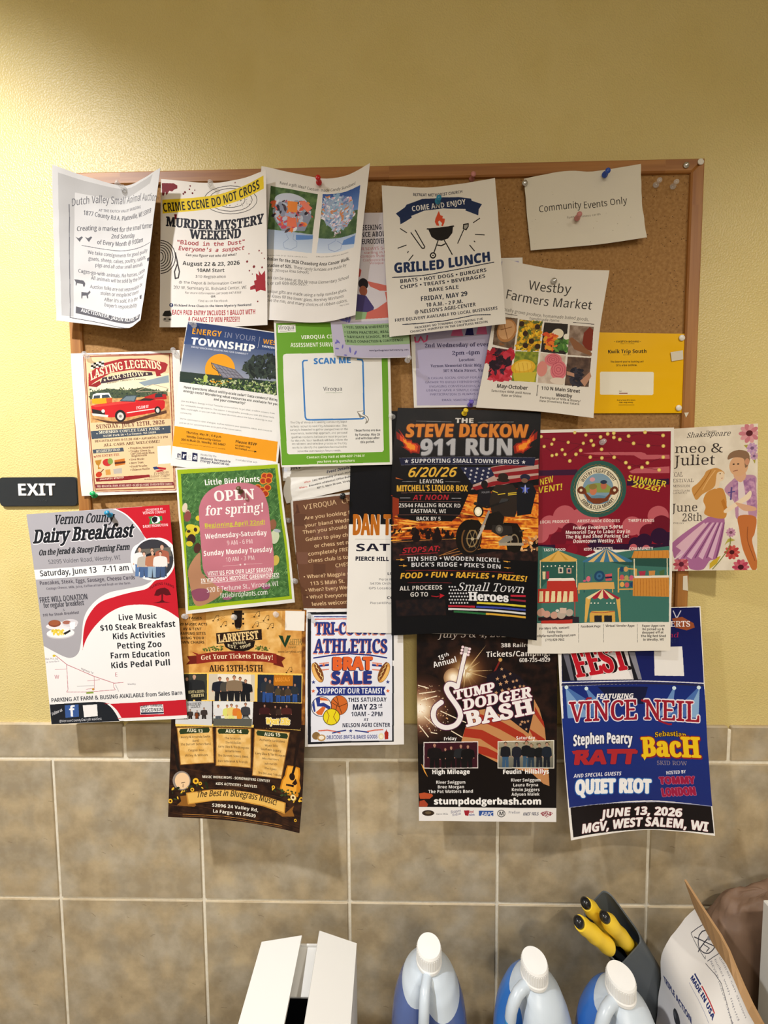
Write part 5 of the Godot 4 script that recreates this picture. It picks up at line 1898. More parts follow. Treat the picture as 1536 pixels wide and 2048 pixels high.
	pg("a88068",[148,624,151,624,151,629,147,629])
	ps("3a3230",[147,627,152,627,161,629,164,634,165,648,162,649,160,650,140,651,138,650,134,650,135,635,137,630])
	el("a88068",136,651,1,2)
	el("a88068",164,649,1,2)
	el("2a1c14",149,620,4,4)
	el("a88068",149,622,3,4)
	pg("2c2624",[177,639,202,638,203,672,192,673,189,646,188,673,177,674])
	pg("a88068",[187,607,191,607,192,613,186,613])
	ps("3a3230",[186,611,192,610,205,613,208,620,210,638,205,639,202,641,176,642,174,641,169,640,170,621,173,615])
	el("a88068",171,642,2,2)
	el("a88068",207,640,2,2)
	el("2a1c14",189,602,5,5)
	el("a88068",189,604,4,5)
	pg("2c2624",[72,652,91,651,93,677,84,678,82,657,81,678,72,678])
	pg("a88068",[80,627,83,627,83,632,79,632])
	ps("3a3230",[79,630,84,630,93,632,96,637,97,651,94,652,92,653,72,654,70,653,66,653,67,638,69,633])
	el("a88068",68,654,1,2)
	el("a88068",96,652,1,2)
	el("2a1c14",81,623,4,4)
	el("a88068",81,625,3,4)
	pg("7a3c1c",[138,635,149,629,158,646,150,666,139,664])
	pg("e0e0dc",[241,558,478,546,471,727,245,741])
	pg("4a5a48",[244,659,470,649,470,727,245,741])
	pg("4a5058",[256,639,287,638,289,688,275,688,272,649,270,689,256,689])
	pg("b88468",[268,593,275,593,275,601,268,602])
	ps("d8d8d8",[267,598,276,597,291,602,296,611,297,638,291,640,288,642,256,644,253,642,247,641,248,614,252,604])
	el("b88468",250,643,3,3)
	el("b88468",294,641,3,3)
	el("4a2c1c",271,585,7,8)
	el("b88468",271,588,6,8)
	pg("e0d890",[308,636,339,635,340,684,327,685,323,646,321,686,308,686])
	pg("b88468",[320,590,326,590,327,598,319,599])
	ps("d8d870",[319,595,327,595,342,599,347,608,349,635,343,636,339,639,307,641,304,639,298,638,299,611,304,601])
	el("b88468",301,640,3,3)
	el("b88468",346,637,3,3)
	el("4a2c1c",323,582,7,8)
	el("b88468",323,585,6,8)
	pg("d8d87a",[333,632,365,630,367,682,353,683,349,643,347,684,332,685])
	pg("b88468",[345,584,352,583,353,592,345,593])
	ps("e0c870",[344,589,353,588,369,592,374,602,376,631,370,632,366,635,332,637,329,635,323,634,324,605,328,595])
	el("b88468",326,636,3,3)
	el("b88468",373,633,3,3)
	el("4a2c1c",349,575,8,8)
	el("b88468",349,578,6,8)
	pg("e0d0a0",[365,633,396,631,398,680,384,681,381,642,379,681,365,682])
	pg("b88468",[377,587,383,586,384,595,376,595])
	ps("d87a30",[376,591,385,591,400,595,404,604,406,631,400,632,397,635,365,637,361,635,356,635,356,607,361,597])
	el("b88468",358,636,3,3)
	el("b88468",403,633,3,3)
	el("4a2c1c",380,579,7,8)
	el("b88468",380,581,6,8)
	pg("26262a",[415,624,450,621,451,676,436,677,432,634,430,677,415,679])
	pg("b88468",[428,573,435,572,436,582,428,582])
	ps("3c3c40",[427,578,437,578,454,582,459,592,460,622,454,623,450,626,415,629,411,627,404,626,405,596,410,585])
	el("b88468",408,628,3,4)
	el("b88468",457,624,3,4)
	el("4a2c1c",432,564,8,9)
	el("b88468",432,567,6,8)
	pg("d88428",[383,610,403,606,412,631,407,676,384,681,381,644])
	el("5a5a58",436,657,26,25)
	el("9a9a94",436,657,19,18)
	pg("221614",[482,549,763,532,763,700,481,721])
	pg("201414",[525,611,565,607,567,651,549,653,545,619,542,653,524,655])
	pg("a87860",[541,570,547,569,548,577,541,577])
	ps("3a1a1c",[541,574,548,573,570,576,576,584,577,607,570,609,566,611,524,615,520,613,512,613,514,589,519,580])
	el("a87860",516,615,2,3)
	el("a87860",574,609,2,3)
	el("241410",544,563,6,7)
	el("a87860",544,565,5,7)
	pg("201414",[590,608,628,604,629,644,613,646,609,615,606,647,589,649])
	pg("a87860",[605,569,611,568,612,575,605,576])
	ps("2a1c1a",[605,573,612,572,632,574,638,582,639,604,632,605,628,607,589,611,585,610,578,610,579,587,585,579])
	el("a87860",581,611,2,3)
	el("a87860",636,606,2,3)
	el("241410",608,562,6,6)
	el("a87860",608,565,5,6)
	pg("201414",[623,607,658,603,660,641,644,643,641,613,638,643,622,645])
	pg("a87860",[638,571,643,570,643,577,637,577])
	ps("3a2a24",[637,575,644,574,663,576,668,583,669,603,663,605,659,607,622,610,618,609,612,609,613,588,618,580])
	el("a87860",615,610,2,2)
	el("a87860",666,605,2,2)
	el("241410",640,565,5,6)
	el("a87860",640,567,4,6)
	pg("201414",[656,600,695,596,697,637,680,639,676,607,673,640,655,642])
	pg("a87860",[672,560,678,560,678,567,672,567])
	ps("4a2220",[671,564,679,563,700,566,705,573,707,595,700,597,696,599,655,603,651,602,644,602,645,579,651,570])
	el("a87860",647,603,2,3)
	el("a87860",704,598,2,3)
	el("241410",675,553,6,7)
	el("a87860",675,556,5,6)
	tx("Wyatt Ellis",551,669,694,659,33,"e8c84a","e",0.2,1.9,0,"f0e8d0",2.9)
	ns("3a2418","20130f",0.015,44,[-2,715,781,670,799,1242,0,1237])
	sp(150,89,93,"4a2e1c 2c1a12 3c2416 1f120d",[6,952,774,922,794,1227,5,1226],0.03,0.1)
	ln("1a0e0b",2.2,[18,985,367,972,770,971])
	ln("1a0e0b",2.2,[22,1072,371,1060,776,1054])
	ln("1a0e0b",2.2,[25,1159,375,1147,783,1136])
	ln("1a0e0b",2.2,[28,1235,379,1223,789,1208])
	pg("f0c860",[24,702,761,667,760,682,27,717])
	pg("cfcfcf",[26,673,236,663,237,701,24,702])
	pg("5a5a52",[244,663,470,647,468,692,244,703])
	pg("221614",[483,646,763,618,760,679,481,696])
	tx("Wyatt Ellis",551,667,694,657,33,"e8c84a","e",0.2,1.9,0,"f0e8d0",2.9)
	pg("8a5a24",[31,722,242,708,254,917,59,939])
	ns("eac27c","d6a556",0.012,45,[36,726,237,713,250,913,63,935])
	pg("8a5a24",[259,711,468,701,469,929,262,933])
	ns("eac27c","d6a556",0.012,45,[263,715,463,706,465,925,267,928])
	pg("8a5a24",[485,701,698,698,655,966,477,970])
	ns("eac27c","d6a556",0.012,45,[490,705,693,703,650,963,481,965])
	pg("2c3a20",[54,731,218,713,225,727,218,743,54,762,47,746])
	tx("AUG 13",91,747,184,746,19,"f4ecd0","b")
	pg("2c3a20",[277,717,447,707,454,721,447,737,277,747,270,731])
	tx("AUG 14",316,738,411,734,19,"f4ecd0","b")
	pg("2c3a20",[504,709,679,709,686,722,680,738,504,738,497,723])
	tx("AUG 15",545,736,641,729,19,"f4ecd0","b")
	tx("Kenny & Amanda Smith",57,785,229,772,12,"3a2c20","s")
	tx("Band",125,803,161,800,12,"3a2c20","s")
	tx("The Burnett Sisters Band",58,827,232,815,12,"3a2c20","s")
	tx("Copper Box",101,859,192,852,12,"3a2c20","s")
	tx("Wiley & Wilson",85,890,216,879,12,"3a2c20","s")
	tx("The Grascals",311,776,407,771,12,"3a2c20","s")
	tx("The Millbillies",316,801,410,796,12,"3a2c20","s")
	tx("Larry Efaw & The Bluegrass",275,826,455,821,12,"3a2c20","s")
	tx("Mountaineers",317,850,410,846,12,"3a2c20","s")
	tx("The Burnett Sisters Band",274,878,452,872,12,"3a2c20","s")
	tx("Dan Sebranek & Friends",275,909,450,903,12,"3a2c20","s")
	tx("Authentic Unlimited",517,766,667,762,12,"3a2c20","s")
	tx("Wyatt Ellis",549,795,626,791,12,"3a2c20","s")
	tx("Southern Legacy",525,818,647,816,12,"3a2c20","s")
	tx("Larry Efaw & The Bluegrass",493,846,677,840,12,"3a2c20","s")
	tx("Mountaineers",536,870,634,866,11,"3a2c20","s")
	tx("Johnsmith",550,898,626,893,11,"3a2c20","s")
	tx("The Kypes",549,924,622,922,11,"3a2c20","s")
	tx("The In Laws Tribute",512,954,653,952,11,"3a2c20","s")
	tx("MUSIC WORKSHOPS - SONGWRITERS CONTEST",187,1005,586,994,14,"f0ead8","b")
	tx("KIDS ACTIVITIES - RAFFLES",266,1039,510,1034,14,"f0ead8","b")
	ln("1a1412",14.7,[21,822,45,944,60,982])
	el("8a8078",70,1026,51,54)
	el("e8c49a",74,1027,42,46)
	ln("3a2a20",3.3,[68,1040,90,1035])
	ln("3a2a20",2.7,[80,1064,79,1042])
	pg("1f1310",[744,712,763,710,759,740,731,881,720,882,736,743])
	pg("c8801c",[687,884,725,882,761,887,765,924,761,956,772,997,758,1047,692,1047,646,1017,655,973,672,943,679,905])
	pg("e8a53a",[690,889,726,887,752,894,755,925,747,969,745,1033,698,1038,655,1016,664,971,681,942])
	el("241610",717,942,17,20)
	ln("1c1210",13.9,[731,881,720,923])
	pg("241410",[740,949,750,974,736,987,718,979])
	pg("241410",[683,987,730,985,729,998,682,996])
	sp(70,14,9,"2c3a20 3c4a28 1f2a18 e8b838",[10,1073,116,1062,141,990,239,1051,145,1088,35,1137])
	sp(80,14,10,"2c3a20 3c4a28 1f2a18 e8b838",[578,1022,649,1017,780,1027,782,1090,688,1064])
	el("e8b430",151,1025,17,17)
	el("4a2a14",151,1025,7,7)
	el("e8b430",133,1074,11,11)
	el("4a2a14",133,1074,5,5)
	el("e8b430",177,1037,10,10)
	el("4a2a14",177,1037,4,4)
	el("e8b430",607,1017,10,10)
	el("4a2a14",607,1017,4,4)
	el("f0d8a0",729,1054,16,16)
	el("4a2a14",729,1054,7,7)
	el("e8b430",779,1056,12,12)
	el("4a2a14",779,1056,6,6)
	el("e8b430",10,1144,13,13)
	el("4a2a14",10,1144,6,6)
	el("e8b430",753,1172,8,8)
	el("4a2a14",753,1172,4,4)
	pg("8a5a24",[65,1114,101,1107,159,1159,148,1170,47,1166,72,1141])
	pg("8a5a24",[628,1148,685,1149,738,1097,731,1124,746,1153,672,1167])
	pg("c8903c",[98,1093,245,1067,371,1060,487,1064,687,1090,686,1151,549,1129,403,1122,259,1131,111,1158])
	pg("e2b45c",[106,1097,245,1071,371,1064,487,1068,679,1094,679,1142,549,1122,402,1117,259,1126,117,1151])
	tx("The Best in Bluegrass Music!",157,1118,632,1113,34,"2c2014","s",0.2,0.6,19)
	tx("S2096 24 Valley Rd,",249,1164,527,1164,18,"f2ecdc","b")
	tx("La Farge, WI 54639",254,1196,512,1198,18,"f2ecdc","b")
	ln("b8803c",2.7,[83,1214,320,1212,496,1217,675,1214])
	ln("8a5a2c",2.2,[83,1225,321,1222,496,1228,676,1224])

func art_summer_play_poster():
	bg("e6dccb")
	ns("e9dfce","ddd2c0",0.008,51,[-4,-8,568,3,568,805,-3,804])
	tx("Viroqua",316,35,369,34,12,"3a3430","e")
	tx("Shakespeare",212,55,435,56,27,"3a3430","e",0.35)
	tx("Romeo &",44,131,402,147,49,"3a302c","e")
	tx("Juliet",148,206,364,213,55,"3a302c","e")
	tx("A MUSICAL",50,264,197,269,24,"6a5f58","e")
	tx("FREE FESTIVAL",46,296,256,303,18,"6a5f58","e")
	tx("FREE ADMISSION",47,323,236,331,13,"6a5f58","e")
	tx("BRING YOUR OWN CHAIR",31,347,235,355,9,"6a5f58","e")
	tx("OR BLANKET",94,363,221,367,9,"6a5f58","e")
	tx("June",139,467,278,468,46,"4a403c","e")
	tx("28th",195,523,304,523,44,"4a403c","e")
	tx("SUNDAY",128,535,208,536,8,"6a5f58","e")
	el("d89aa0",556,52,21,12)
	el("c87a86",551,72,21,12,0.628)
	el("d89aa0",536,83,21,12,1.256)
	el("c87a86",518,82,21,12,1.884)
	el("d89aa0",503,69,21,12,2.512)
	el("c87a86",497,49,21,12,3.14)
	el("d89aa0",503,29,21,12,3.768)
	el("c87a86",517,18,21,12,4.396)
	el("d89aa0",535,19,21,12,5.024)
	el("c87a86",550,32,20,12,5.652)
	el("5a1c24",527,50,16,16)
	el("c8a0c0",557,133,12,7)
	el("b890b8",554,144,12,7,0.628)
	el("c8a0c0",546,151,12,7,1.256)
	el("b890b8",536,150,12,7,1.884)
	el("c8a0c0",527,143,12,7,2.512)
	el("b890b8",524,131,12,7,3.14)
	el("c8a0c0",527,120,12,7,3.768)
	el("b890b8",535,114,12,7,4.396)
	el("c8a0c0",546,114,12,7,5.024)
	el("b890b8",554,122,12,7,5.652)
	el("7a5a80",541,132,9,9)
	el("b890b8",564,176,9,5)
	el("c8a0b0",561,185,9,5,0.628)
	el("b890b8",555,189,9,5,1.256)
	el("c8a0b0",547,189,9,5,1.884)
	el("b890b8",541,183,9,5,2.512)
	el("c8a0b0",539,175,9,5,3.14)
	el("b890b8",541,167,9,5,3.768)
	el("c8a0b0",547,162,9,5,4.396)
	el("b890b8",555,162,9,5,5.024)
	el("c8a0b0",561,168,9,5,5.652)
	el("7a5a80",551,176,7,7)
	el("c898b0",458,594,10,6)
	el("b880a0",456,603,10,6,0.628)
	el("c898b0",449,609,10,6,1.256)
	el("b880a0",440,609,10,6,1.884)
	el("c898b0",433,603,10,6,2.512)
	el("b880a0",430,593,10,6,3.14)
	el("c898b0",432,583,10,6,3.768)
	el("b880a0",439,577,10,6,4.396)
	el("c898b0",448,577,10,6,5.024)
	el("b880a0",455,584,10,6,5.652)
	el("7a4a60",444,593,8,8)
	el("c85a50",472,705,16,9)
	el("b83c3c",468,720,16,9,0.628)
	el("c85a50",457,729,16,9,1.256)
	el("b83c3c",444,729,16,9,1.884)
	el("c85a50",433,719,16,9,2.512)
	el("b83c3c",429,704,16,9,3.14)
	el("c85a50",433,689,16,9,3.768)
	el("b83c3c",443,680,16,9,4.396)
	el("c85a50",457,680,16,9,5.024)
	el("b83c3c",468,690,16,9,5.652)
	el("4a1418",450,704,12,12)
	el("c86a78",222,768,18,10)
	el("b04a58",217,785,18,10,0.628)
	el("c86a78",203,795,18,10,1.256)
	el("b04a58",186,795,18,10,1.884)
	el("c86a78",171,784,18,10,2.512)
	el("b04a58",166,767,18,10,3.14)
	el("c86a78",171,750,18,10,3.768)
	el("b04a58",185,739,18,10,4.396)
	el("c86a78",202,740,18,10,5.024)
	el("b04a58",216,751,18,10,5.652)
	el("5a1c30",194,767,14,14)
	el("c86070",516,788,17,10)
	el("b8405a",512,805,17,10,0.628)
	el("c86070",500,815,17,10,1.256)
	el("b8405a",485,815,17,10,1.884)
	el("c86070",473,805,18,10,2.512)
	el("b8405a",469,788,18,10,3.14)
	el("c86070",473,771,17,10,3.768)
	el("b8405a",485,761,17,10,4.396)
	el("c86070",499,761,17,10,5.024)
	el("b8405a",511,772,17,10,5.652)
	el("4a1420",492,788,14,14)
	pg("a8a040",[500,114,520,112,514,131])
	pg("a8a040",[545,198,558,195,555,218])
	pg("b0a848",[414,664,431,628,444,625,465,637,431,648])
	ls("7a8038",4.8,[441,617,438,672,398,743,357,799])
	pg("c8a830",[343,798,343,766,371,735,398,723,378,767])
	ps("a86a98",[145,640,311,517,340,502,413,513,384,719,343,750,308,800,241,793,225,740,162,738,146,697])
	pg("d8b0c8",[326,534,336,534,186,739,162,722])
	pg("7a4470",[342,534,346,534,211,731,203,731])
	pg("d8b0c8",[354,535,364,535,248,740,224,724])
	pg("7a4470",[370,535,374,535,271,733,264,733])
	pg("d8b0c8",[375,535,385,536,307,742,285,725])
	pg("7a4470",[390,536,395,536,330,734,323,734])
	pg("d8b0c8",[396,536,405,537,357,742,335,726])
	pg("7a4470",[411,537,415,537,379,735,372,735])
	pg("d8b0c0",[161,665,312,533,326,550,209,699])
	pg("e8d8d8",[146,738,209,699,162,738])
	ps("c88a40",[331,359,394,343,415,379,422,434,413,513,318,490,318,446,306,406])
	pg("b8762c",[408,402,429,466,416,482,395,417])
	ps("c8904a",[322,245,365,231,396,245,410,265,393,292,373,314,352,345,302,374,273,404,258,388,246,339,279,309,308,271])
	ps("e8d0b0",[375,259,400,253,410,277,404,300,390,307,383,338,366,345,369,298])
	ls("a86c28",4.7,[344,242,316,295,280,349,258,380])
	ls("e0b070",4.7,[365,243,330,296,302,350])
	ps("b88aa8",[448,302,481,280,555,284,562,347,560,534,477,523,463,475,456,420,411,355])
	ns("c89ab8","9a6a98",0.03,52,[448,310,555,292,560,464,470,468])
	pg("e0d0d0",[475,296,498,297,523,470,530,517,480,508])
	ln("5a4a88",7.8,[445,341,442,412])
	ln("5a4a88",6.3,[428,372,462,365])
	ps("d8a888",[454,271,474,249,505,251,512,290,488,316,461,295])
	el("d8a880",478,226,45,56)
	ps("8a6a50",[426,188,430,161,453,143,487,139,521,154,531,194,521,228,508,235,501,188,460,178])
	el("c89070",518,205,11,19)
	el("3a2a20",454,215,5,4)
	el("3a2a20",475,215,5,4)
	ln("7a3c30",3.1,[451,254,474,249])
	el("3a2a20",389,264,3,3)
	ln("a85048",3.1,[395,290,401,288])
	ps("ecd8bc",[412,466,476,417,509,391,532,365,541,381,529,412,489,437,423,483])
	ps("d8a888",[463,428,503,438,556,456,560,475,503,473])
	ps("c07038",[480,504,560,511,557,597,544,643,568,754,565,801,545,802,518,737,498,674,484,579])
	ls("8a4a24",3.1,[524,564,524,643,558,754])

func art_flea_market_poster():
	bg("e9e4da")
	pg("86182c",[-68,16,760,20,762,674,-68,656])
	pg("3c1a38",[-15,224,248,223,249,254,-14,255])
	pg("341636",[525,292,755,284,755,318,525,321])
	pg("bd5c66",[271,134,348,130,599,134,621,141,630,150,754,151,755,174,600,175,578,163,561,152,348,145])
	pg("bd5c66",[535,242,573,225,755,216,756,253,552,252])
	el("bd5c66",182,487,65,65)
	el("bd5c66",98,531,54,54)
	el("bd5c66",267,506,63,63)
	el("bd5c66",48,582,51,51)
	el("bd5c66",698,494,57,57)
	el("bd5c66",634,567,57,57)
	el("bd5c66",557,549,54,54)
	el("bd5c66",334,521,46,46)
	el("bd5c66",413,552,51,51)
	el("6c1428",218,573,51,51)
	el("6c1428",313,577,49,49)
	el("6c1428",715,545,54,54)
	el("6c1428",650,590,52,52)
	el("6c1428",414,603,54,54)
	el("6c1428",151,617,46,46)
	el("6c1428",525,629,34,34)
	el("2e1232",705,608,46,46)
	el("2e1232",624,636,43,43)
	el("2e1232",575,647,34,34)
	el("2e1232",754,626,40,40)
	el("2e1232",360,642,34,34)
	ln("4a1422",1.7,[-21,33,106,55,198,74,290,90,380,47,476,63,557,85,637,99,720,102])
	ln("4a1422",1.7,[-20,72,55,93,126,137,201,175,237,139,320,158,383,163,450,161,517,192,606,220,700,235])
	ln("4a1422",1.7,[289,34,413,31,529,44,620,26,719,44])
	ln("4a1422",1.7,[177,138,276,79,324,66,369,47])
	ln("4a1422",1.7,[421,132,450,161,540,219,636,195,721,165])
	el("dcc464",109,54,9,9)
	el("f0dc8a",109,54,4,4)
	el("dcc464",98,80,9,9)
	el("f0dc8a",98,80,4,4)
	el("dcc464",55,92,9,9)
	el("f0dc8a",55,92,4,4)
	el("dcc464",191,72,9,9)
	el("f0dc8a",191,72,4,4)
	el("dcc464",290,34,9,9)
	el("f0dc8a",290,34,4,4)
	el("dcc464",321,66,10,10)
	el("f0dc8a",321,66,4,4)
	el("dcc464",277,79,9,9)
	el("f0dc8a",277,79,4,4)
	el("dcc464",334,91,10,10)
	el("f0dc8a",334,91,4,4)
	el("dcc464",263,118,10,10)
	el("f0dc8a",263,118,4,4)
	el("dcc464",158,112,9,9)
	el("f0dc8a",158,112,4,4)
	el("dcc464",175,138,9,9)
	el("f0dc8a",175,138,4,4)
	el("dcc464",102,143,9,9)
	el("f0dc8a",102,143,4,4)
	el("dcc464",127,138,9,9)
	el("f0dc8a",127,138,4,4)
	el("dcc464",237,139,10,10)
	el("f0dc8a",237,139,4,4)
	el("dcc464",203,175,10,10)
	el("f0dc8a",203,175,4,4)
	el("dcc464",318,157,10,10)
	el("f0dc8a",318,157,4,4)
	el("dcc464",384,163,10,10)
	el("f0dc8a",384,163,5,5)
	el("dcc464",381,115,10,10)
	el("f0dc8a",381,115,4,4)
	el("dcc464",373,46,10,10)
	el("f0dc8a",373,46,4,4)
	el("dcc464",413,30,10,10)
	el("f0dc8a",413,30,4,4)
	el("dcc464",448,50,10,10)
	el("f0dc8a",448,50,4,4)
	el("dcc464",447,26,10,10)
	el("f0dc8a",447,26,4,4)
	el("dcc464",481,62,10,10)
	el("f0dc8a",481,62,4,4)
	el("dcc464",529,44,10,10)
	el("f0dc8a",529,44,4,4)
	el("dcc464",557,85,10,10)
	el("f0dc8a",557,85,4,4)
	el("dcc464",638,99,10,10)
	el("f0dc8a",638,99,4,4)
	el("dcc464",720,102,10,10)
	el("f0dc8a",720,102,4,4)
	el("dcc464",718,43,10,10)
	el("f0dc8a",718,43,4,4)
	el("dcc464",620,24,10,10)
	el("f0dc8a",620,24,4,4)
	el("dcc464",452,161,10,10)
	el("f0dc8a",452,161,5,5)
	el("dcc464",517,192,10,10)
	el("f0dc8a",517,192,5,5)
	el("dcc464",537,219,10,10)
	el("f0dc8a",537,219,5,5)
	el("dcc464",606,220,10,10)
	el("f0dc8a",606,220,5,5)
	el("dcc464",635,195,10,10)
	el("f0dc8a",635,195,5,5)
	el("dcc464",699,235,10,10)
	el("f0dc8a",699,235,5,5)
	el("dcc464",720,164,10,10)
	el("f0dc8a",720,164,5,5)
	el("dcc464",36,37,9,9)
	el("f0dc8a",36,37,4,4)
	el("dcc464",227,19,9,9)
	el("f0dc8a",227,19,4,4)
	el("2f5a52",366,337,156,159)
	el("e6dcc0",366,337,125,128)
	ln("8a6a3c",2.8,[496,340,501,352,494,363,497,376,489,386,490,399,480,406,478,420,467,425,464,438,451,442,446,453,433,455,426,465,413,464,404,473,391,469,381,476,369,471,357,475,346,468,333,470,324,461,311,461,303,450,290,448,284,436,271,432,267,419,255,413,253,400,243,391,243,378,234,368,237,356,229,345,234,333,228,321,235,310,232,297,241,288,240,275,250,267,251,254,263,249,266,236,278,233,284,221,297,220,305,210,318,211,327,202,340,206,350,199,363,204,374,199,385,207,398,204,408,213,421,213,428,224,441,225,447,237,460,241,464,254,475,260,477,273,487,281,487,294,496,304,493,317,500,328,496,340])
	ln("4a3a2a",2.3,[480,340,479,355,477,370,472,385,466,399,458,411,448,423,437,433,425,441,412,447,398,452,383,455,368,455,353,454,338,450,324,445,310,437,298,428,286,418,276,406,267,392,260,378,255,364,251,349,250,333,250,318,253,303,257,289,264,275,272,263,282,251,293,242,305,233,319,227,333,223,348,220,363,219,378,221,393,224,407,229,421,237,434,245,445,256,455,268,464,281,471,294,476,309,479,324,480,340])
	el("7f9cb0",365,334,86,86)
	pg("8a9a50",[280,337,307,310,352,303,408,304,448,336,448,359,283,354])
	el("5f86a0",367,397,62,26)
	pg("7a3c22",[254,331,273,320,296,332,304,360,331,387,404,389,429,364,434,336,459,322,476,342,460,371,437,370,421,404,377,420,343,418,309,395,291,363,263,359])
	el("6a3420",271,339,20,21)
	el("6a3420",458,345,20,22)
	el("e0d0b0",271,340,8,8)
	el("e0d0b0",458,345,8,8)
	el("c87a58",339,345,20,25)
	el("8a7a40",337,322,23,16)
	el("b86a50",397,318,17,22)
	el("2c3a50",397,298,19,11)
	el("d89aa0",333,282,15,12)
	ta("WESTBY FRIDAY NIGHT",366,337,92,-1.12,1.12,20,"3a3028","b")
	ta("FARM & FLEA MARKET",366,337,112,1,-1,20,"3a3028","b",true)
	tx("NEW",38,309,116,289,35,"dcc83c","b",0.1)
	tx("EVENT!",1,356,166,334,35,"dcc83c","b",0.15)
	tx("SUMMER",526,292,737,332,33,"dcc83c","b",0.05)
	tx("2026!",547,327,704,358,29,"dcc83c","b",0.15)
	tx("LOCAL PRODUCE",44,522,210,520,16,"efe2dc","b")
	tx("ARTIST-MADE GOODIES",255,521,491,526,16,"efe2dc","b")
	tx("THRIFT FINDS",536,526,678,527,16,"efe2dc","b")
	tx("Friday Evenings 5-9PM",230,559,508,563,19,"f4ece8","b")
	tx("Memorial Day to Labor Day in",190,584,549,589,19,"f4ece8","b")
	tx("The Big Red Shed Parking Lot",192,609,543,615,19,"f4ece8","b")
	tx("Downtown Westby, WI",234,636,506,641,20,"f4ece8","b")
	pg("2e1232",[-1,641,766,655,766,689,0,672])
	pg("7a1428",[135,639,304,644,361,693,284,724,136,685])
	el("bd5c66",567,672,21,21)
	el("bd5c66",636,679,21,21)
	el("86182c",232,673,29,29)
	pg("3f7268",[-51,654,45,650,113,656,317,720,527,692,761,666,767,1104,-42,1090])
	pg("2a5048",[429,750,560,727,761,706,762,787,528,772])
	tx("TASTY FOOD",70,680,194,679,16,"f0e8e4","b")
	tx("KIDS ACTIVITIES",294,682,456,683,16,"f0e8e4","b")
	tx("COMMUNITY",542,687,674,686,16,"f0e8e4","b")
	pg("dcae58",[50,733,153,677,259,728,256,741,54,739])
	pg("c8973c",[153,677,121,734,104,733])
	pg("c8973c",[153,677,194,732,211,731])
	pg("ead9b0",[52,733,57,733,62,892,57,892])
	pg("ead9b0",[255,737,259,737,264,890,259,890])
	pg("2c5a50",[59,739,251,741,253,849,94,851,67,886])
	pg("b8352c",[96,849,251,848,263,901,95,898])
	pg("efe8dc",[99,849,107,833,242,834,252,850])
	el("f0ead8",74,766,4,4)
	el("f0ead8",95,765,4,4)
	el("f0ead8",117,764,4,4)
	el("f0ead8",139,763,4,4)
	el("f0ead8",164,763,4,4)
	el("f0ead8",192,765,4,4)
	el("f0ead8",215,767,4,4)
	el("f0ead8",237,769,4,4)
	pg("d8ccb8",[156,771,183,772,184,806,157,806])
	pg("3a3a44",[163,778,176,779,177,799,164,799])
	pg("c89a8a",[202,777,229,778,230,809,203,808])
	pg("2c3858",[209,784,223,784,223,802,210,801])
	pg("e0d0a0",[68,795,86,795,86,840,71,840])
	pg("a8324a",[90,794,106,794,107,837,92,837])
	pg("b8352c",[47,895,263,890,271,971,47,976])
	pg("ead9a8",[56,908,76,908,77,968,55,970])
	pg("ead9a8",[90,908,110,908,110,969,88,970])
	pg("ead9a8",[124,908,143,908,144,969,120,970])
	pg("ead9a8",[157,909,177,909,178,969,153,971])
	pg("ead9a8",[191,909,210,910,211,970,185,971])
	pg("ead9a8",[224,910,244,911,245,971,218,972])
	pg("a84a44",[250,970,256,971,258,1058,253,1058])
	pg("2c1820",[52,1058,242,1051,259,1064,249,1081,53,1078])
	pg("b8352c",[70,1078,243,1072,244,1095,70,1094])
	pg("2a2630",[243,1057,279,1059,280,1094,243,1092])
	el("c89a88",68,1031,23,23)
	el("c89a88",100,1040,20,20)
	el("c89a88",142,1046,21,21)
	el("b8a89a",181,1044,24,24)
	el("b8a89a",225,1033,21,21)
	el("c89a88",73,1014,10,10)
	pg("d0b8a8",[171,1004,208,1005,208,1036,172,1035])
	el("d8d4c8",158,1020,10,8)
	pg("3f7498",[290,741,419,672,563,747,561,754,293,748])
	pg("dcb878",[419,675,318,747,351,749])
	pg("dcb878",[419,675,385,750,407,751])
	pg("dcb878",[419,675,440,751,462,750])
	pg("dcb878",[419,675,490,752,528,752])
	pg("1f4a58",[297,747,301,748,306,921,301,921])
	pg("1f4a58",[547,752,552,753,555,923,551,923])
	pg("d8a860",[271,864,465,867,470,907,266,904])
	pg("d8a860",[271,902,277,902,278,925,271,925])
	pg("d8a860",[456,907,461,907,462,927,456,927])
	el("22476a",385,831,29,31)
	el("3a6a90",385,831,17,19)
	el("22476a",385,831,7,7)
	pg("c85a62",[417,822,454,818,453,858,420,860])
	pg("1f2a4a",[417,836,454,834,454,845,418,846])
	el("d86a80",325,844,12,16)
	pg("3f6a80",[336,859,337,816,342,816,346,859])
	el("c85a78",304,854,9,6)
	ln("dca858",6.9,[488,789,586,796,586,909,490,910,488,789])
	ln("dca858",5.8,[492,856,585,859])
	pg("dca858",[484,789,491,789,495,928,487,928])
	pg("dca858",[578,796,584,796,586,930,581,930])
	el("22476a",507,795,12,15)
	el("c89a60",529,795,12,15)
	el("c85a62",508,841,12,15)
	el("b0a060",533,845,12,15)
	el("c85a78",560,845,12,15)
	el("dca858",510,882,12,15)
	el("c85a62",536,885,12,15)
	el("22476a",564,883,12,15)
	pg("d08c3c",[558,732,571,692,758,689,762,735])
	ln("b8702a",2.3,[573,691,567,734])
	ln("b8702a",2.3,[595,691,590,734])
	ln("b8702a",2.3,[617,692,613,734])
	ln("b8702a",2.3,[639,692,636,735])
	ln("b8702a",2.3,[660,692,659,735])
	ln("b8702a",2.3,[682,693,681,735])
	ln("b8702a",2.3,[704,693,704,736])
	ln("b8702a",2.3,[726,693,727,736])
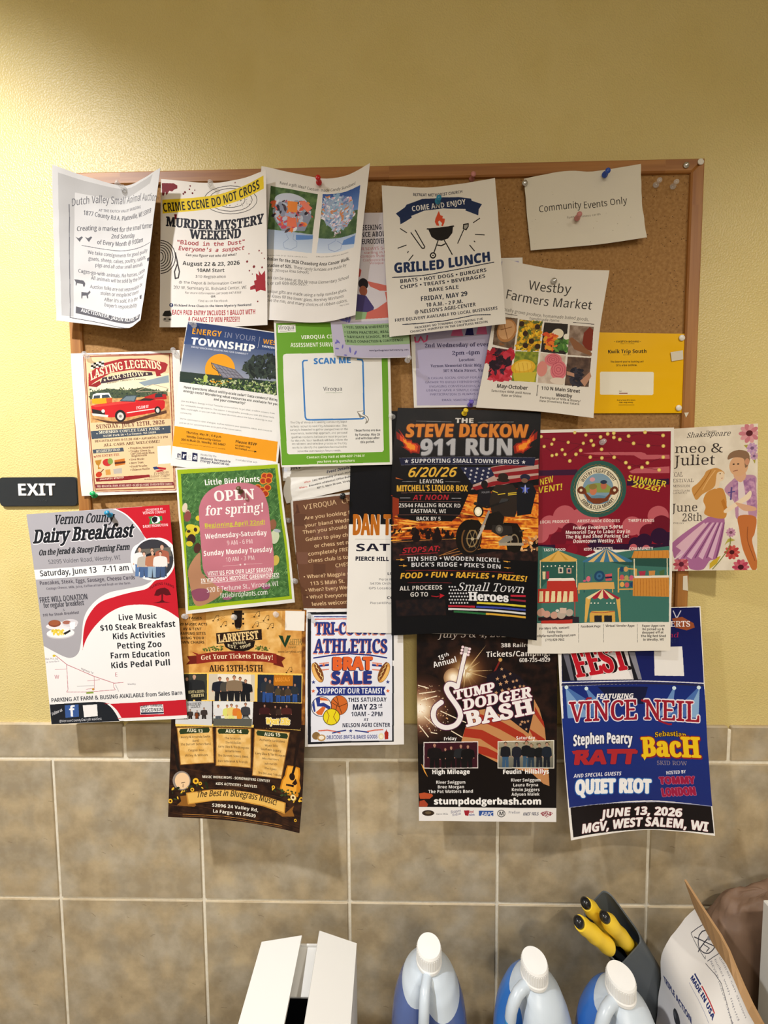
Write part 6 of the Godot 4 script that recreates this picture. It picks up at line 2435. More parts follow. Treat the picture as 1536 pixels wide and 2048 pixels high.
	ln("b8702a",2.3,[747,694,750,736])
	pg("e8dcb8",[570,736,576,736,578,843,573,843])
	pg("e8dcb8",[748,735,753,735,755,842,750,842])
	pg("e8e0d0",[579,834,761,833,761,848,576,847])
	pg("a8324a",[597,808,636,806,633,832,606,834])
	pg("c88a48",[652,806,687,805,685,832,655,833])
	pg("4a6a40",[709,810,738,798,736,832,712,833])
	pg("cc8a3c",[568,847,761,846,765,957,569,950])
	ln("a8662a",2.3,[577,851,578,950])
	ln("a8662a",2.3,[592,851,594,950])
	ln("a8662a",2.3,[608,852,610,950])
	ln("a8662a",2.3,[624,852,626,951])
	ln("a8662a",2.3,[640,852,642,951])
	ln("a8662a",2.3,[655,852,658,951])
	ln("a8662a",2.3,[671,853,674,951])
	ln("a8662a",2.3,[687,853,690,951])
	ln("a8662a",2.3,[703,853,706,952])
	ln("a8662a",2.3,[718,853,722,952])
	ln("a8662a",2.3,[734,853,738,952])
	ln("a8662a",2.3,[750,854,753,952])
	pg("dcae58",[312,953,345,935,335,992,322,1093,310,1093])
	pg("dcae58",[478,960,501,957,509,1099,500,1099,486,1010])
	pg("ead9a8",[405,904,315,950,330,962,345,954])
	pg("a8243a",[405,904,345,953,362,963,379,956])
	pg("ead9a8",[405,904,379,955,394,965,409,957])
	pg("a8243a",[405,904,409,956,426,966,442,958])
	pg("ead9a8",[405,904,442,957,457,967,472,959])
	pg("a8243a",[405,904,472,958,487,968,501,960])
	el("f0ead8",344,984,4,4)
	el("f0ead8",363,985,4,4)
	el("f0ead8",382,986,4,4)
	el("f0ead8",430,988,4,4)
	el("f0ead8",450,988,4,4)
	el("f0ead8",469,989,4,4)
	pg("d8a850",[337,1045,347,1031,474,1033,478,1098,338,1094])
	pg("26262c",[363,1057,404,1058,405,1096,364,1094])
	pg("26262c",[417,1059,459,1060,460,1098,418,1096])
	ln("a83a3a",3.5,[345,1035,403,1043,474,1036])
	pg("e9e4da",[-53,1093,777,1103,777,1272,-58,1278])
	tx("For More info, contact:",61,1130,228,1124,13,"3a3634","b")
	tx("Tabby Voss",105,1149,189,1148,13,"3a3634","b")
	tx("westbyfarmandflea@gmail.com",28,1173,263,1169,13,"3a3634","b")
	tx("(715) 828-7662",96,1196,201,1193,13,"3a3634","b")
	tx("Facebook Page",289,1122,399,1126,12,"3a3634","b")
	tx("Virtual Vendor Apps",426,1126,583,1128,13,"3a3634","b")
	tx("Paper Apps can",622,1130,745,1130,13,"3a3634","b")
	tx("be picked up &",626,1149,741,1151,13,"3a3634","b")
	tx("dropped off at",624,1169,740,1169,13,"3a3634","b")
	tx("The Big Red Shed",618,1189,753,1190,13,"3a3634","b")
	tx("in Westby, WI",631,1210,741,1210,13,"3a3634","b")
	ln("6a6660",1.8,[277,1101,280,1208])
	ln("6a6660",1.8,[415,1108,418,1215])
	ln("6a6660",1.8,[598,1112,601,1219])
	pg("e9e4da",[760,-8,790,-8,793,674,762,674])
	pg("e9e4da",[761,632,798,632,799,1278,771,1278])

func art_farmers_market_flyer():
	bg("e6e0d6")
	tx("Westby",168,129,410,130,48,"3a3430","s")
	tx("Farmers Market",47,199,536,213,48,"3a3430","s")
	tx("Locally grown produce, homemade baked goods,",39,264,532,274,17,"6a645c","s")
	tx("handmade items",203,290,373,290,15,"6a645c","s")
	ln("4a4440",3.2,[63,279,132,277])
	ln("4a4440",3.3,[448,288,563,289])
	ns("7a6450","5c4838",0.02,61,[11,299,138,292,143,462,23,450])
	el("b07a48",87,366,54,64,0.3)
	el("d0a070",85,362,45,53,0.3)
	ln("7a4a24",3.2,[63,326,99,409])
	ln("7a4a24",3.2,[53,367,113,342])
	pg("8a5a34",[57,431,92,443,64,450])
	ns("c8901c","6a6a2c",0.05,62,[149,296,280,293,282,459,153,463])
	sp(90,19,12,"e8b424 d89a14 f0c838 5a6a2c",[149,296,280,293,282,459,153,463])
	el("3a2414",194,369,15,15)
	el("3a2414",165,319,15,15)
	el("3a2414",234,407,15,15)
	el("3a2414",204,434,15,15)
	el("3a2414",256,325,15,15)
	el("3a2414",271,432,15,15)
	pg("2a2420",[291,297,422,299,429,465,292,460])
	el("e8dcc0",373,354,32,27)
	sp(46,27,13,"d8542c e87a2c c83424 e0a030",[302,354,365,359,375,441,310,441])
	sp(36,27,14,"4a7a34 3a6428 6a9a44",[360,384,429,379,436,445,367,446])
	el("ece6d8",422,368,16,16)
	ns("a89484","7c6656",0.015,63,[433,304,563,303,560,463,439,466])
	pg("7c2c18",[513,340,541,305,562,320,566,432,534,427,511,397])
	pg("8a5c3c",[437,379,452,369,508,405,567,444,565,460,471,433])
	ns("5a2430","3a2028",0.04,64,[22,464,143,467,148,633,32,632])
	sp(36,35,15,"b82434 c83848 a01c2c",[5,486,60,495,53,545,10,534])
	sp(50,36,16,"b82434 c83848 d04858",[59,577,152,551,149,633,38,636])
	sp(60,24,17,"2c1a28 3a2434 241420",[33,483,142,486,126,587,30,596])
	sp(14,32,18,"b82434 c83848",[80,469,143,470,144,503,94,500])
	ns("9aa034","6a7a28",0.03,65,[154,471,282,462,287,632,158,634])
	el("e0b02c",210,554,65,43,-0.2)
	el("ecc44c",209,548,50,28,-0.2)
	pg("c8b838",[159,592,285,573,276,632,173,633])
	ln("c8942c",2.5,[158,534,174,587])
	ln("c8942c",2.5,[180,532,196,585])
	ln("c8942c",2.5,[203,530,219,583])
	ln("c8942c",2.5,[226,528,241,581])
	ln("c8942c",2.5,[248,526,263,579])
	ns("d8c8b8","c0ac9c",0.015,66,[293,466,430,472,429,633,297,633])
	el("d87880",365,500,46,37)
	el("d87880",399,555,43,54)
	el("e0d0c0",404,613,43,18)
	el("d88a80",311,554,28,43)
	ln("b85060",3.3,[409,550,408,556,404,561,399,563,393,561,389,556,387,550,389,544,394,540,400,540,405,542,409,547,409,554])
	ln("b85060",3.3,[375,497,373,501,370,504,365,505,360,504,356,501,355,498,357,494,361,492,367,491,371,493,374,496,374,499])
	ln("b85060",3.3,[421,549,419,563,411,573,399,577,387,573,378,563,375,549,379,535,389,527,401,525,413,531,420,543,421,557])
	ln("b85060",3.3,[386,497,383,505,376,511,365,514,354,512,346,505,344,497,348,489,357,484,368,482,378,486,385,493,385,502])
	ln("b85060",3.3,[433,548,430,570,417,586,399,592,381,586,368,569,363,547,369,526,384,513,403,510,420,520,431,538,432,561])
	ln("b85060",3.3,[397,496,393,509,382,519,365,523,348,519,336,510,333,496,339,484,353,475,370,474,386,479,395,490,396,503])
	ns("6a5244","4a3830",0.015,67,[440,476,565,470,561,628,438,634])
	sp(60,21,19,"2a2834 34323e 1f1e2a",[468,540,523,534,525,623,464,631])
	pg("b88a70",[442,555,482,563,484,583,444,575])
	pg("b88a70",[516,600,563,545,572,569,541,629])
	tx("May-October",85,677,250,677,20,"4a4440","s",0,1)
	tx("Saturdays 8AM until Noon",62,701,269,702,12,"6a645c","b")
	tx("Rain or Shine",118,723,224,722,13,"6a645c","b")
	ln("4a4440",3.3,[300,645,301,706])
	tx("110 N Main Street",318,669,519,666,18,"4a4440","s",0,0.9)
	tx("Westby",399,700,481,696,18,"4a4440","s",0,0.9)
	tx("Parking lot of Milk & Honey/",318,719,526,716,12,"6a645c","b")
	tx("New Directions Real Estate",318,738,521,732,12,"6a645c","b")

func art_plain_notice():
	bg("e2dccd")
	tx("Community Events Only",66,187,542,188,34,"37332c","s")
	tx("funny business cards",214,238,397,229,11,"7a7264","s")
	sp(26,3,77,"9a8f78 b8ac94",[17,14,610,29,608,375,12,372])

func art_grilled_lunch_flyer():
	bg("e8e3da")
	tx("RETREAT METHODIST CHURCH",171,46,443,50,15,"3a3a48","b",0,0,-2)
	pg("1f2f56",[71,141,123,107,133,93,221,63,336,59,420,70,487,89,489,100,543,126,524,150,519,181,452,147,454,139,332,118,228,125,155,152,158,161,94,197,92,162])
	tx("COME AND ENJOY",160,129,457,114,27,"eeeae4","b",0,0,7)
	pg("d8502c",[292,207,283,187,287,170,308,130,315,153,329,160,325,171,339,175,335,194,325,213,317,209,322,196,308,180,301,188,306,208])
	pg("1c1816",[237,219,385,216,386,223,236,226])
	pg("1c1816",[244,223,380,222,374,255,349,283,315,291,287,285,260,266])
	ln("1c1816",5.6,[295,286,268,351])
	ln("1c1816",5.6,[327,289,366,373])
	ln("1c1816",6.7,[288,312,310,318,333,310])
	el("1c1816",262,365,17,17)
	el("e8e3da",262,365,10,10)
	el("1c1816",262,365,4,4)
	ln("1c1816",5.5,[148,241,205,325,216,325,220,317,172,227])
	pg("1c1816",[435,215,465,215,464,233,450,252,431,242])
	pg("a8a49c",[440,221,459,221,459,231,447,245,437,239])
	ln("1c1816",5,[436,246,398,317])
	ln("1c1816",4.9,[90,219,127,243])
	ln("1c1816",4.9,[72,322,121,307])
	ln("1c1816",4.9,[124,348,130,339])
	ln("1c1816",4.9,[128,389,155,358])
	ln("1c1816",5,[489,217,527,197])
	ln("1c1816",5,[494,281,545,291])
	ln("1c1816",5,[486,314,492,322])
	ln("1c1816",5,[461,333,486,368])
	tx("GRILLED LUNCH",45,449,568,432,49,"1f2f56","b",0.05,1.9)
	ln("22263a",4.8,[33,472,196,470,394,454,585,441])
	tx("BRATS • HOT DOGS • BURGERS",74,503,543,486,19,"30303c","b")
	tx("CHIPS • TREATS • BEVERAGES",73,533,534,517,19,"30303c","b")
	tx("BAKE SALE",225,560,390,557,19,"30303c","b")
	tx("FRIDAY, MAY 29",179,606,433,601,24,"22263a","b")
	tx("10 A.M. - 2 P.M.",206,639,406,638,20,"30303c","b")
	tx("@ NELSON'S AGRI-CENTER",143,672,471,664,20,"30303c","b")
	tx("FREE DELIVERY AVAILABLE TO LOCAL BUSINESSES",33,704,586,695,16,"30303c","b")
	ln("22263a",4.4,[73,721,291,726,459,711,547,719])
	tx("PROCEEDS GO TOWARDS CONTINUING THE",137,749,504,742,11,"30303c","b")
	tx("CHURCH'S MINISTRY IN THE DRIFTLESS REGION",112,768,529,760,11,"30303c","b")

func art_motorcycle_run_poster():
	bg("0e0e12")
	ns("161214","0c0c10",0.008,71,[-6,-1,825,-7,822,305,3,330])
	ln("8a8a90",2.4,[114,72,318,73])
	ln("8a8a90",2.4,[469,70,674,61])
	tx("THE",339,77,447,74,26,"d8d4d0","b",0,1.4)
	tx("STEVE DICKOW",61,164,756,146,69,"5a2410","b",0.03,6.3)
	tx("STEVE DICKOW",61,162,756,144,69,"d8822c","b",0.03,2.8)
	tx("911 RUN",154,266,680,247,87,"5c5c62","b",0,6.3)
	tx("911 RUN",154,264,680,245,87,"b4b4b8","b",0,2.8)
	pg("8a1c10",[6,132,23,143,36,149,17,119,42,143,51,173,101,179,106,194,133,196,153,214,151,257,114,251,102,257,92,245,43,216,65,221,47,191,14,174])
	pg("8a1c10",[810,107,795,120,783,127,797,96,777,121,772,151,724,159,722,174,695,179,678,198,686,239,721,232,734,237,742,225,786,193,765,199,779,169,808,150])
	pg("d8481c",[29,152,41,161,51,166,37,143,55,161,62,184,100,188,103,199,124,201,139,214,137,246,109,242,101,247,93,238,56,216,73,220,59,197,35,184])
	pg("d8481c",[791,129,780,139,771,144,782,121,767,139,763,162,727,168,725,179,705,183,692,197,698,228,725,222,734,227,740,217,773,193,758,198,768,175,790,161])
	pg("f09028",[51,173,60,179,66,182,57,167,69,179,73,194,98,197,100,204,114,206,124,215,123,236,105,233,99,236,94,230,69,215,80,218,71,203,55,194])
	pg("f09028",[772,151,765,157,759,161,766,145,756,158,754,173,730,177,728,185,715,187,706,196,710,217,728,213,734,216,739,210,760,194,750,197,757,182,772,172])
	pg("1f2444",[379,328,554,321,579,366,508,405,436,426,400,409])
	pg("b89a90",[554,321,821,260,824,364,628,417,449,453,443,432,508,405,579,366])
	pg("8a1c24",[557,324,821,266,822,293,567,348])
	pg("8a1c24",[573,360,823,316,823,340,586,377])
	pg("8a1c24",[449,441,568,402,824,352,824,373,569,427,479,455])
	star("d0d0d4",416,336,9)
	star("d0d0d4",412,359,9)
	star("d0d0d4",408,382,9)
	star("d0d0d4",403,405,9)
	star("d0d0d4",449,345,9)
	star("d0d0d4",445,369,9)
	star("d0d0d4",441,392,9)
	star("d0d0d4",437,415,9)
	star("d0d0d4",482,333,9)
	star("d0d0d4",478,357,9)
	star("d0d0d4",474,380,9)
	star("d0d0d4",470,403,9)
	star("d0d0d4",516,343,9)
	star("d0d0d4",511,366,9)
	star("d0d0d4",507,389,9)
	star("d0d0d4",503,413,9)
	star("d0d0d4",548,331,9)
	star("d0d0d4",544,354,9)
	star("d0d0d4",540,377,9)
	star("d0d0d4",536,400,9)
	pg("1c1f3a",[37,282,803,255,798,301,51,321])
	ln("6a6a78",1.8,[37,282,803,255])
	ln("6a6a78",1.8,[51,321,798,301])
	tx("SUPPORTING SMALL TOWN HEROES",107,310,716,295,23,"d8d8dc","b")
	star("d8d8dc",81,300,13)
	star("d8d8dc",739,284,13)
	ns("b8501c","5a1c10",0.02,73,[8,492,479,479,825,406,828,658,9,685])
	ns("e8902c","b04818",0.03,74,[21,594,402,635,827,531,828,658,15,685])
	ns("f0a83c","d8641c",0.04,75,[389,495,570,487,714,527,825,430,827,579,571,627,426,585])
	sp(240,72,91,"e8842c c85a1c 8a2c14 f0b048 6a2010 d86c20",[8,492,479,479,825,406,828,658,9,685],0.1,0.12)
	pg("100f13",[3,330,385,328,461,431,437,475,390,592,342,637,148,638,39,613,8,498])
	pg("8a3018",[8,498,44,510,45,594,9,612])
	pg("c8642c",[24,390,67,403,24,397])
	tx("6/20/26",87,387,360,381,51,"e0b040","s",0.3,2.1)
	tx("LEAVING",157,423,294,421,22,"d8d4d0","b")
	ln("8a8a90",2.4,[61,414,141,413])
	ln("8a8a90",2.4,[304,412,388,411])
	tx("MITCHELL'S LIQUOR BOX",29,468,431,463,33,"d8a83c","b",0,0.7)
	ln("8a5a50",1.8,[56,477,389,473])
	tx("AT NOON",122,518,324,515,29,"b02430","b",0.2)
	ln("9a9aa0",3.6,[50,505,108,505])
	ln("9a9aa0",3.7,[341,505,395,504])
	ln("8a5a50",1.8,[45,525,390,524])
	tx("25544 FALLING ROCK RD",42,558,393,557,22,"d8d4d0","b")
	tx("EASTMAN, WI",109,590,311,590,22,"d8d4d0","b")
	ln("8a5a50",1.8,[27,600,390,600])
	tx("BACK BY 5",141,633,281,633,21,"d8d4d0","b")
	el("1a1618",524,420,19,23)
	pg("1c1a20",[497,448,551,443,570,487,564,542,480,546,487,479])
	tx("POLICE",509,471,554,467,10,"8a8a90","b")
	el("2a201c",627,372,28,21)
	el("2a201c",628,390,36,12)
	pg("2c2420",[587,420,682,411,712,449,719,515,696,595,571,597,552,512,569,451])
	ln("d8b838",5.5,[569,454,599,464])
	ln("d8b838",5.4,[656,464,710,455])
	ln("d8b838",5.5,[599,474,641,465])
	ln("d8b838",5.4,[656,473,710,464])
	el("23243c",750,368,28,18)
	el("7a5a48",747,386,18,13)
	pg("16181f",[718,412,789,399,813,442,802,491,785,570,708,588,704,449])
	star("4a5ab8",751,434,28)
	ln("d8d8e0",4.8,[751,413,751,458])
	ns("d8701c","6a2410",0.03,76,[9,657,390,656,391,742,8,760])
	ns("f0a030","c8601c",0.03,77,[390,619,827,594,826,702,740,783,512,786])
	ns("3a2420","1a1416",0.02,78,[8,742,366,724,452,826,826,751,827,836,9,857])
	sp(150,66,92,"f0a83c e8842c c85a1c 9a3818 ffd070",[9,657,390,644,827,594,823,709,722,760,512,768,367,737,8,748],0.1,-0.05)
	ln("b87a3c",3,[8,754,367,737])
	ln("b87a3c",3.1,[270,837,391,785])
	ln("b87a3c",3.1,[294,831,428,796])
	ln("b87a3c",3.1,[343,836,512,786])
	sp(60,18,21,"241612 2c1c14 1a100e",[9,681,245,677,330,695,245,720,8,717])
	sp(50,16,31,"f0c890 d8a068 a87850",[680,739,822,691,823,775,722,784])
	el("1a1012",142,732,24,24)
	el("1a1012",144,705,13,20)
	el("1a1012",144,685,7,7)
	el("1a1012",260,733,28,28)
	el("1a1012",263,701,16,23)
	el("1a1012",263,679,8,8)
	el("1a1012",209,726,16,16)
	el("1a1012",211,709,9,13)
	el("1a1012",211,696,5,5)
	el("1a1012",318,722,16,16)
	el("1a1012",320,705,9,13)
	el("1a1012",320,692,5,5)
	el("1a1012",345,722,11,11)
	el("1a1012",348,710,6,9)
	el("1a1012",348,701,3,3)
	el("14110f",439,725,73,103,0.12)
	el("6a4a2a",451,731,54,81,0.12)
	el("1c1614",454,731,48,74,0.12)
	el("8a7048",458,730,32,52,0.12)
	el("1c1512",458,730,25,43,0.12)
	el("c8b898",460,733,9,9)
	ln("a8946c",2.5,[459,732,495,731])
	ln("a8946c",2.5,[459,732,477,785])
	ln("a8946c",2.5,[459,732,441,786])
	ln("a8946c",2.5,[459,732,422,733])
	ln("a8946c",2.5,[459,732,440,679])
	ln("a8946c",2.5,[459,732,477,679])
	el("14110f",695,731,43,67)
	el("8a7a60",695,731,24,40)
	el("1c1512",695,731,18,32)
	pg("17130f",[650,753,728,747,716,791,657,793])
	pg("16120f",[384,685,402,647,451,621,493,625,511,649,505,680])
	pg("1a1614",[547,586,607,567,637,599,631,636,715,642,727,666,523,679])
	pg("16120f",[631,630,709,630,727,656,643,660])
	ln("9a9288",12.2,[553,567,529,630,505,680])
	ln("1c1a1a",11,[474,534,540,550,594,529,660,500])
	el("1a1614",493,573,28,34)
	el("f0e8c8",491,575,21,26)
	el("fffce8",490,574,11,15)
	pg("3a3a3c",[621,494,660,494,654,507,606,522])
	el("2a2624",477,531,12,9)
	ln("b8b0a4",13.5,[526,650,488,732])
	pg("2a2624",[571,648,679,647,685,689,620,713,566,685])
	el("5a544c",610,670,21,25)
	el("8a847c",610,670,10,12)
	pg("8a8478",[602,744,644,705,680,702,686,726,632,752])
	ln("a89c88",16,[608,756,746,745])
	pg("1a1614",[679,659,721,650,739,673,742,709,709,681])
	ln("3a342e",8.5,[721,674,748,666])
	tx("STOPS AT:",62,817,276,806,28,"b02430","s",0.25,1.4)
	ln("b02430",3.1,[48,827,167,823,264,818])
	tx("TIN SHED • WOODEN NICKEL",91,864,617,859,24,"d8d8dc","b")
	tx("BUCK'S RIDGE • PIKE'S DEN",112,897,622,896,24,"d8d8dc","b")
	ln("d89a3c",3.1,[30,853,66,854])
	pg("d89a3c",[79,855,54,847,54,861])
	ln("d89a3c",3.1,[45,887,82,889])
	pg("d89a3c",[94,890,69,882,69,895])
	ln("d89a3c",3.1,[672,851,636,852])
	pg("d89a3c",[630,848,660,848,659,857])
	ln("d89a3c",3.1,[676,886,640,887])
	pg("d89a3c",[634,884,664,884,663,893])
	ln("8a2830",2.5,[82,917,392,920,694,913])
	tx("FOOD • FUN • RAFFLES • PRIZES!",48,962,765,956,31,"dca838","b",0.2,0.7)
	ln("8a2830",2.5,[94,987,344,991])
	tx("ALL PROCEEDS",48,1031,292,1030,25,"d8d4d0","b")
	tx("GO TO",107,1068,211,1070,25,"d8d4d0","b")
	ln("b8202c",4.4,[228,1067,258,1072,289,1064])
	pg("b8202c",[304,1064,274,1052,280,1064,274,1083])
	el("d0d0d4",331,1013,5,5)
	el("d0d0d4",339,1032,5,5)
	el("d0d0d4",331,1051,5,5)
	el("d0d0d4",339,1069,5,5)
	el("d0d0d4",332,1088,5,5)
	el("d0d0d4",339,1107,5,5)
	el("d0d0d4",347,1013,5,5)
	el("d0d0d4",355,1032,5,5)
	el("d0d0d4",347,1051,5,5)
	el("d0d0d4",355,1069,5,5)
	el("d0d0d4",347,1088,5,5)
	el("d0d0d4",355,1107,5,5)
	el("d0d0d4",363,1013,5,5)
	el("d0d0d4",370,1031,5,5)
	el("d0d0d4",363,1050,5,5)
	el("d0d0d4",371,1069,5,5)
	el("d0d0d4",363,1088,5,5)
	el("d0d0d4",371,1106,5,5)
	el("d0d0d4",379,1050,5,5)
	el("d0d0d4",386,1068,5,5)
	el("d0d0d4",379,1087,5,5)
	el("d0d0d4",387,1106,5,5)
	el("d0d0d4",395,1049,5,5)
	el("d0d0d4",402,1068,5,5)
	el("d0d0d4",395,1087,5,5)
	el("d0d0d4",402,1105,5,5)
	el("d0d0d4",411,1049,5,5)
	el("d0d0d4",418,1067,5,5)
	el("d0d0d4",411,1086,5,5)
	el("d0d0d4",418,1105,5,5)
	el("d0d0d4",427,1048,5,5)
	el("d0d0d4",434,1067,5,5)
	el("d0d0d4",427,1086,5,5)
	el("d0d0d4",434,1104,5,5)
	tx("Small Town",373,1036,749,1024,47,"e0e0e4","e",0.35)
	tx("Heroes",438,1088,666,1084,47,"e8e8ec","f",0,2.2)
	ln("b8283c",11.1,[677,1046,761,1039])
	ln("8a2838",11.2,[675,1069,762,1068])
	ln("d8c83c",11.3,[487,1102,762,1098])
	ln("b82838",11.3,[325,1126,477,1125])
	ln("3c4aa0",11.3,[484,1125,762,1119])
	ln("d8d8d8",11.3,[325,1143,762,1140])
	ln("2c6a3c",11.3,[356,1157,545,1164])
	ln("d8a83c",11.3,[539,1163,763,1161])
	ns("2a1d1c","17151a",0.02,79,[26,1085,307,1086,313,1180,31,1177])
	pg("0f1014",[2,1189,393,1184,824,1167,826,1293,0,1294])

func art_plant_nursery_flyer():
	bg("e4e2dc")
	pg("9fb81c",[10,10,606,5,604,803,14,805])
	ns("4f7a42","38602f",0.03,81,[30,34,590,26,591,783,20,781])
	sp(900,17,22,"4a7a40 6f9f58 3f6a34 86b06a 5a8a4a 7aa45e",[34,34,588,29,589,780,23,776],0.12,-0.9)
	sp(500,15,23,"4a7a40 6f9f58 38602f 8ab470",[34,34,588,29,589,780,23,776],0.12,0.5)
	el("d8852c",522,69,22,20)
	el("a83418",522,69,16,14)
	el("d8852c",550,70,22,20)
	el("a83418",550,70,16,14)
	el("d8852c",511,96,22,20)
	el("a83418",511,96,16,14)
	el("d8852c",543,95,22,20)
	el("a83418",543,95,16,14)
	el("d8852c",477,133,22,20)
	el("a83418",477,133,16,14)
	el("d8852c",501,149,22,20)
	el("a83418",501,149,16,14)
	el("d8852c",534,136,22,20)
	el("a83418",534,136,16,14)
	el("d8852c",517,170,22,20)
	el("a83418",517,170,16,14)
	el("d8c8b0",40,223,15,27,0.3)
	el("c0a090",52,254,14,20,0.3)
	el("d8c838",70,339,35,20,0.3)
	el("d0c030",57,373,30,30,0.3)
	el("d8c838",94,351,20,25,0.3)
	el("3a2420",59,403,25,30,0.3)
	el("4a2a24",89,455,20,30,0.3)
	el("d8c030",111,287,15,15,0.3)
	el("c8b830",46,427,20,15,0.3)
	el("c8d0b0",540,425,26,42,0.3)
	el("c8b050",529,564,21,31,0.3)
	el("8a5a40",539,352,21,31,0.3)
	el("a8b0b8",559,390,21,10,0.3)
	el("a86a80",87,616,35,20,0.3)
	el("8a4a44",51,273,20,30,0.3)
	el("3a2a20",89,350,10,12)
	el("3a2a20",48,357,11,8)
	ps("b08060",[32,565,102,482,103,592,159,659,216,711,163,761,62,783,33,671])
	ps("8a4a60",[37,702,82,686,136,702,129,752,64,755])
	el("8a4a6a",461,715,26,16)
	el("9a5a78",238,760,26,10)
	ps("c07482",[117,278,130,209,163,156,218,119,297,100,375,98,452,114,501,154,524,227,525,304,521,538,507,641,468,690,395,724,295,730,216,706,159,659,118,594,112,503])
	tx("Little Bird Plants",163,104,493,98,31,"f4f0ea","b")
	tx("OPEN",210,197,452,197,58,"f4f0ea","f",0,0.6)
	tx("for spring!",154,275,497,274,53,"f4f0ea","f",0.15)
	tx("Beginning April 22nd!",143,342,495,345,23,"c8c838","b")
	ln("c8c838",2.5,[143,347,494,350])
	tx("Wednesday-Saturday",140,407,498,410,28,"f4f0ea","b")
	tx("9 AM - 6 PM",260,452,411,454,25,"eedcd8","s")
	tx("Sunday Monday Tuesday",122,503,517,509,28,"f4f0ea","b")
	tx("10 AM - 3 PM",243,547,411,550,25,"eedcd8","s")
	ln("e0b8b8",2,[225,571,326,572])
	ln("e0b8b8",2.1,[351,572,452,576])
	el("eed8d8",326,572,5,5)
	el("eed8d8",351,572,5,5)
	tx("VISIT US FOR OUR LAST SEASON",136,618,506,628,24,"f4f0ea","b")
	ln("f4f0ea",2,[136,623,505,633])
	tx("IN VIROQUA'S HISTORIC GREENHOUSES!",94,655,543,663,24,"f4f0ea","b")
	ln("f4f0ea",2,[94,660,542,668])
	tx("520 E Terhune St., Viroqua WI",123,714,534,714,28,"f0ece8","s")
	tx("littlebirdplants.com",198,755,470,761,29,"f0ece8","s")

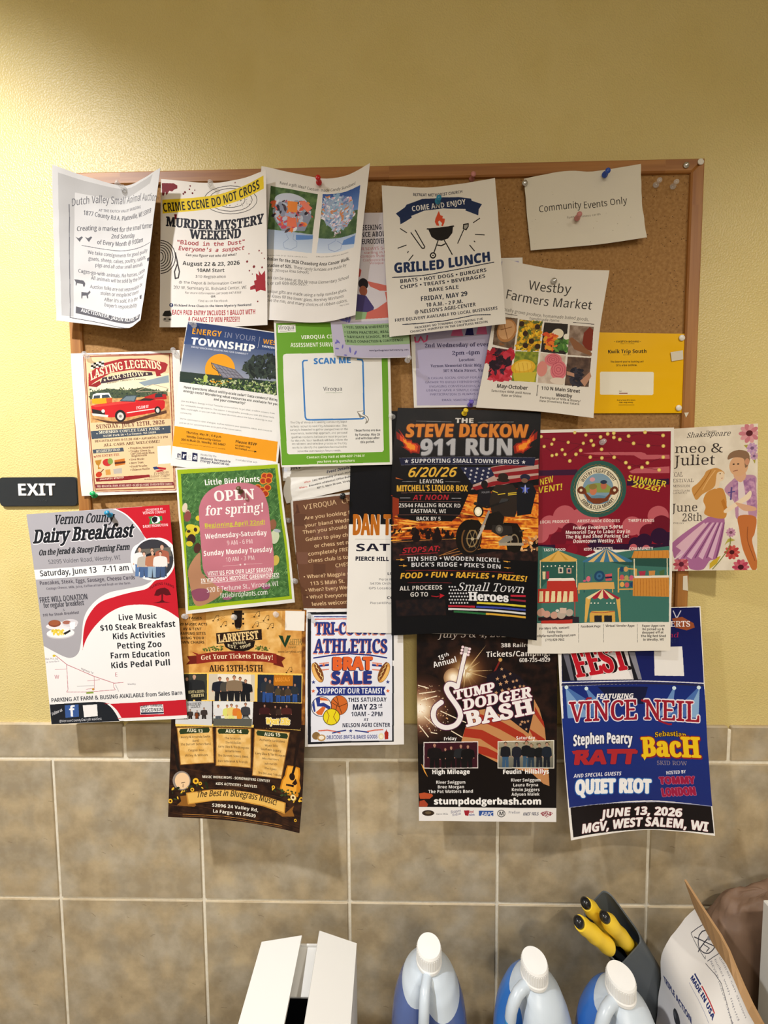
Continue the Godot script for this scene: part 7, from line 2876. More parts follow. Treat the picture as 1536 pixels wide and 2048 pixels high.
func art_dairy_breakfast_poster():
	bg("f0eeec")
	ps("a9a6ab",[0,0,0,0,492,1,492,1,559,39,622,115,661,188,591,229,569,293,578,359,632,415,684,428,684,428,628,454,528,468,413,487,321,541,258,624,228,756,204,828,161,856,108,843,0,777,0,777])
	pg("f0eeec",[-3,325,566,319,576,379,1,383])
	ps("c4202f",[511,1,511,1,819,0,819,0,822,659,822,659,747,605,651,570,518,566,415,600,327,668,267,738,233,803,233,803,246,710,278,625,354,543,457,510,559,489,646,474,703,429,763,422,815,360,829,264,801,210,745,184,674,186,629,109,571,40])
	el("f6f4f2",702,305,123,123)
	el("3a3a40",702,305,114,114)
	pg("6a665e",[610,244,805,243,807,295,599,289])
	pg("5a7aa8",[594,323,642,326,636,402,615,401,616,341,606,400,585,399])
	pg("d0a890",[620,254,630,255,629,268,618,268])
	ps("e8e6e6",[617,262,631,263,653,271,658,287,656,328,647,329,642,332,593,329,588,326,579,323,585,282,594,268])
	el("d0a890",583,327,4,5)
	el("d0a890",652,331,4,5)
	el("4a3428",626,243,11,12)
	el("d0a890",626,247,9,12)
	pg("3a4658",[666,329,713,331,707,406,687,405,688,346,678,404,658,403])
	pg("d0a890",[691,262,701,262,700,275,689,275])
	ps("22242a",[689,269,702,270,723,278,729,293,727,334,718,335,713,338,665,335,660,331,652,329,657,289,666,275])
	el("d0a890",656,333,4,5)
	el("d0a890",723,337,4,5)
	el("4a3428",697,251,11,12)
	el("d0a890",697,255,9,11)
	pg("3a4658",[723,323,775,326,769,410,746,408,747,343,737,408,714,406])
	pg("d0a890",[750,248,761,249,761,263,748,263])
	ps("a8604c",[748,256,762,257,787,267,793,284,791,329,781,330,775,333,722,330,716,326,707,324,713,279,722,263])
	el("d0a890",711,328,5,5)
	el("d0a890",786,332,5,5)
	el("4a3428",757,236,12,13)
	el("d0a890",756,240,10,13)
	pg("4a6490",[618,340,668,343,663,410,641,409,641,356,632,408,610,407])
	pg("d8b098",[644,280,653,280,652,292,642,291])
	ps("b8b0a4",[642,286,654,287,678,295,684,308,683,345,674,346,668,349,616,345,611,342,602,340,608,304,616,291])
	el("d8b098",606,343,4,4)
	el("d8b098",678,348,4,4)
	el("3a241c",649,270,10,11)
	el("d8b098",649,273,8,10)
	pg("8fa8c0",[666,340,718,343,713,413,690,412,690,356,681,411,658,410])
	pg("d8b098",[693,277,702,277,702,290,691,289])
	ps("b87858",[691,284,703,284,729,293,735,307,734,345,724,346,718,349,664,346,659,342,650,340,655,302,664,289])
	el("d8b098",654,343,4,5)
	el("d8b098",729,348,4,5)
	el("3a241c",699,267,10,11)
	el("d8b098",698,270,8,11)
	pg("44587c",[712,344,763,347,758,416,736,414,736,360,727,414,704,412])
	pg("d8b098",[738,283,747,283,747,295,737,294])
	ps("e6e2de",[736,289,748,290,773,298,780,312,778,349,769,350,763,353,710,350,705,346,696,344,701,307,710,294])
	el("d8b098",700,348,4,4)
	el("d8b098",774,352,4,4)
	el("3a241c",744,272,10,11)
	el("d8b098",743,276,8,10)
	tx("Vernon County",149,69,491,74,52,"1d2026","e",0.3,1.5)
	tx("Dairy Breakfast",14,171,594,170,73,"e8e4e6","f",0.3,6.8)
	tx("Dairy Breakfast",14,169,594,168,73,"1d2026","e",0.3,3.8)
	tx("On the Jerad & Stacey Fleming Farm",37,243,567,241,31,"1d2026","e",0.3,1.5)
	tx("S2095 Volden Road, Westby, WI",87,296,510,295,24,"4a4a52","s")
	tx("Saturday, June 13   7-11 am",29,365,555,361,33,"2a2c34","s",0,0.8)
	tx("Pancakes, Steak, Eggs, Sausage, Cheese Curds",20,416,583,415,22,"4a4650","b")
	tx("Cottage Cheese, Milk, Juice, Coffee all served fresh on the farm.",56,446,557,442,13,"5a5660","b")
	tx("FREE WILL DONATION",8,520,294,515,31,"3a3a42","s",0,0.8)
	tx("for regular breakfast",27,552,268,548,28,"3a3a42","s",0,0.8)
	tx("&",140,576,151,575,13,"4a4a52","s")
	tx("$10 for Steak Breakfast",16,602,233,597,15,"4a4650","b")
	el("e8e4e6",120,663,93,24)
	el("d8d4d8",172,649,48,23)
	el("8a4a34",80,647,37,21)
	el("a05a3c",80,643,32,15)
	el("a86a5a",152,645,24,11)
	pg("f6f4f4",[169,646,204,644,195,687,170,689])
	el("c8c4c8",108,712,83,29)
	el("f2f0f0",109,706,83,28)
	sp(60,13,25,"e8cc48 f0d868 d8b838",[57,686,128,683,128,713,67,717])
	pg("2a2624",[125,707,168,689,170,699,134,718])
	tx("Live Music",460,650,690,653,34,"1d2026","b")
	tx("$10 Steak Breakfast",347,707,797,705,34,"1d2026","b")
	tx("Kids Activities",414,760,730,764,35,"1d2026","b")
	tx("Petting Zoo",435,817,705,820,35,"1d2026","b")
	tx("Farm Education",390,873,747,878,35,"1d2026","b")
	tx("Kids Pedal Pull",388,932,747,931,35,"1d2026","b")
	ln("b8606c",3.4,[61,834,130,897,285,974,402,1021,456,1019])
	ln("b8606c",2.7,[126,895,121,1047,111,1060,236,1066,405,1061,396,1043,396,1021])
	ln("b8606c",2,[53,922,124,922])
	ln("b8606c",2,[285,975,279,1055])
	ln("8a8088",2,[408,1030,424,1072])
	ln("8a8088",2,[177,1029,280,1029])
	tx("W",46,977,74,978,22,"b8606c","s")
	tx("E",409,981,427,981,23,"b8606c","s")
	tx("Highway 14",208,928,279,960,11,"6a5a60","s")
	tx("Westby",480,1036,529,1036,9,"7a7078","s")
	tx("Bus Pick Up",1,861,79,862,11,"7a7078","s")
	tx("at Sales Barn",6,879,84,877,9,"7a7078","s")
	el("d8c038",56,839,9,7)
	pg("8aa048",[229,1066,273,1065,272,1076,228,1077])
	el("c88a38",272,1051,7,7)
	ln("b85060",2,[242,999,318,996])
	ln("b85060",2,[230,1049,264,1047])
	tx("PARKING AT FARM & BUSING AVAILABLE from Sales Barn",13,1117,803,1108,23,"3a3c44","s",0,0.8)
	ps("1f232a",[2,1131,2,1131,297,1129,356,1153,392,1202,412,1250,412,1250,1,1252,1,1252])
	ps("c4202f",[364,1144,364,1144,820,1140,820,1140,819,1232,819,1232,427,1233,427,1233,401,1183])
	pg("3a5c9c",[92,1140,175,1138,171,1213,89,1216])
	tx("f",113,1210,149,1211,65,"f4f4f6","b")
	pg("f2f0ee",[200,1145,286,1143,284,1215,201,1218])
	tx("Follow us",11,1200,76,1173,18,"d8d8dc","b",0.2)
	tx("@VernonCountyDairyBreakfast",49,1242,306,1238,15,"e4e4e8","s")
	pg("ecebea",[543,1167,605,1162,682,1161,682,1219,541,1217])
	tx("DAIRY FARMERS",546,1179,678,1176,16,"3a3c44","b",0,0,4)
	tx("OF",603,1184,617,1183,5,"3a3c44","b")
	tx("WISCONSIN",549,1201,679,1200,19,"2a2c34","b")
	pg("2a2c44",[544,1204,682,1206,681,1215,545,1215])
	tx("SPONSORED BY",681,27,780,27,12,"f0dcdc","b")
	tx("VERNON COUNTY",664,45,795,46,15,"f0dcdc","b")
	tx("DAIRY PROMOTION",657,122,802,121,15,"f0dcdc","b")
	pg("3a8a4a",[693,60,772,61,772,86,754,88,762,104,694,103,702,81])
	pg("f2f0f0",[707,72,731,57,756,65,760,88,743,100,714,101])
	pg("1c1e22",[710,72,730,60,746,68,741,90,724,99,714,88])
	tx("FLEMING FARMS",665,482,807,483,14,"5a141c","b",0,0,26)
	pg("5a141c",[685,516,702,484,726,476,752,474,774,488,785,519,755,520,739,511,734,545,745,556,777,562,672,560,712,554,725,545,728,512,708,521])

# ------------------------------------------------------------------ pins
func build_pins():
	var grip := lathe([[0.0, 0.0006], [0.0048, 0.0006], [0.0054, 0.0014], [0.0052, 0.0026], [0.0034, 0.0042], [0.0027, 0.0066], [0.0030, 0.0094], [0.0044, 0.0112], [0.0047, 0.0126], [0.0040, 0.0136], [0.0, 0.0140]], 20)
	var needle := lathe([[0.0, -0.0075], [0.0005, -0.006], [0.0005, 0.001], [0.0, 0.001]], 8)
	var dome := lathe([[0.0, 0.0], [0.0056, 0.0], [0.0054, 0.0012], [0.0043, 0.0027], [0.0024, 0.0037], [0.0, 0.0041]], 20)
	var disc := lathe([[0.0, 0.0], [0.0056, 0.0], [0.0056, 0.0011], [0.0048, 0.0017], [0.0, 0.0019]], 20)
	var mats := {"red": plain("c8181c", 0.25), "blue": plain("1f4bb0", 0.25), "teal": plain("1f88b0", 0.25), "green": plain("14a85c", 0.25), "yellow": plain("e8c81c", 0.3), "purple": plain("6a58b8", 0.3), "black": plain("17181c", 0.3), "brown": plain("5a4a2a", 0.35), "pink": plain("c88480", 0.3), "white": plain("e6e2d8", 0.4), "clear": M.clear, "silver": M.steel}
	for p in [
		["clear push pin in the grey auction flyer at the top left", "clear", Vector3(-0.4856, 2.0407, 0.0345), Vector3(-0.0649, 0.0366, 0.125)],
		["clear push pin at the top of the crime-scene flyer", "clear", Vector3(-0.3275, 2.0466, 0.0292), Vector3(0.0579, -0.0354, 0.125)],
		["red push pin in the candy bouquet flyer", "red", Vector3(-0.1265, 2.0406, 0.0372), Vector3(0.0057, -0.0022, 0.125)],
		["teal push pin in the navy banner of the grill flyer", "teal", Vector3(0.0867, 2.0041, 0.0375), Vector3(0.0114, -0.0222, 0.125)],
		["pale pink push pin on the cork above the grill flyer", "pink", Vector3(0.1517, 2.0579, 0.016), Vector3(0.0101, -0.0101, 0.125)],
		["silver dome tack at the left corner of the plain notice", "silver", Vector3(0.2466, 2.0422, 0.024), Vector3(0.03, 0.05, 1)],
		["blue push pin at the top of the plain notice", "blue", Vector3(0.3894, 2.0528, 0.025), Vector3(-0.0065, -0.0211, 0.125)],
		["pink push pin in the middle of the plain notice", "pink", Vector3(0.3421, 1.9788, 0.0242), Vector3(-0.0153, -0.0069, 0.125)],
		["silver dome tack in the farmers market flyer", "silver", Vector3(0.3001, 1.8662, 0.0298), Vector3(0.03, 0.05, 1)],
		["silver dome tack in the frame's top right corner", "silver", Vector3(0.5362, 2.0682, 0.0222), Vector3(0.03, 0.05, 1)],
		["tiny white tack at the frame's outer top right corner", "white", Vector3(0.5618, 2.0737, 0.0222), Vector3(0.03, 0.05, 1)],
		["clear push pin on bare cork, left of the two at top right", "clear", Vector3(0.487, 2.0394, 0.016), Vector3(-0.0138, 0.0003, 0.125)],
		["clear push pin on bare cork, right of the two at top right", "clear", Vector3(0.5177, 2.0361, 0.016), Vector3(-0.0193, 0.0008, 0.125)],
		["clear push pin at the left corner of the car show flyer", "clear", Vector3(-0.5734, 1.7431, 0.0288), Vector3(0.0442, 0.0116, 0.125)],
		["clear push pin at the right corner of the car show flyer", "clear", Vector3(-0.4062, 1.748, 0.0268), Vector3(0.0341, 0.0196, 0.125)],
		["green push pin under the car show flyer's lower left corner", "green", Vector3(-0.5731, 1.4794, 0.0268), Vector3(0.0426, 0.0587, 0.125)],
		["clear push pin at the corner of the solar flyer", "clear", Vector3(-0.3618, 1.7934, 0.0378), Vector3(0.0002, 0.0011, 0.125)],
		["clear push pin at the lower corner of the lilac flyer", "clear", Vector3(0.0309, 1.7248, 0.035), Vector3(0.0403, 0.0296, 0.125)],
		["purple push pin at the foot of the lavender flyer", "purple", Vector3(0.1498, 1.6449, 0.023), Vector3(0.0019, 0.046, 0.125)],
		["yellow push pin at the top of the motorcycle poster", "yellow", Vector3(0.1378, 1.6284, 0.0275), Vector3(0.0129, 0.0484, 0.125)],
		["clear push pin at the edge of the black and white poster", "clear", Vector3(0.0045, 1.6248, 0.0245), Vector3(-0.0471, 0.0047, 0.125)],
		["black push pin at the top of the brown flyer", "black", Vector3(-0.0935, 1.4741, 0.023), Vector3(0.0258, 0.0399, 0.125)],
		["blue push pin at the top of the farm breakfast poster", "teal", Vector3(-0.5358, 1.4422, 0.0385), Vector3(0.0103, 0.074, 0.125)],
		["brown push pin in the lime bordered flyer", "brown", Vector3(-0.2846, 1.4852, 0.036), Vector3(-0.0139, 0.0938, 0.125)],
		["clear push pin on the cork between lime flyer and brown flyer, upper", "clear", Vector3(-0.1993, 1.429, 0.0175), Vector3(-0.0048, 0.0196, 0.125)],
		["clear push pin at the lime flyer's lower right edge", "clear", Vector3(-0.1871, 1.3104, 0.025), Vector3(0.0033, 0.0494, 0.125)],
		["clear push pin at the bluegrass poster's left corner", "clear", Vector3(-0.4036, 1.2421, 0.0275), Vector3(0.0204, 0.0516, 0.125)],
		["clear push pin in the bluegrass poster beside the guitar head", "clear", Vector3(-0.3074, 1.2404, 0.0285), Vector3(0.024, 0.0617, 0.125)],
		["clear push pin in the bluegrass poster's music notes", "clear", Vector3(-0.2248, 1.2453, 0.0285), Vector3(0.0101, 0.0705, 0.125)],
		["clear push pin at the corner of the hot dog flyer", "clear", Vector3(-0.1595, 1.2419, 0.0275), Vector3(-0.0011, 0.071, 0.125)],
		["clear push pin among the string lights of the red market poster", "clear", Vector3(0.3931, 1.5724, 0.032), Vector3(-0.0318, 0.0122, 0.125)],
		["white tack at the yellow card's upper right corner", "white", Vector3(0.5416, 1.765, 0.0195), Vector3(0.03, 0.05, 1)],
		["white tack at the yellow card's lower right corner", "white", Vector3(0.5404, 1.6367, 0.0195), Vector3(0.03, 0.05, 1)]]:
		var round_head: bool = p[1] in ["silver", "white"]
		var t := thing("thumbtack" if round_head else "push_pin", p[0], "thumbtack" if round_head else "push pin", p[2], "pins in the cork board")
		var dir: Vector3 = p[3].normalized()
		t.quaternion = Quaternion(Vector3.UP, dir)
		part("head" if round_head else "grip", (dome if p[1] == "silver" else disc) if round_head else grip, mats[p[1]], t)
		part("needle", needle, M.steel, t)

# ------------------------------------------------------------------ things on the table
func build_table_things():
	var ty := 0.405
	var t := thing("low_table", "low grey table under the jugs, bags and boxes", "table", Vector3(0.3, 0, 0.3))
	part("tabletop", block(Vector3(-0.85, ty - 0.03, -0.225), Vector3(0.85, ty, 0.225), 0.003), plain("8d8a84", 0.5), t)
	for x in [-0.8, 0.8]:
		for z in [-0.19, 0.19]:
			part("leg", block(Vector3(x - 0.02, 0, z - 0.02), Vector3(x + 0.02, ty - 0.03, z + 0.02), 0.002), plain("4a4a4c", 0.5), t)
	build_jugs(ty)
	build_carton(ty)
	build_holder(ty)
	build_bag(ty)
	build_right_corner(ty)

const JUG := [[0.0, 0.0], [0.054, 0.0], [0.062, 0.004], [0.0655, 0.016], [0.0662, 0.035], [0.0662, 0.123], [0.0655, 0.155], [0.0615, 0.189], [0.055, 0.212], [0.045, 0.237], [0.031, 0.2535], [0.0205, 0.260], [0.0185, 0.264], [0.0185, 0.275]]

func jug_r(y: float) -> float:
	for i in range(2, JUG.size()):
		if y <= JUG[i][1]:
			return lerpf(JUG[i - 1][0], JUG[i][0], (y - JUG[i - 1][1]) / maxf(1e-6, JUG[i][1] - JUG[i - 1][1]))
	return JUG[-1][0]

# the wall of a jug between two heights, each given as middle + swing * cos(angle - way)
func jug_wall(lo: Array, hi: Array, rows: int, closed: bool, grip: float) -> ArrayMesh:
	var st := SurfaceTool.new()
	st.begin(Mesh.PRIMITIVE_TRIANGLES)
	var n := 48
	var ring := func(j: int, i: int) -> Vector3:
		var a := TAU * (i % n) / n
		var f := float(j) / rows
		var y: float = lerpf(lo[0] + lo[1] * cos(a - lo[2]), hi[0] + hi[1] * cos(a - hi[2]), f)
		var off := angle_difference(grip, a)
		var r := jug_r(y) * (1.0 - 0.36 * exp(-off * off / 0.16) * smoothstep(0.15, 0.195, y) * (1.0 - smoothstep(0.245, 0.258, y)))
		return Vector3(cos(a) * r, y, sin(a) * r)
	for j in rows:
		for i in n:
			smooth_quad(st, ring.call(j, i), ring.call(j, i + 1), ring.call(j + 1, i + 1), ring.call(j + 1, i), Vector3(0, 0.14, 0))
	if closed:
		for i in n:
			face(st, Vector3.ZERO, ring.call(0, i), ring.call(0, i + 1), Vector3(0, 0.1, 0))
	st.generate_normals()
	return st.commit()

func build_jugs(ty: float):
	var plastic := plain("c3ced8", 0.32)
	var cap_m := plain("efefec", 0.4)
	var capp := [[0.0, 0.262], [0.0215, 0.262], [0.0222, 0.264], [0.0222, 0.268], [0.0212, 0.270], [0.0212, 0.289], [0.0198, 0.2925], [0.0, 0.293]]
	for k in 3:
		var at: Vector3 = [Vector3(0.061, 0.698, 0.1368), Vector3(0.236, 0.698, 0.1552), Vector3(0.3688, 0.698, 0.1735)][k]
		var lab: String = ["jug of dull blue fluid with white cap, nearest the open white carton", "jug of bright blue fluid with white cap, middle of the three jugs", "jug of bright blue fluid with white cap, beside the white printed sack"][k]
		var t := thing("fluid_jug", lab, "jug", Vector3(at.x, ty, at.z), "jugs of blue fluid")
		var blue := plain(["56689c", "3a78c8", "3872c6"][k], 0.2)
		var h: float = [1.82, 2.6, 2.6][k]
		var way: float = [0.95, 0.9, 0.9][k]
		var lev: Array = [[0.226, -0.010, way], [0.220, -0.030, way], [0.220, -0.030, way]][k]
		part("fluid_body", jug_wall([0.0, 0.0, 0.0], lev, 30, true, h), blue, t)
		part("shoulder", jug_wall(lev, [0.275, 0.0, 0.0], 14, false, h), plastic, t)
		var cap := part("cap", lathe(capp, 40, false), cap_m, t)
		var rib := block(Vector3(0.0209, 0.2715, -0.0006), Vector3(0.0217, 0.2875, 0.0006), 0.0002)
		for i in 36:
			var r := part("rib", rib, cap_m, cap)
			r.rotation.y = TAU * i / 36
		var d := Vector3(cos(h), 0, sin(h))
		var prof := [[0.016, 0.257], [0.028, 0.262], [0.040, 0.260], [0.049, 0.252], [0.0545, 0.240], [0.0565, 0.227], [0.0565, 0.214], [0.054, 0.202], [0.048, 0.190]]
		var hp := []
		var hr := []
		for q in prof:
			hp.append(d * q[0] + Vector3(0, q[1], 0))
			hr.append(0.0088)
		part("handle", tube(hp.slice(0, 6), hr.slice(0, 6)), plastic, t)
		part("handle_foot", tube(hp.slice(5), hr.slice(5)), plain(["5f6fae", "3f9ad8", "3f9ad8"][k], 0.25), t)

func build_carton(ty: float):
	var card := plain("dcdbd6", 0.75)
	bump(card, noise_tex(0.03, 61, [], 256, 3), 0.01)
	var x0 := -0.245
	var x1 := -0.0691
	var z0 := 0.0988
	var z1 := 0.0988 + 0.27
	var top := 0.65
	var t := thing("open_carton", "open white carton with raised flaps at the bottom of the view", "box", Vector3((x0 + x1) / 2, ty, (z0 + z1) / 2))
	var o := Vector3((x0 + x1) / 2, ty, (z0 + z1) / 2)
	var th := 0.003
	part("bottom", block(Vector3(x0, ty, z0) - o, Vector3(x1, ty + th, z1) - o, 0.0005), card, t)
	part("side", block(Vector3(x0, ty, z0) - o, Vector3(x0 + th, top, z1) - o, 0.0005), card, t)
	part("side", block(Vector3(x1 - th, ty, z0) - o, Vector3(x1, top, z1) - o, 0.0005), card, t)
	part("side", block(Vector3(x0, ty, z0) - o, Vector3(x1, top, z0 + th) - o, 0.0005), card, t)
	part("side", block(Vector3(x0, ty, z1 - th) - o, Vector3(x1, top, z1) - o, 0.0005), card, t)
	var added_dark_lining := plain("15151a", 0.6)  # black lining added to keep the inside of the carton dark
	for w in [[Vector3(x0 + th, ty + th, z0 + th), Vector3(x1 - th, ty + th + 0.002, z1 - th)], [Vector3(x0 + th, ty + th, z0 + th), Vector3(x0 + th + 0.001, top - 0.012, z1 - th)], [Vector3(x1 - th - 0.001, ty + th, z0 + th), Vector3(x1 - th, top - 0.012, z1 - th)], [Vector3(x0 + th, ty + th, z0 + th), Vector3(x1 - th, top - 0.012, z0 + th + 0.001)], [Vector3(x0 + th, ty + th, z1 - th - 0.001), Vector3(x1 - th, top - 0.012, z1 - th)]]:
		part("added_dark_lining", block(w[0] - o, w[1] - o, 0.0002), added_dark_lining, t)
	for f in [[Vector3(-0.245, 0.65, 0.0988), Vector3(-0.1688, 0.669, 0.1028), Vector3(-0.1688, 0.669, 0.3688), Vector3(-0.245, 0.65, 0.3688)], [Vector3(-0.0691, 0.65, 0.0988), Vector3(-0.1367, 0.6788, 0.1028), Vector3(-0.1367, 0.6788, 0.3688), Vector3(-0.0691, 0.65, 0.3688)], [Vector3(-0.24, 0.644, 0.1008), Vector3(-0.0741, 0.644, 0.1008), Vector3(-0.0811, 0.638, 0.1668), Vector3(-0.233, 0.638, 0.1668)]]:
		part("flap", slab(f[0] - o, f[1] - o, f[2] - o, f[3] - o, th), card, t)

# four corners thickened along their normal
func slab(a: Vector3, b: Vector3, c: Vector3, d: Vector3, th: float) -> ArrayMesh:
	var st := SurfaceTool.new()
	st.begin(Mesh.PRIMITIVE_TRIANGLES)
	var n := (b - a).cross(d - a).normalized() * th / 2.0
	var mid := (a + b + c + d) / 4.0
	var q := [a, b, c, d]
	quad(st, a + n, b + n, c + n, d + n, mid)
	quad(st, a - n, b - n, c - n, d - n, mid)
	for i in 4:
		quad(st, q[i] - n, q[(i + 1) % 4] - n, q[(i + 1) % 4] + n, q[i] + n, mid)
	st.generate_normals()
	return st.commit()

func build_holder(ty: float):
	var foot := Vector3(0.5501, 0.43, 0.0679)
	var mouth := Vector3(0.401, 0.6842, 0.092)
	var ax := (mouth - foot).normalized()
	var side := ax.cross(Vector3(0.25, 0.1, 1.0)).normalized()
	var out := side.cross(ax).normalized()
	if out.z < 0.0:
		out = -out
	var t := thing("grey_tube_holder", "dark grey plastic tube leaning behind the jugs, holding yellow rolls", "holder", foot)
	var h := mouth.distance_to(foot)
	var sec := round_rect(Vector2.ZERO, Vector2(0.034, 0.027), 0.012, 5)
	var st := SurfaceTool.new()
	st.begin(Mesh.PRIMITIVE_TRIANGLES)
	var n := sec.size()
	for i in n:
		var p := sec[i]
		var q := sec[(i + 1) % n]
		# the mouth is cut on a slant: the back stands higher
		var hp := h - p.y * 1.1
		var hq := h - q.y * 1.1
		var a := side * p.x + out * p.y
		var b := side * q.x + out * q.y
		smooth_quad(st, a, b, b + ax * hq, a + ax * hp, ax * h * 0.5)
		var a2 := a * 0.93
		var b2 := b * 0.93
		quad(st, a + ax * hp, b + ax * hq, b2 + ax * hq, a2 + ax * hp, ax * h * 0.5)
		st.set_smooth_group(0)
		smooth_quad(st, a2 + ax * 0.01, b2 + ax * 0.01, b2 + ax * hq, a2 + ax * hp, ax * h * 0.5 + a * 30.0)
		face(st, Vector3.ZERO, a, b, ax)
	st.generate_normals()
	part("tube", st.commit(), plain("4b5154", 0.4), t)
	var yel := plain("efca30", 0.5)
	bump(yel, noise_tex(0.03, 71, [], 256, 3), 0.05)
	var k := 0
	for r in [[Vector3(0.3242, 0.7321, 0.128), Vector3(0.3686, 0.6868, 0.118)], [Vector3(0.3536, 0.7265, 0.092), Vector3(0.4082, 0.6565, 0.074)], [Vector3(0.376, 0.7256, 0.114), Vector3(0.4247, 0.6581, 0.096)]]:
		var tip: Vector3 = r[0]
		var low: Vector3 = r[1]
		var labels := ["yellow roll with black knob, lowest and leftmost of three in the grey tube", "yellow roll with black knob, topmost of three in the grey tube", "yellow roll with black knob, rightmost of three in the grey tube"]
		var o := thing("yellow_roll", labels[k], "handle", low, "yellow rolls in the grey tube")
		var d := (tip - low)
		var pts := []
		var rad := []
		for i in 8:
			var f := i / 7.0
			pts.append(d * (-0.3 + 1.3 * f))
			rad.append(0.013 + 0.0012 * sin(i * 2.1 + k) - (0.0028 if i == 7 else 0.0))
		part("cover", tube(pts, rad, 18), yel, o)
		var kn := part("knob", lathe([[0.0, -0.004], [0.0085, -0.003], [0.0088, 0.002], [0.0078, 0.006], [0.0045, 0.0095], [0.0, 0.0105]], 20), plain("16171a", 0.25), o)
		kn.position = d + d.normalized() * 0.002
		kn.quaternion = Quaternion(Vector3.UP, d.normalized())
		k += 1

func build_bag(ty: float):
	im = Image.create_empty(781, 1002, false, Image.FORMAT_RGB8)
	art_salt_sack()
	var rows := coons([Vector3(0.5441, 0.7297, 0.1), Vector3(0.536, 0.7236, 0.151), Vector3(0.5292, 0.731, 0.187), Vector3(0.5209, 0.7157, 0.237), Vector3(0.505, 0.735, 0.36)], [Vector3(0.455, 0.407, 0.11), Vector3(0.445, 0.407, 0.23), Vector3(0.45, 0.407, 0.365)], [Vector3(0.5441, 0.7297, 0.1), Vector3(0.5178, 0.6975, 0.1), Vector3(0.486, 0.6575, 0.104), Vector3(0.4798, 0.584, 0.11), Vector3(0.455, 0.407, 0.11)], [Vector3(0.505, 0.735, 0.36), Vector3(0.47, 0.65, 0.365), Vector3(0.45, 0.407, 0.365)], 0.004, 5)
	var o: Vector3 = Vector3(0.536, 0.405, 0.151)
	var t := thing("paper_sack", "white printed paper sack with a brown torn top edge, beside the jugs", "bag", o)
	var front := []
	var rear := []
	for row in rows:
		var a := PackedVector3Array()
		var b := PackedVector3Array()
		for i in row.size():
			var p: Vector3 = row[i]
			p.y = maxf(p.y, ty + 0.001)
			var r: Vector3 = rows[0][i]
			a.append(p - o)
			b.append(Vector3(r.x - (p.x - r.x) * 0.8, p.y, p.z) - o)
		front.append(a)
		rear.append(b)
	part("front_panel", sheet_mesh(front, print_material(false), plain("c9b89a", 0.7), 0.0006), null, t)
	for row in rear:
		row.reverse()
	part("rear_panel", sheet_mesh(rear, plain("d9d6d0", 0.7), plain("c9b89a", 0.7), 0.0006), null, t)
	for e in [0, NS]:
		var st := SurfaceTool.new()
		st.begin(Mesh.PRIMITIVE_TRIANGLES)
		for j in NT:
			var a: Vector3 = front[j][e]; var b: Vector3 = front[j + 1][e]
			var c: Vector3 = rear[j + 1][NS - e]; var d: Vector3 = rear[j][NS - e]
			quad(st, a, b, c, d, front[NT / 2][NS / 2])
		st.generate_normals()
		part("gusset", st.commit(), plain("d9d6d0", 0.7), t)
	var up := along([Vector3(0.525, 0.7827, 0.098), Vector3(0.5315, 0.7655, 0.135), Vector3(0.5348, 0.7536, 0.172), Vector3(0.5332, 0.7304, 0.205), Vector3(0.5265, 0.7223, 0.245), Vector3(0.505, 0.757, 0.36)], 16)
	var dn := along([Vector3(0.5441, 0.7297, 0.1), Vector3(0.536, 0.7236, 0.151), Vector3(0.5292, 0.731, 0.187), Vector3(0.5209, 0.7157, 0.237), Vector3(0.505, 0.735, 0.36)], 16)
	var st2 := SurfaceTool.new()
	st2.begin(Mesh.PRIMITIVE_TRIANGLES)
	var thick := Vector3(0.0022, 0, -0.0008)
	for i in 16:
		var a: Vector3 = up[i] - o; var b: Vector3 = up[i + 1] - o; var c: Vector3 = dn[i + 1] - o; var d: Vector3 = dn[i] - o
		var mid := (a + b + c + d) / 4.0
		quad(st2, a - thick, b - thick, c - thick, d - thick, mid)
		quad(st2, a + thick, b + thick, c + thick, d + thick, mid)
		quad(st2, a - thick, b - thick, b + thick, a + thick, mid)
		quad(st2, d - thick, c - thick, c + thick, d + thick, mid)
	st2.generate_normals()
	part("torn_edge", st2.commit(), plain("a8845a", 0.75), t)

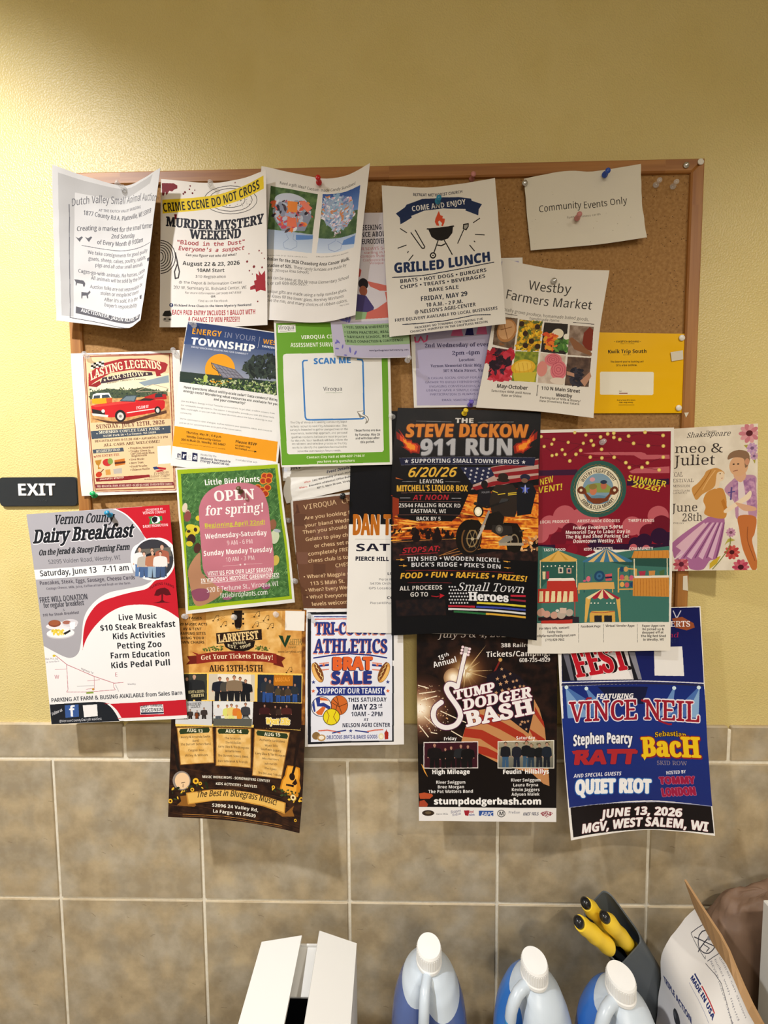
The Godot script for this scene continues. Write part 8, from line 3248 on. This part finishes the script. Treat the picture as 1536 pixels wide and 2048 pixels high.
func art_salt_sack():
	bg("e9e6e2")
	tx("TRIPLE ACTION",32,403,245,336,24,"23306a","b",0,1,10)
	tx("MADE IN USA",160,200,316,200,20,"23306a","b",0,0.7)
	ln("b8303c",6.2,[218,170,310,174])
	ln("23306a",7.7,[164,168,211,170])
	ln("8a90b0",2,[166,217,309,224])
	ln("4a4a52",2.9,[166,80,101,86,58,84,66,2])
	ln("4a4a52",2.9,[177,91,276,74,378,107])
	ln("4a4a52",3,[178,77,190,5])
	ln("3a3a44",4.1,[146,-10,153,-1,159,11,161,24,161,37,159,49,153,60,146,69,138,75,128,79,118,79,109,76,100,69,93,60,87,49,85,36,84,23,87,10,92,-1,99,-11,107,-18,117,-21,127,-21,137,-17,146,-10])
	ln("3a3a44",4.1,[77,77,165,-6])
	ln("3a3a44",4.1,[112,-25,125,96])
	el("8a8a90",119,8,8,11)
	ln("3a3a44",3.4,[122,50,147,33,149,56])
	ln("3a3a44",2.7,[156,70,164,78])
	tx("NEVER leave child",185,66,376,111,11,"8a8a92","s")
	tx("bucket with liquid",194,42,386,74,10,"8a8a92","s")
	tx("children can drown",203,18,398,33,10,"8a8a92","s")
	el("3a3c40",136,442,27,34)
	el("5a5c60",123,445,10,14)

func build_right_corner(ty: float):
	var n := FastNoiseLite.new()
	n.seed = 12
	n.frequency = 0.9
	var st := SurfaceTool.new()
	st.begin(Mesh.PRIMITIVE_TRIANGLES)
	var c := Vector3(0.725, 0.55, 0.045)
	var half := Vector3(0.12, 0.16, 0.04)
	var nu := 40
	var nv := 28
	var pts := []
	for j in nv + 1:
		var row := []
		var f := PI * (float(j) / nv - 0.5)
		for i in nu:
			var a := TAU * i / nu
			var d := Vector3(cos(f) * cos(a), sin(f), cos(f) * sin(a))
			var q := Vector3(signf(d.x) * pow(absf(d.x), 0.7), signf(d.y) * pow(absf(d.y), 0.62), signf(d.z) * pow(absf(d.z), 0.8))
			q *= 1.0 + 0.09 * n.get_noise_3dv(d * 3.0) + 0.04 * n.get_noise_3dv(d * 9.0)
			var p := q * half
			p.y += 0.22 * p.x
			p.y = maxf(p.y, ty - c.y + 0.001)
			row.append(p)
		pts.append(row)
	for j in nv:
		for i in nu:
			smooth_quad(st, pts[j][i], pts[j][(i + 1) % nu], pts[j + 1][(i + 1) % nu], pts[j + 1][i], Vector3.ZERO)
	st.generate_normals()
	var sack := part(numbered("brown_sack"), st.commit(), plain("7d6350", 0.6), self)
	sack.position = c
	tag(sack, "lumpy brown sack against the tiles behind the white printed sack", "bag")
	var a := Vector3(0.6618, 0.405, 0.10)
	var b := Vector3(0.9218, 0.7495, 0.28)
	var o := Vector3((a.x + b.x) / 2, a.y, (a.z + b.z) / 2)
	var box := thing("white_carton", "closed white carton at the right edge of the view", "box", o)
	part("body", block(a - o, b - o, 0.002), plain("d9d8d2", 0.7), box)
	part("tape", block(Vector3(-0.02, b.y - a.y - 0.0002, a.z - o.z), Vector3(0.02, b.y - a.y + 0.0006, b.z - o.z), 0.0001), plain("c8b48c", 0.3), box)
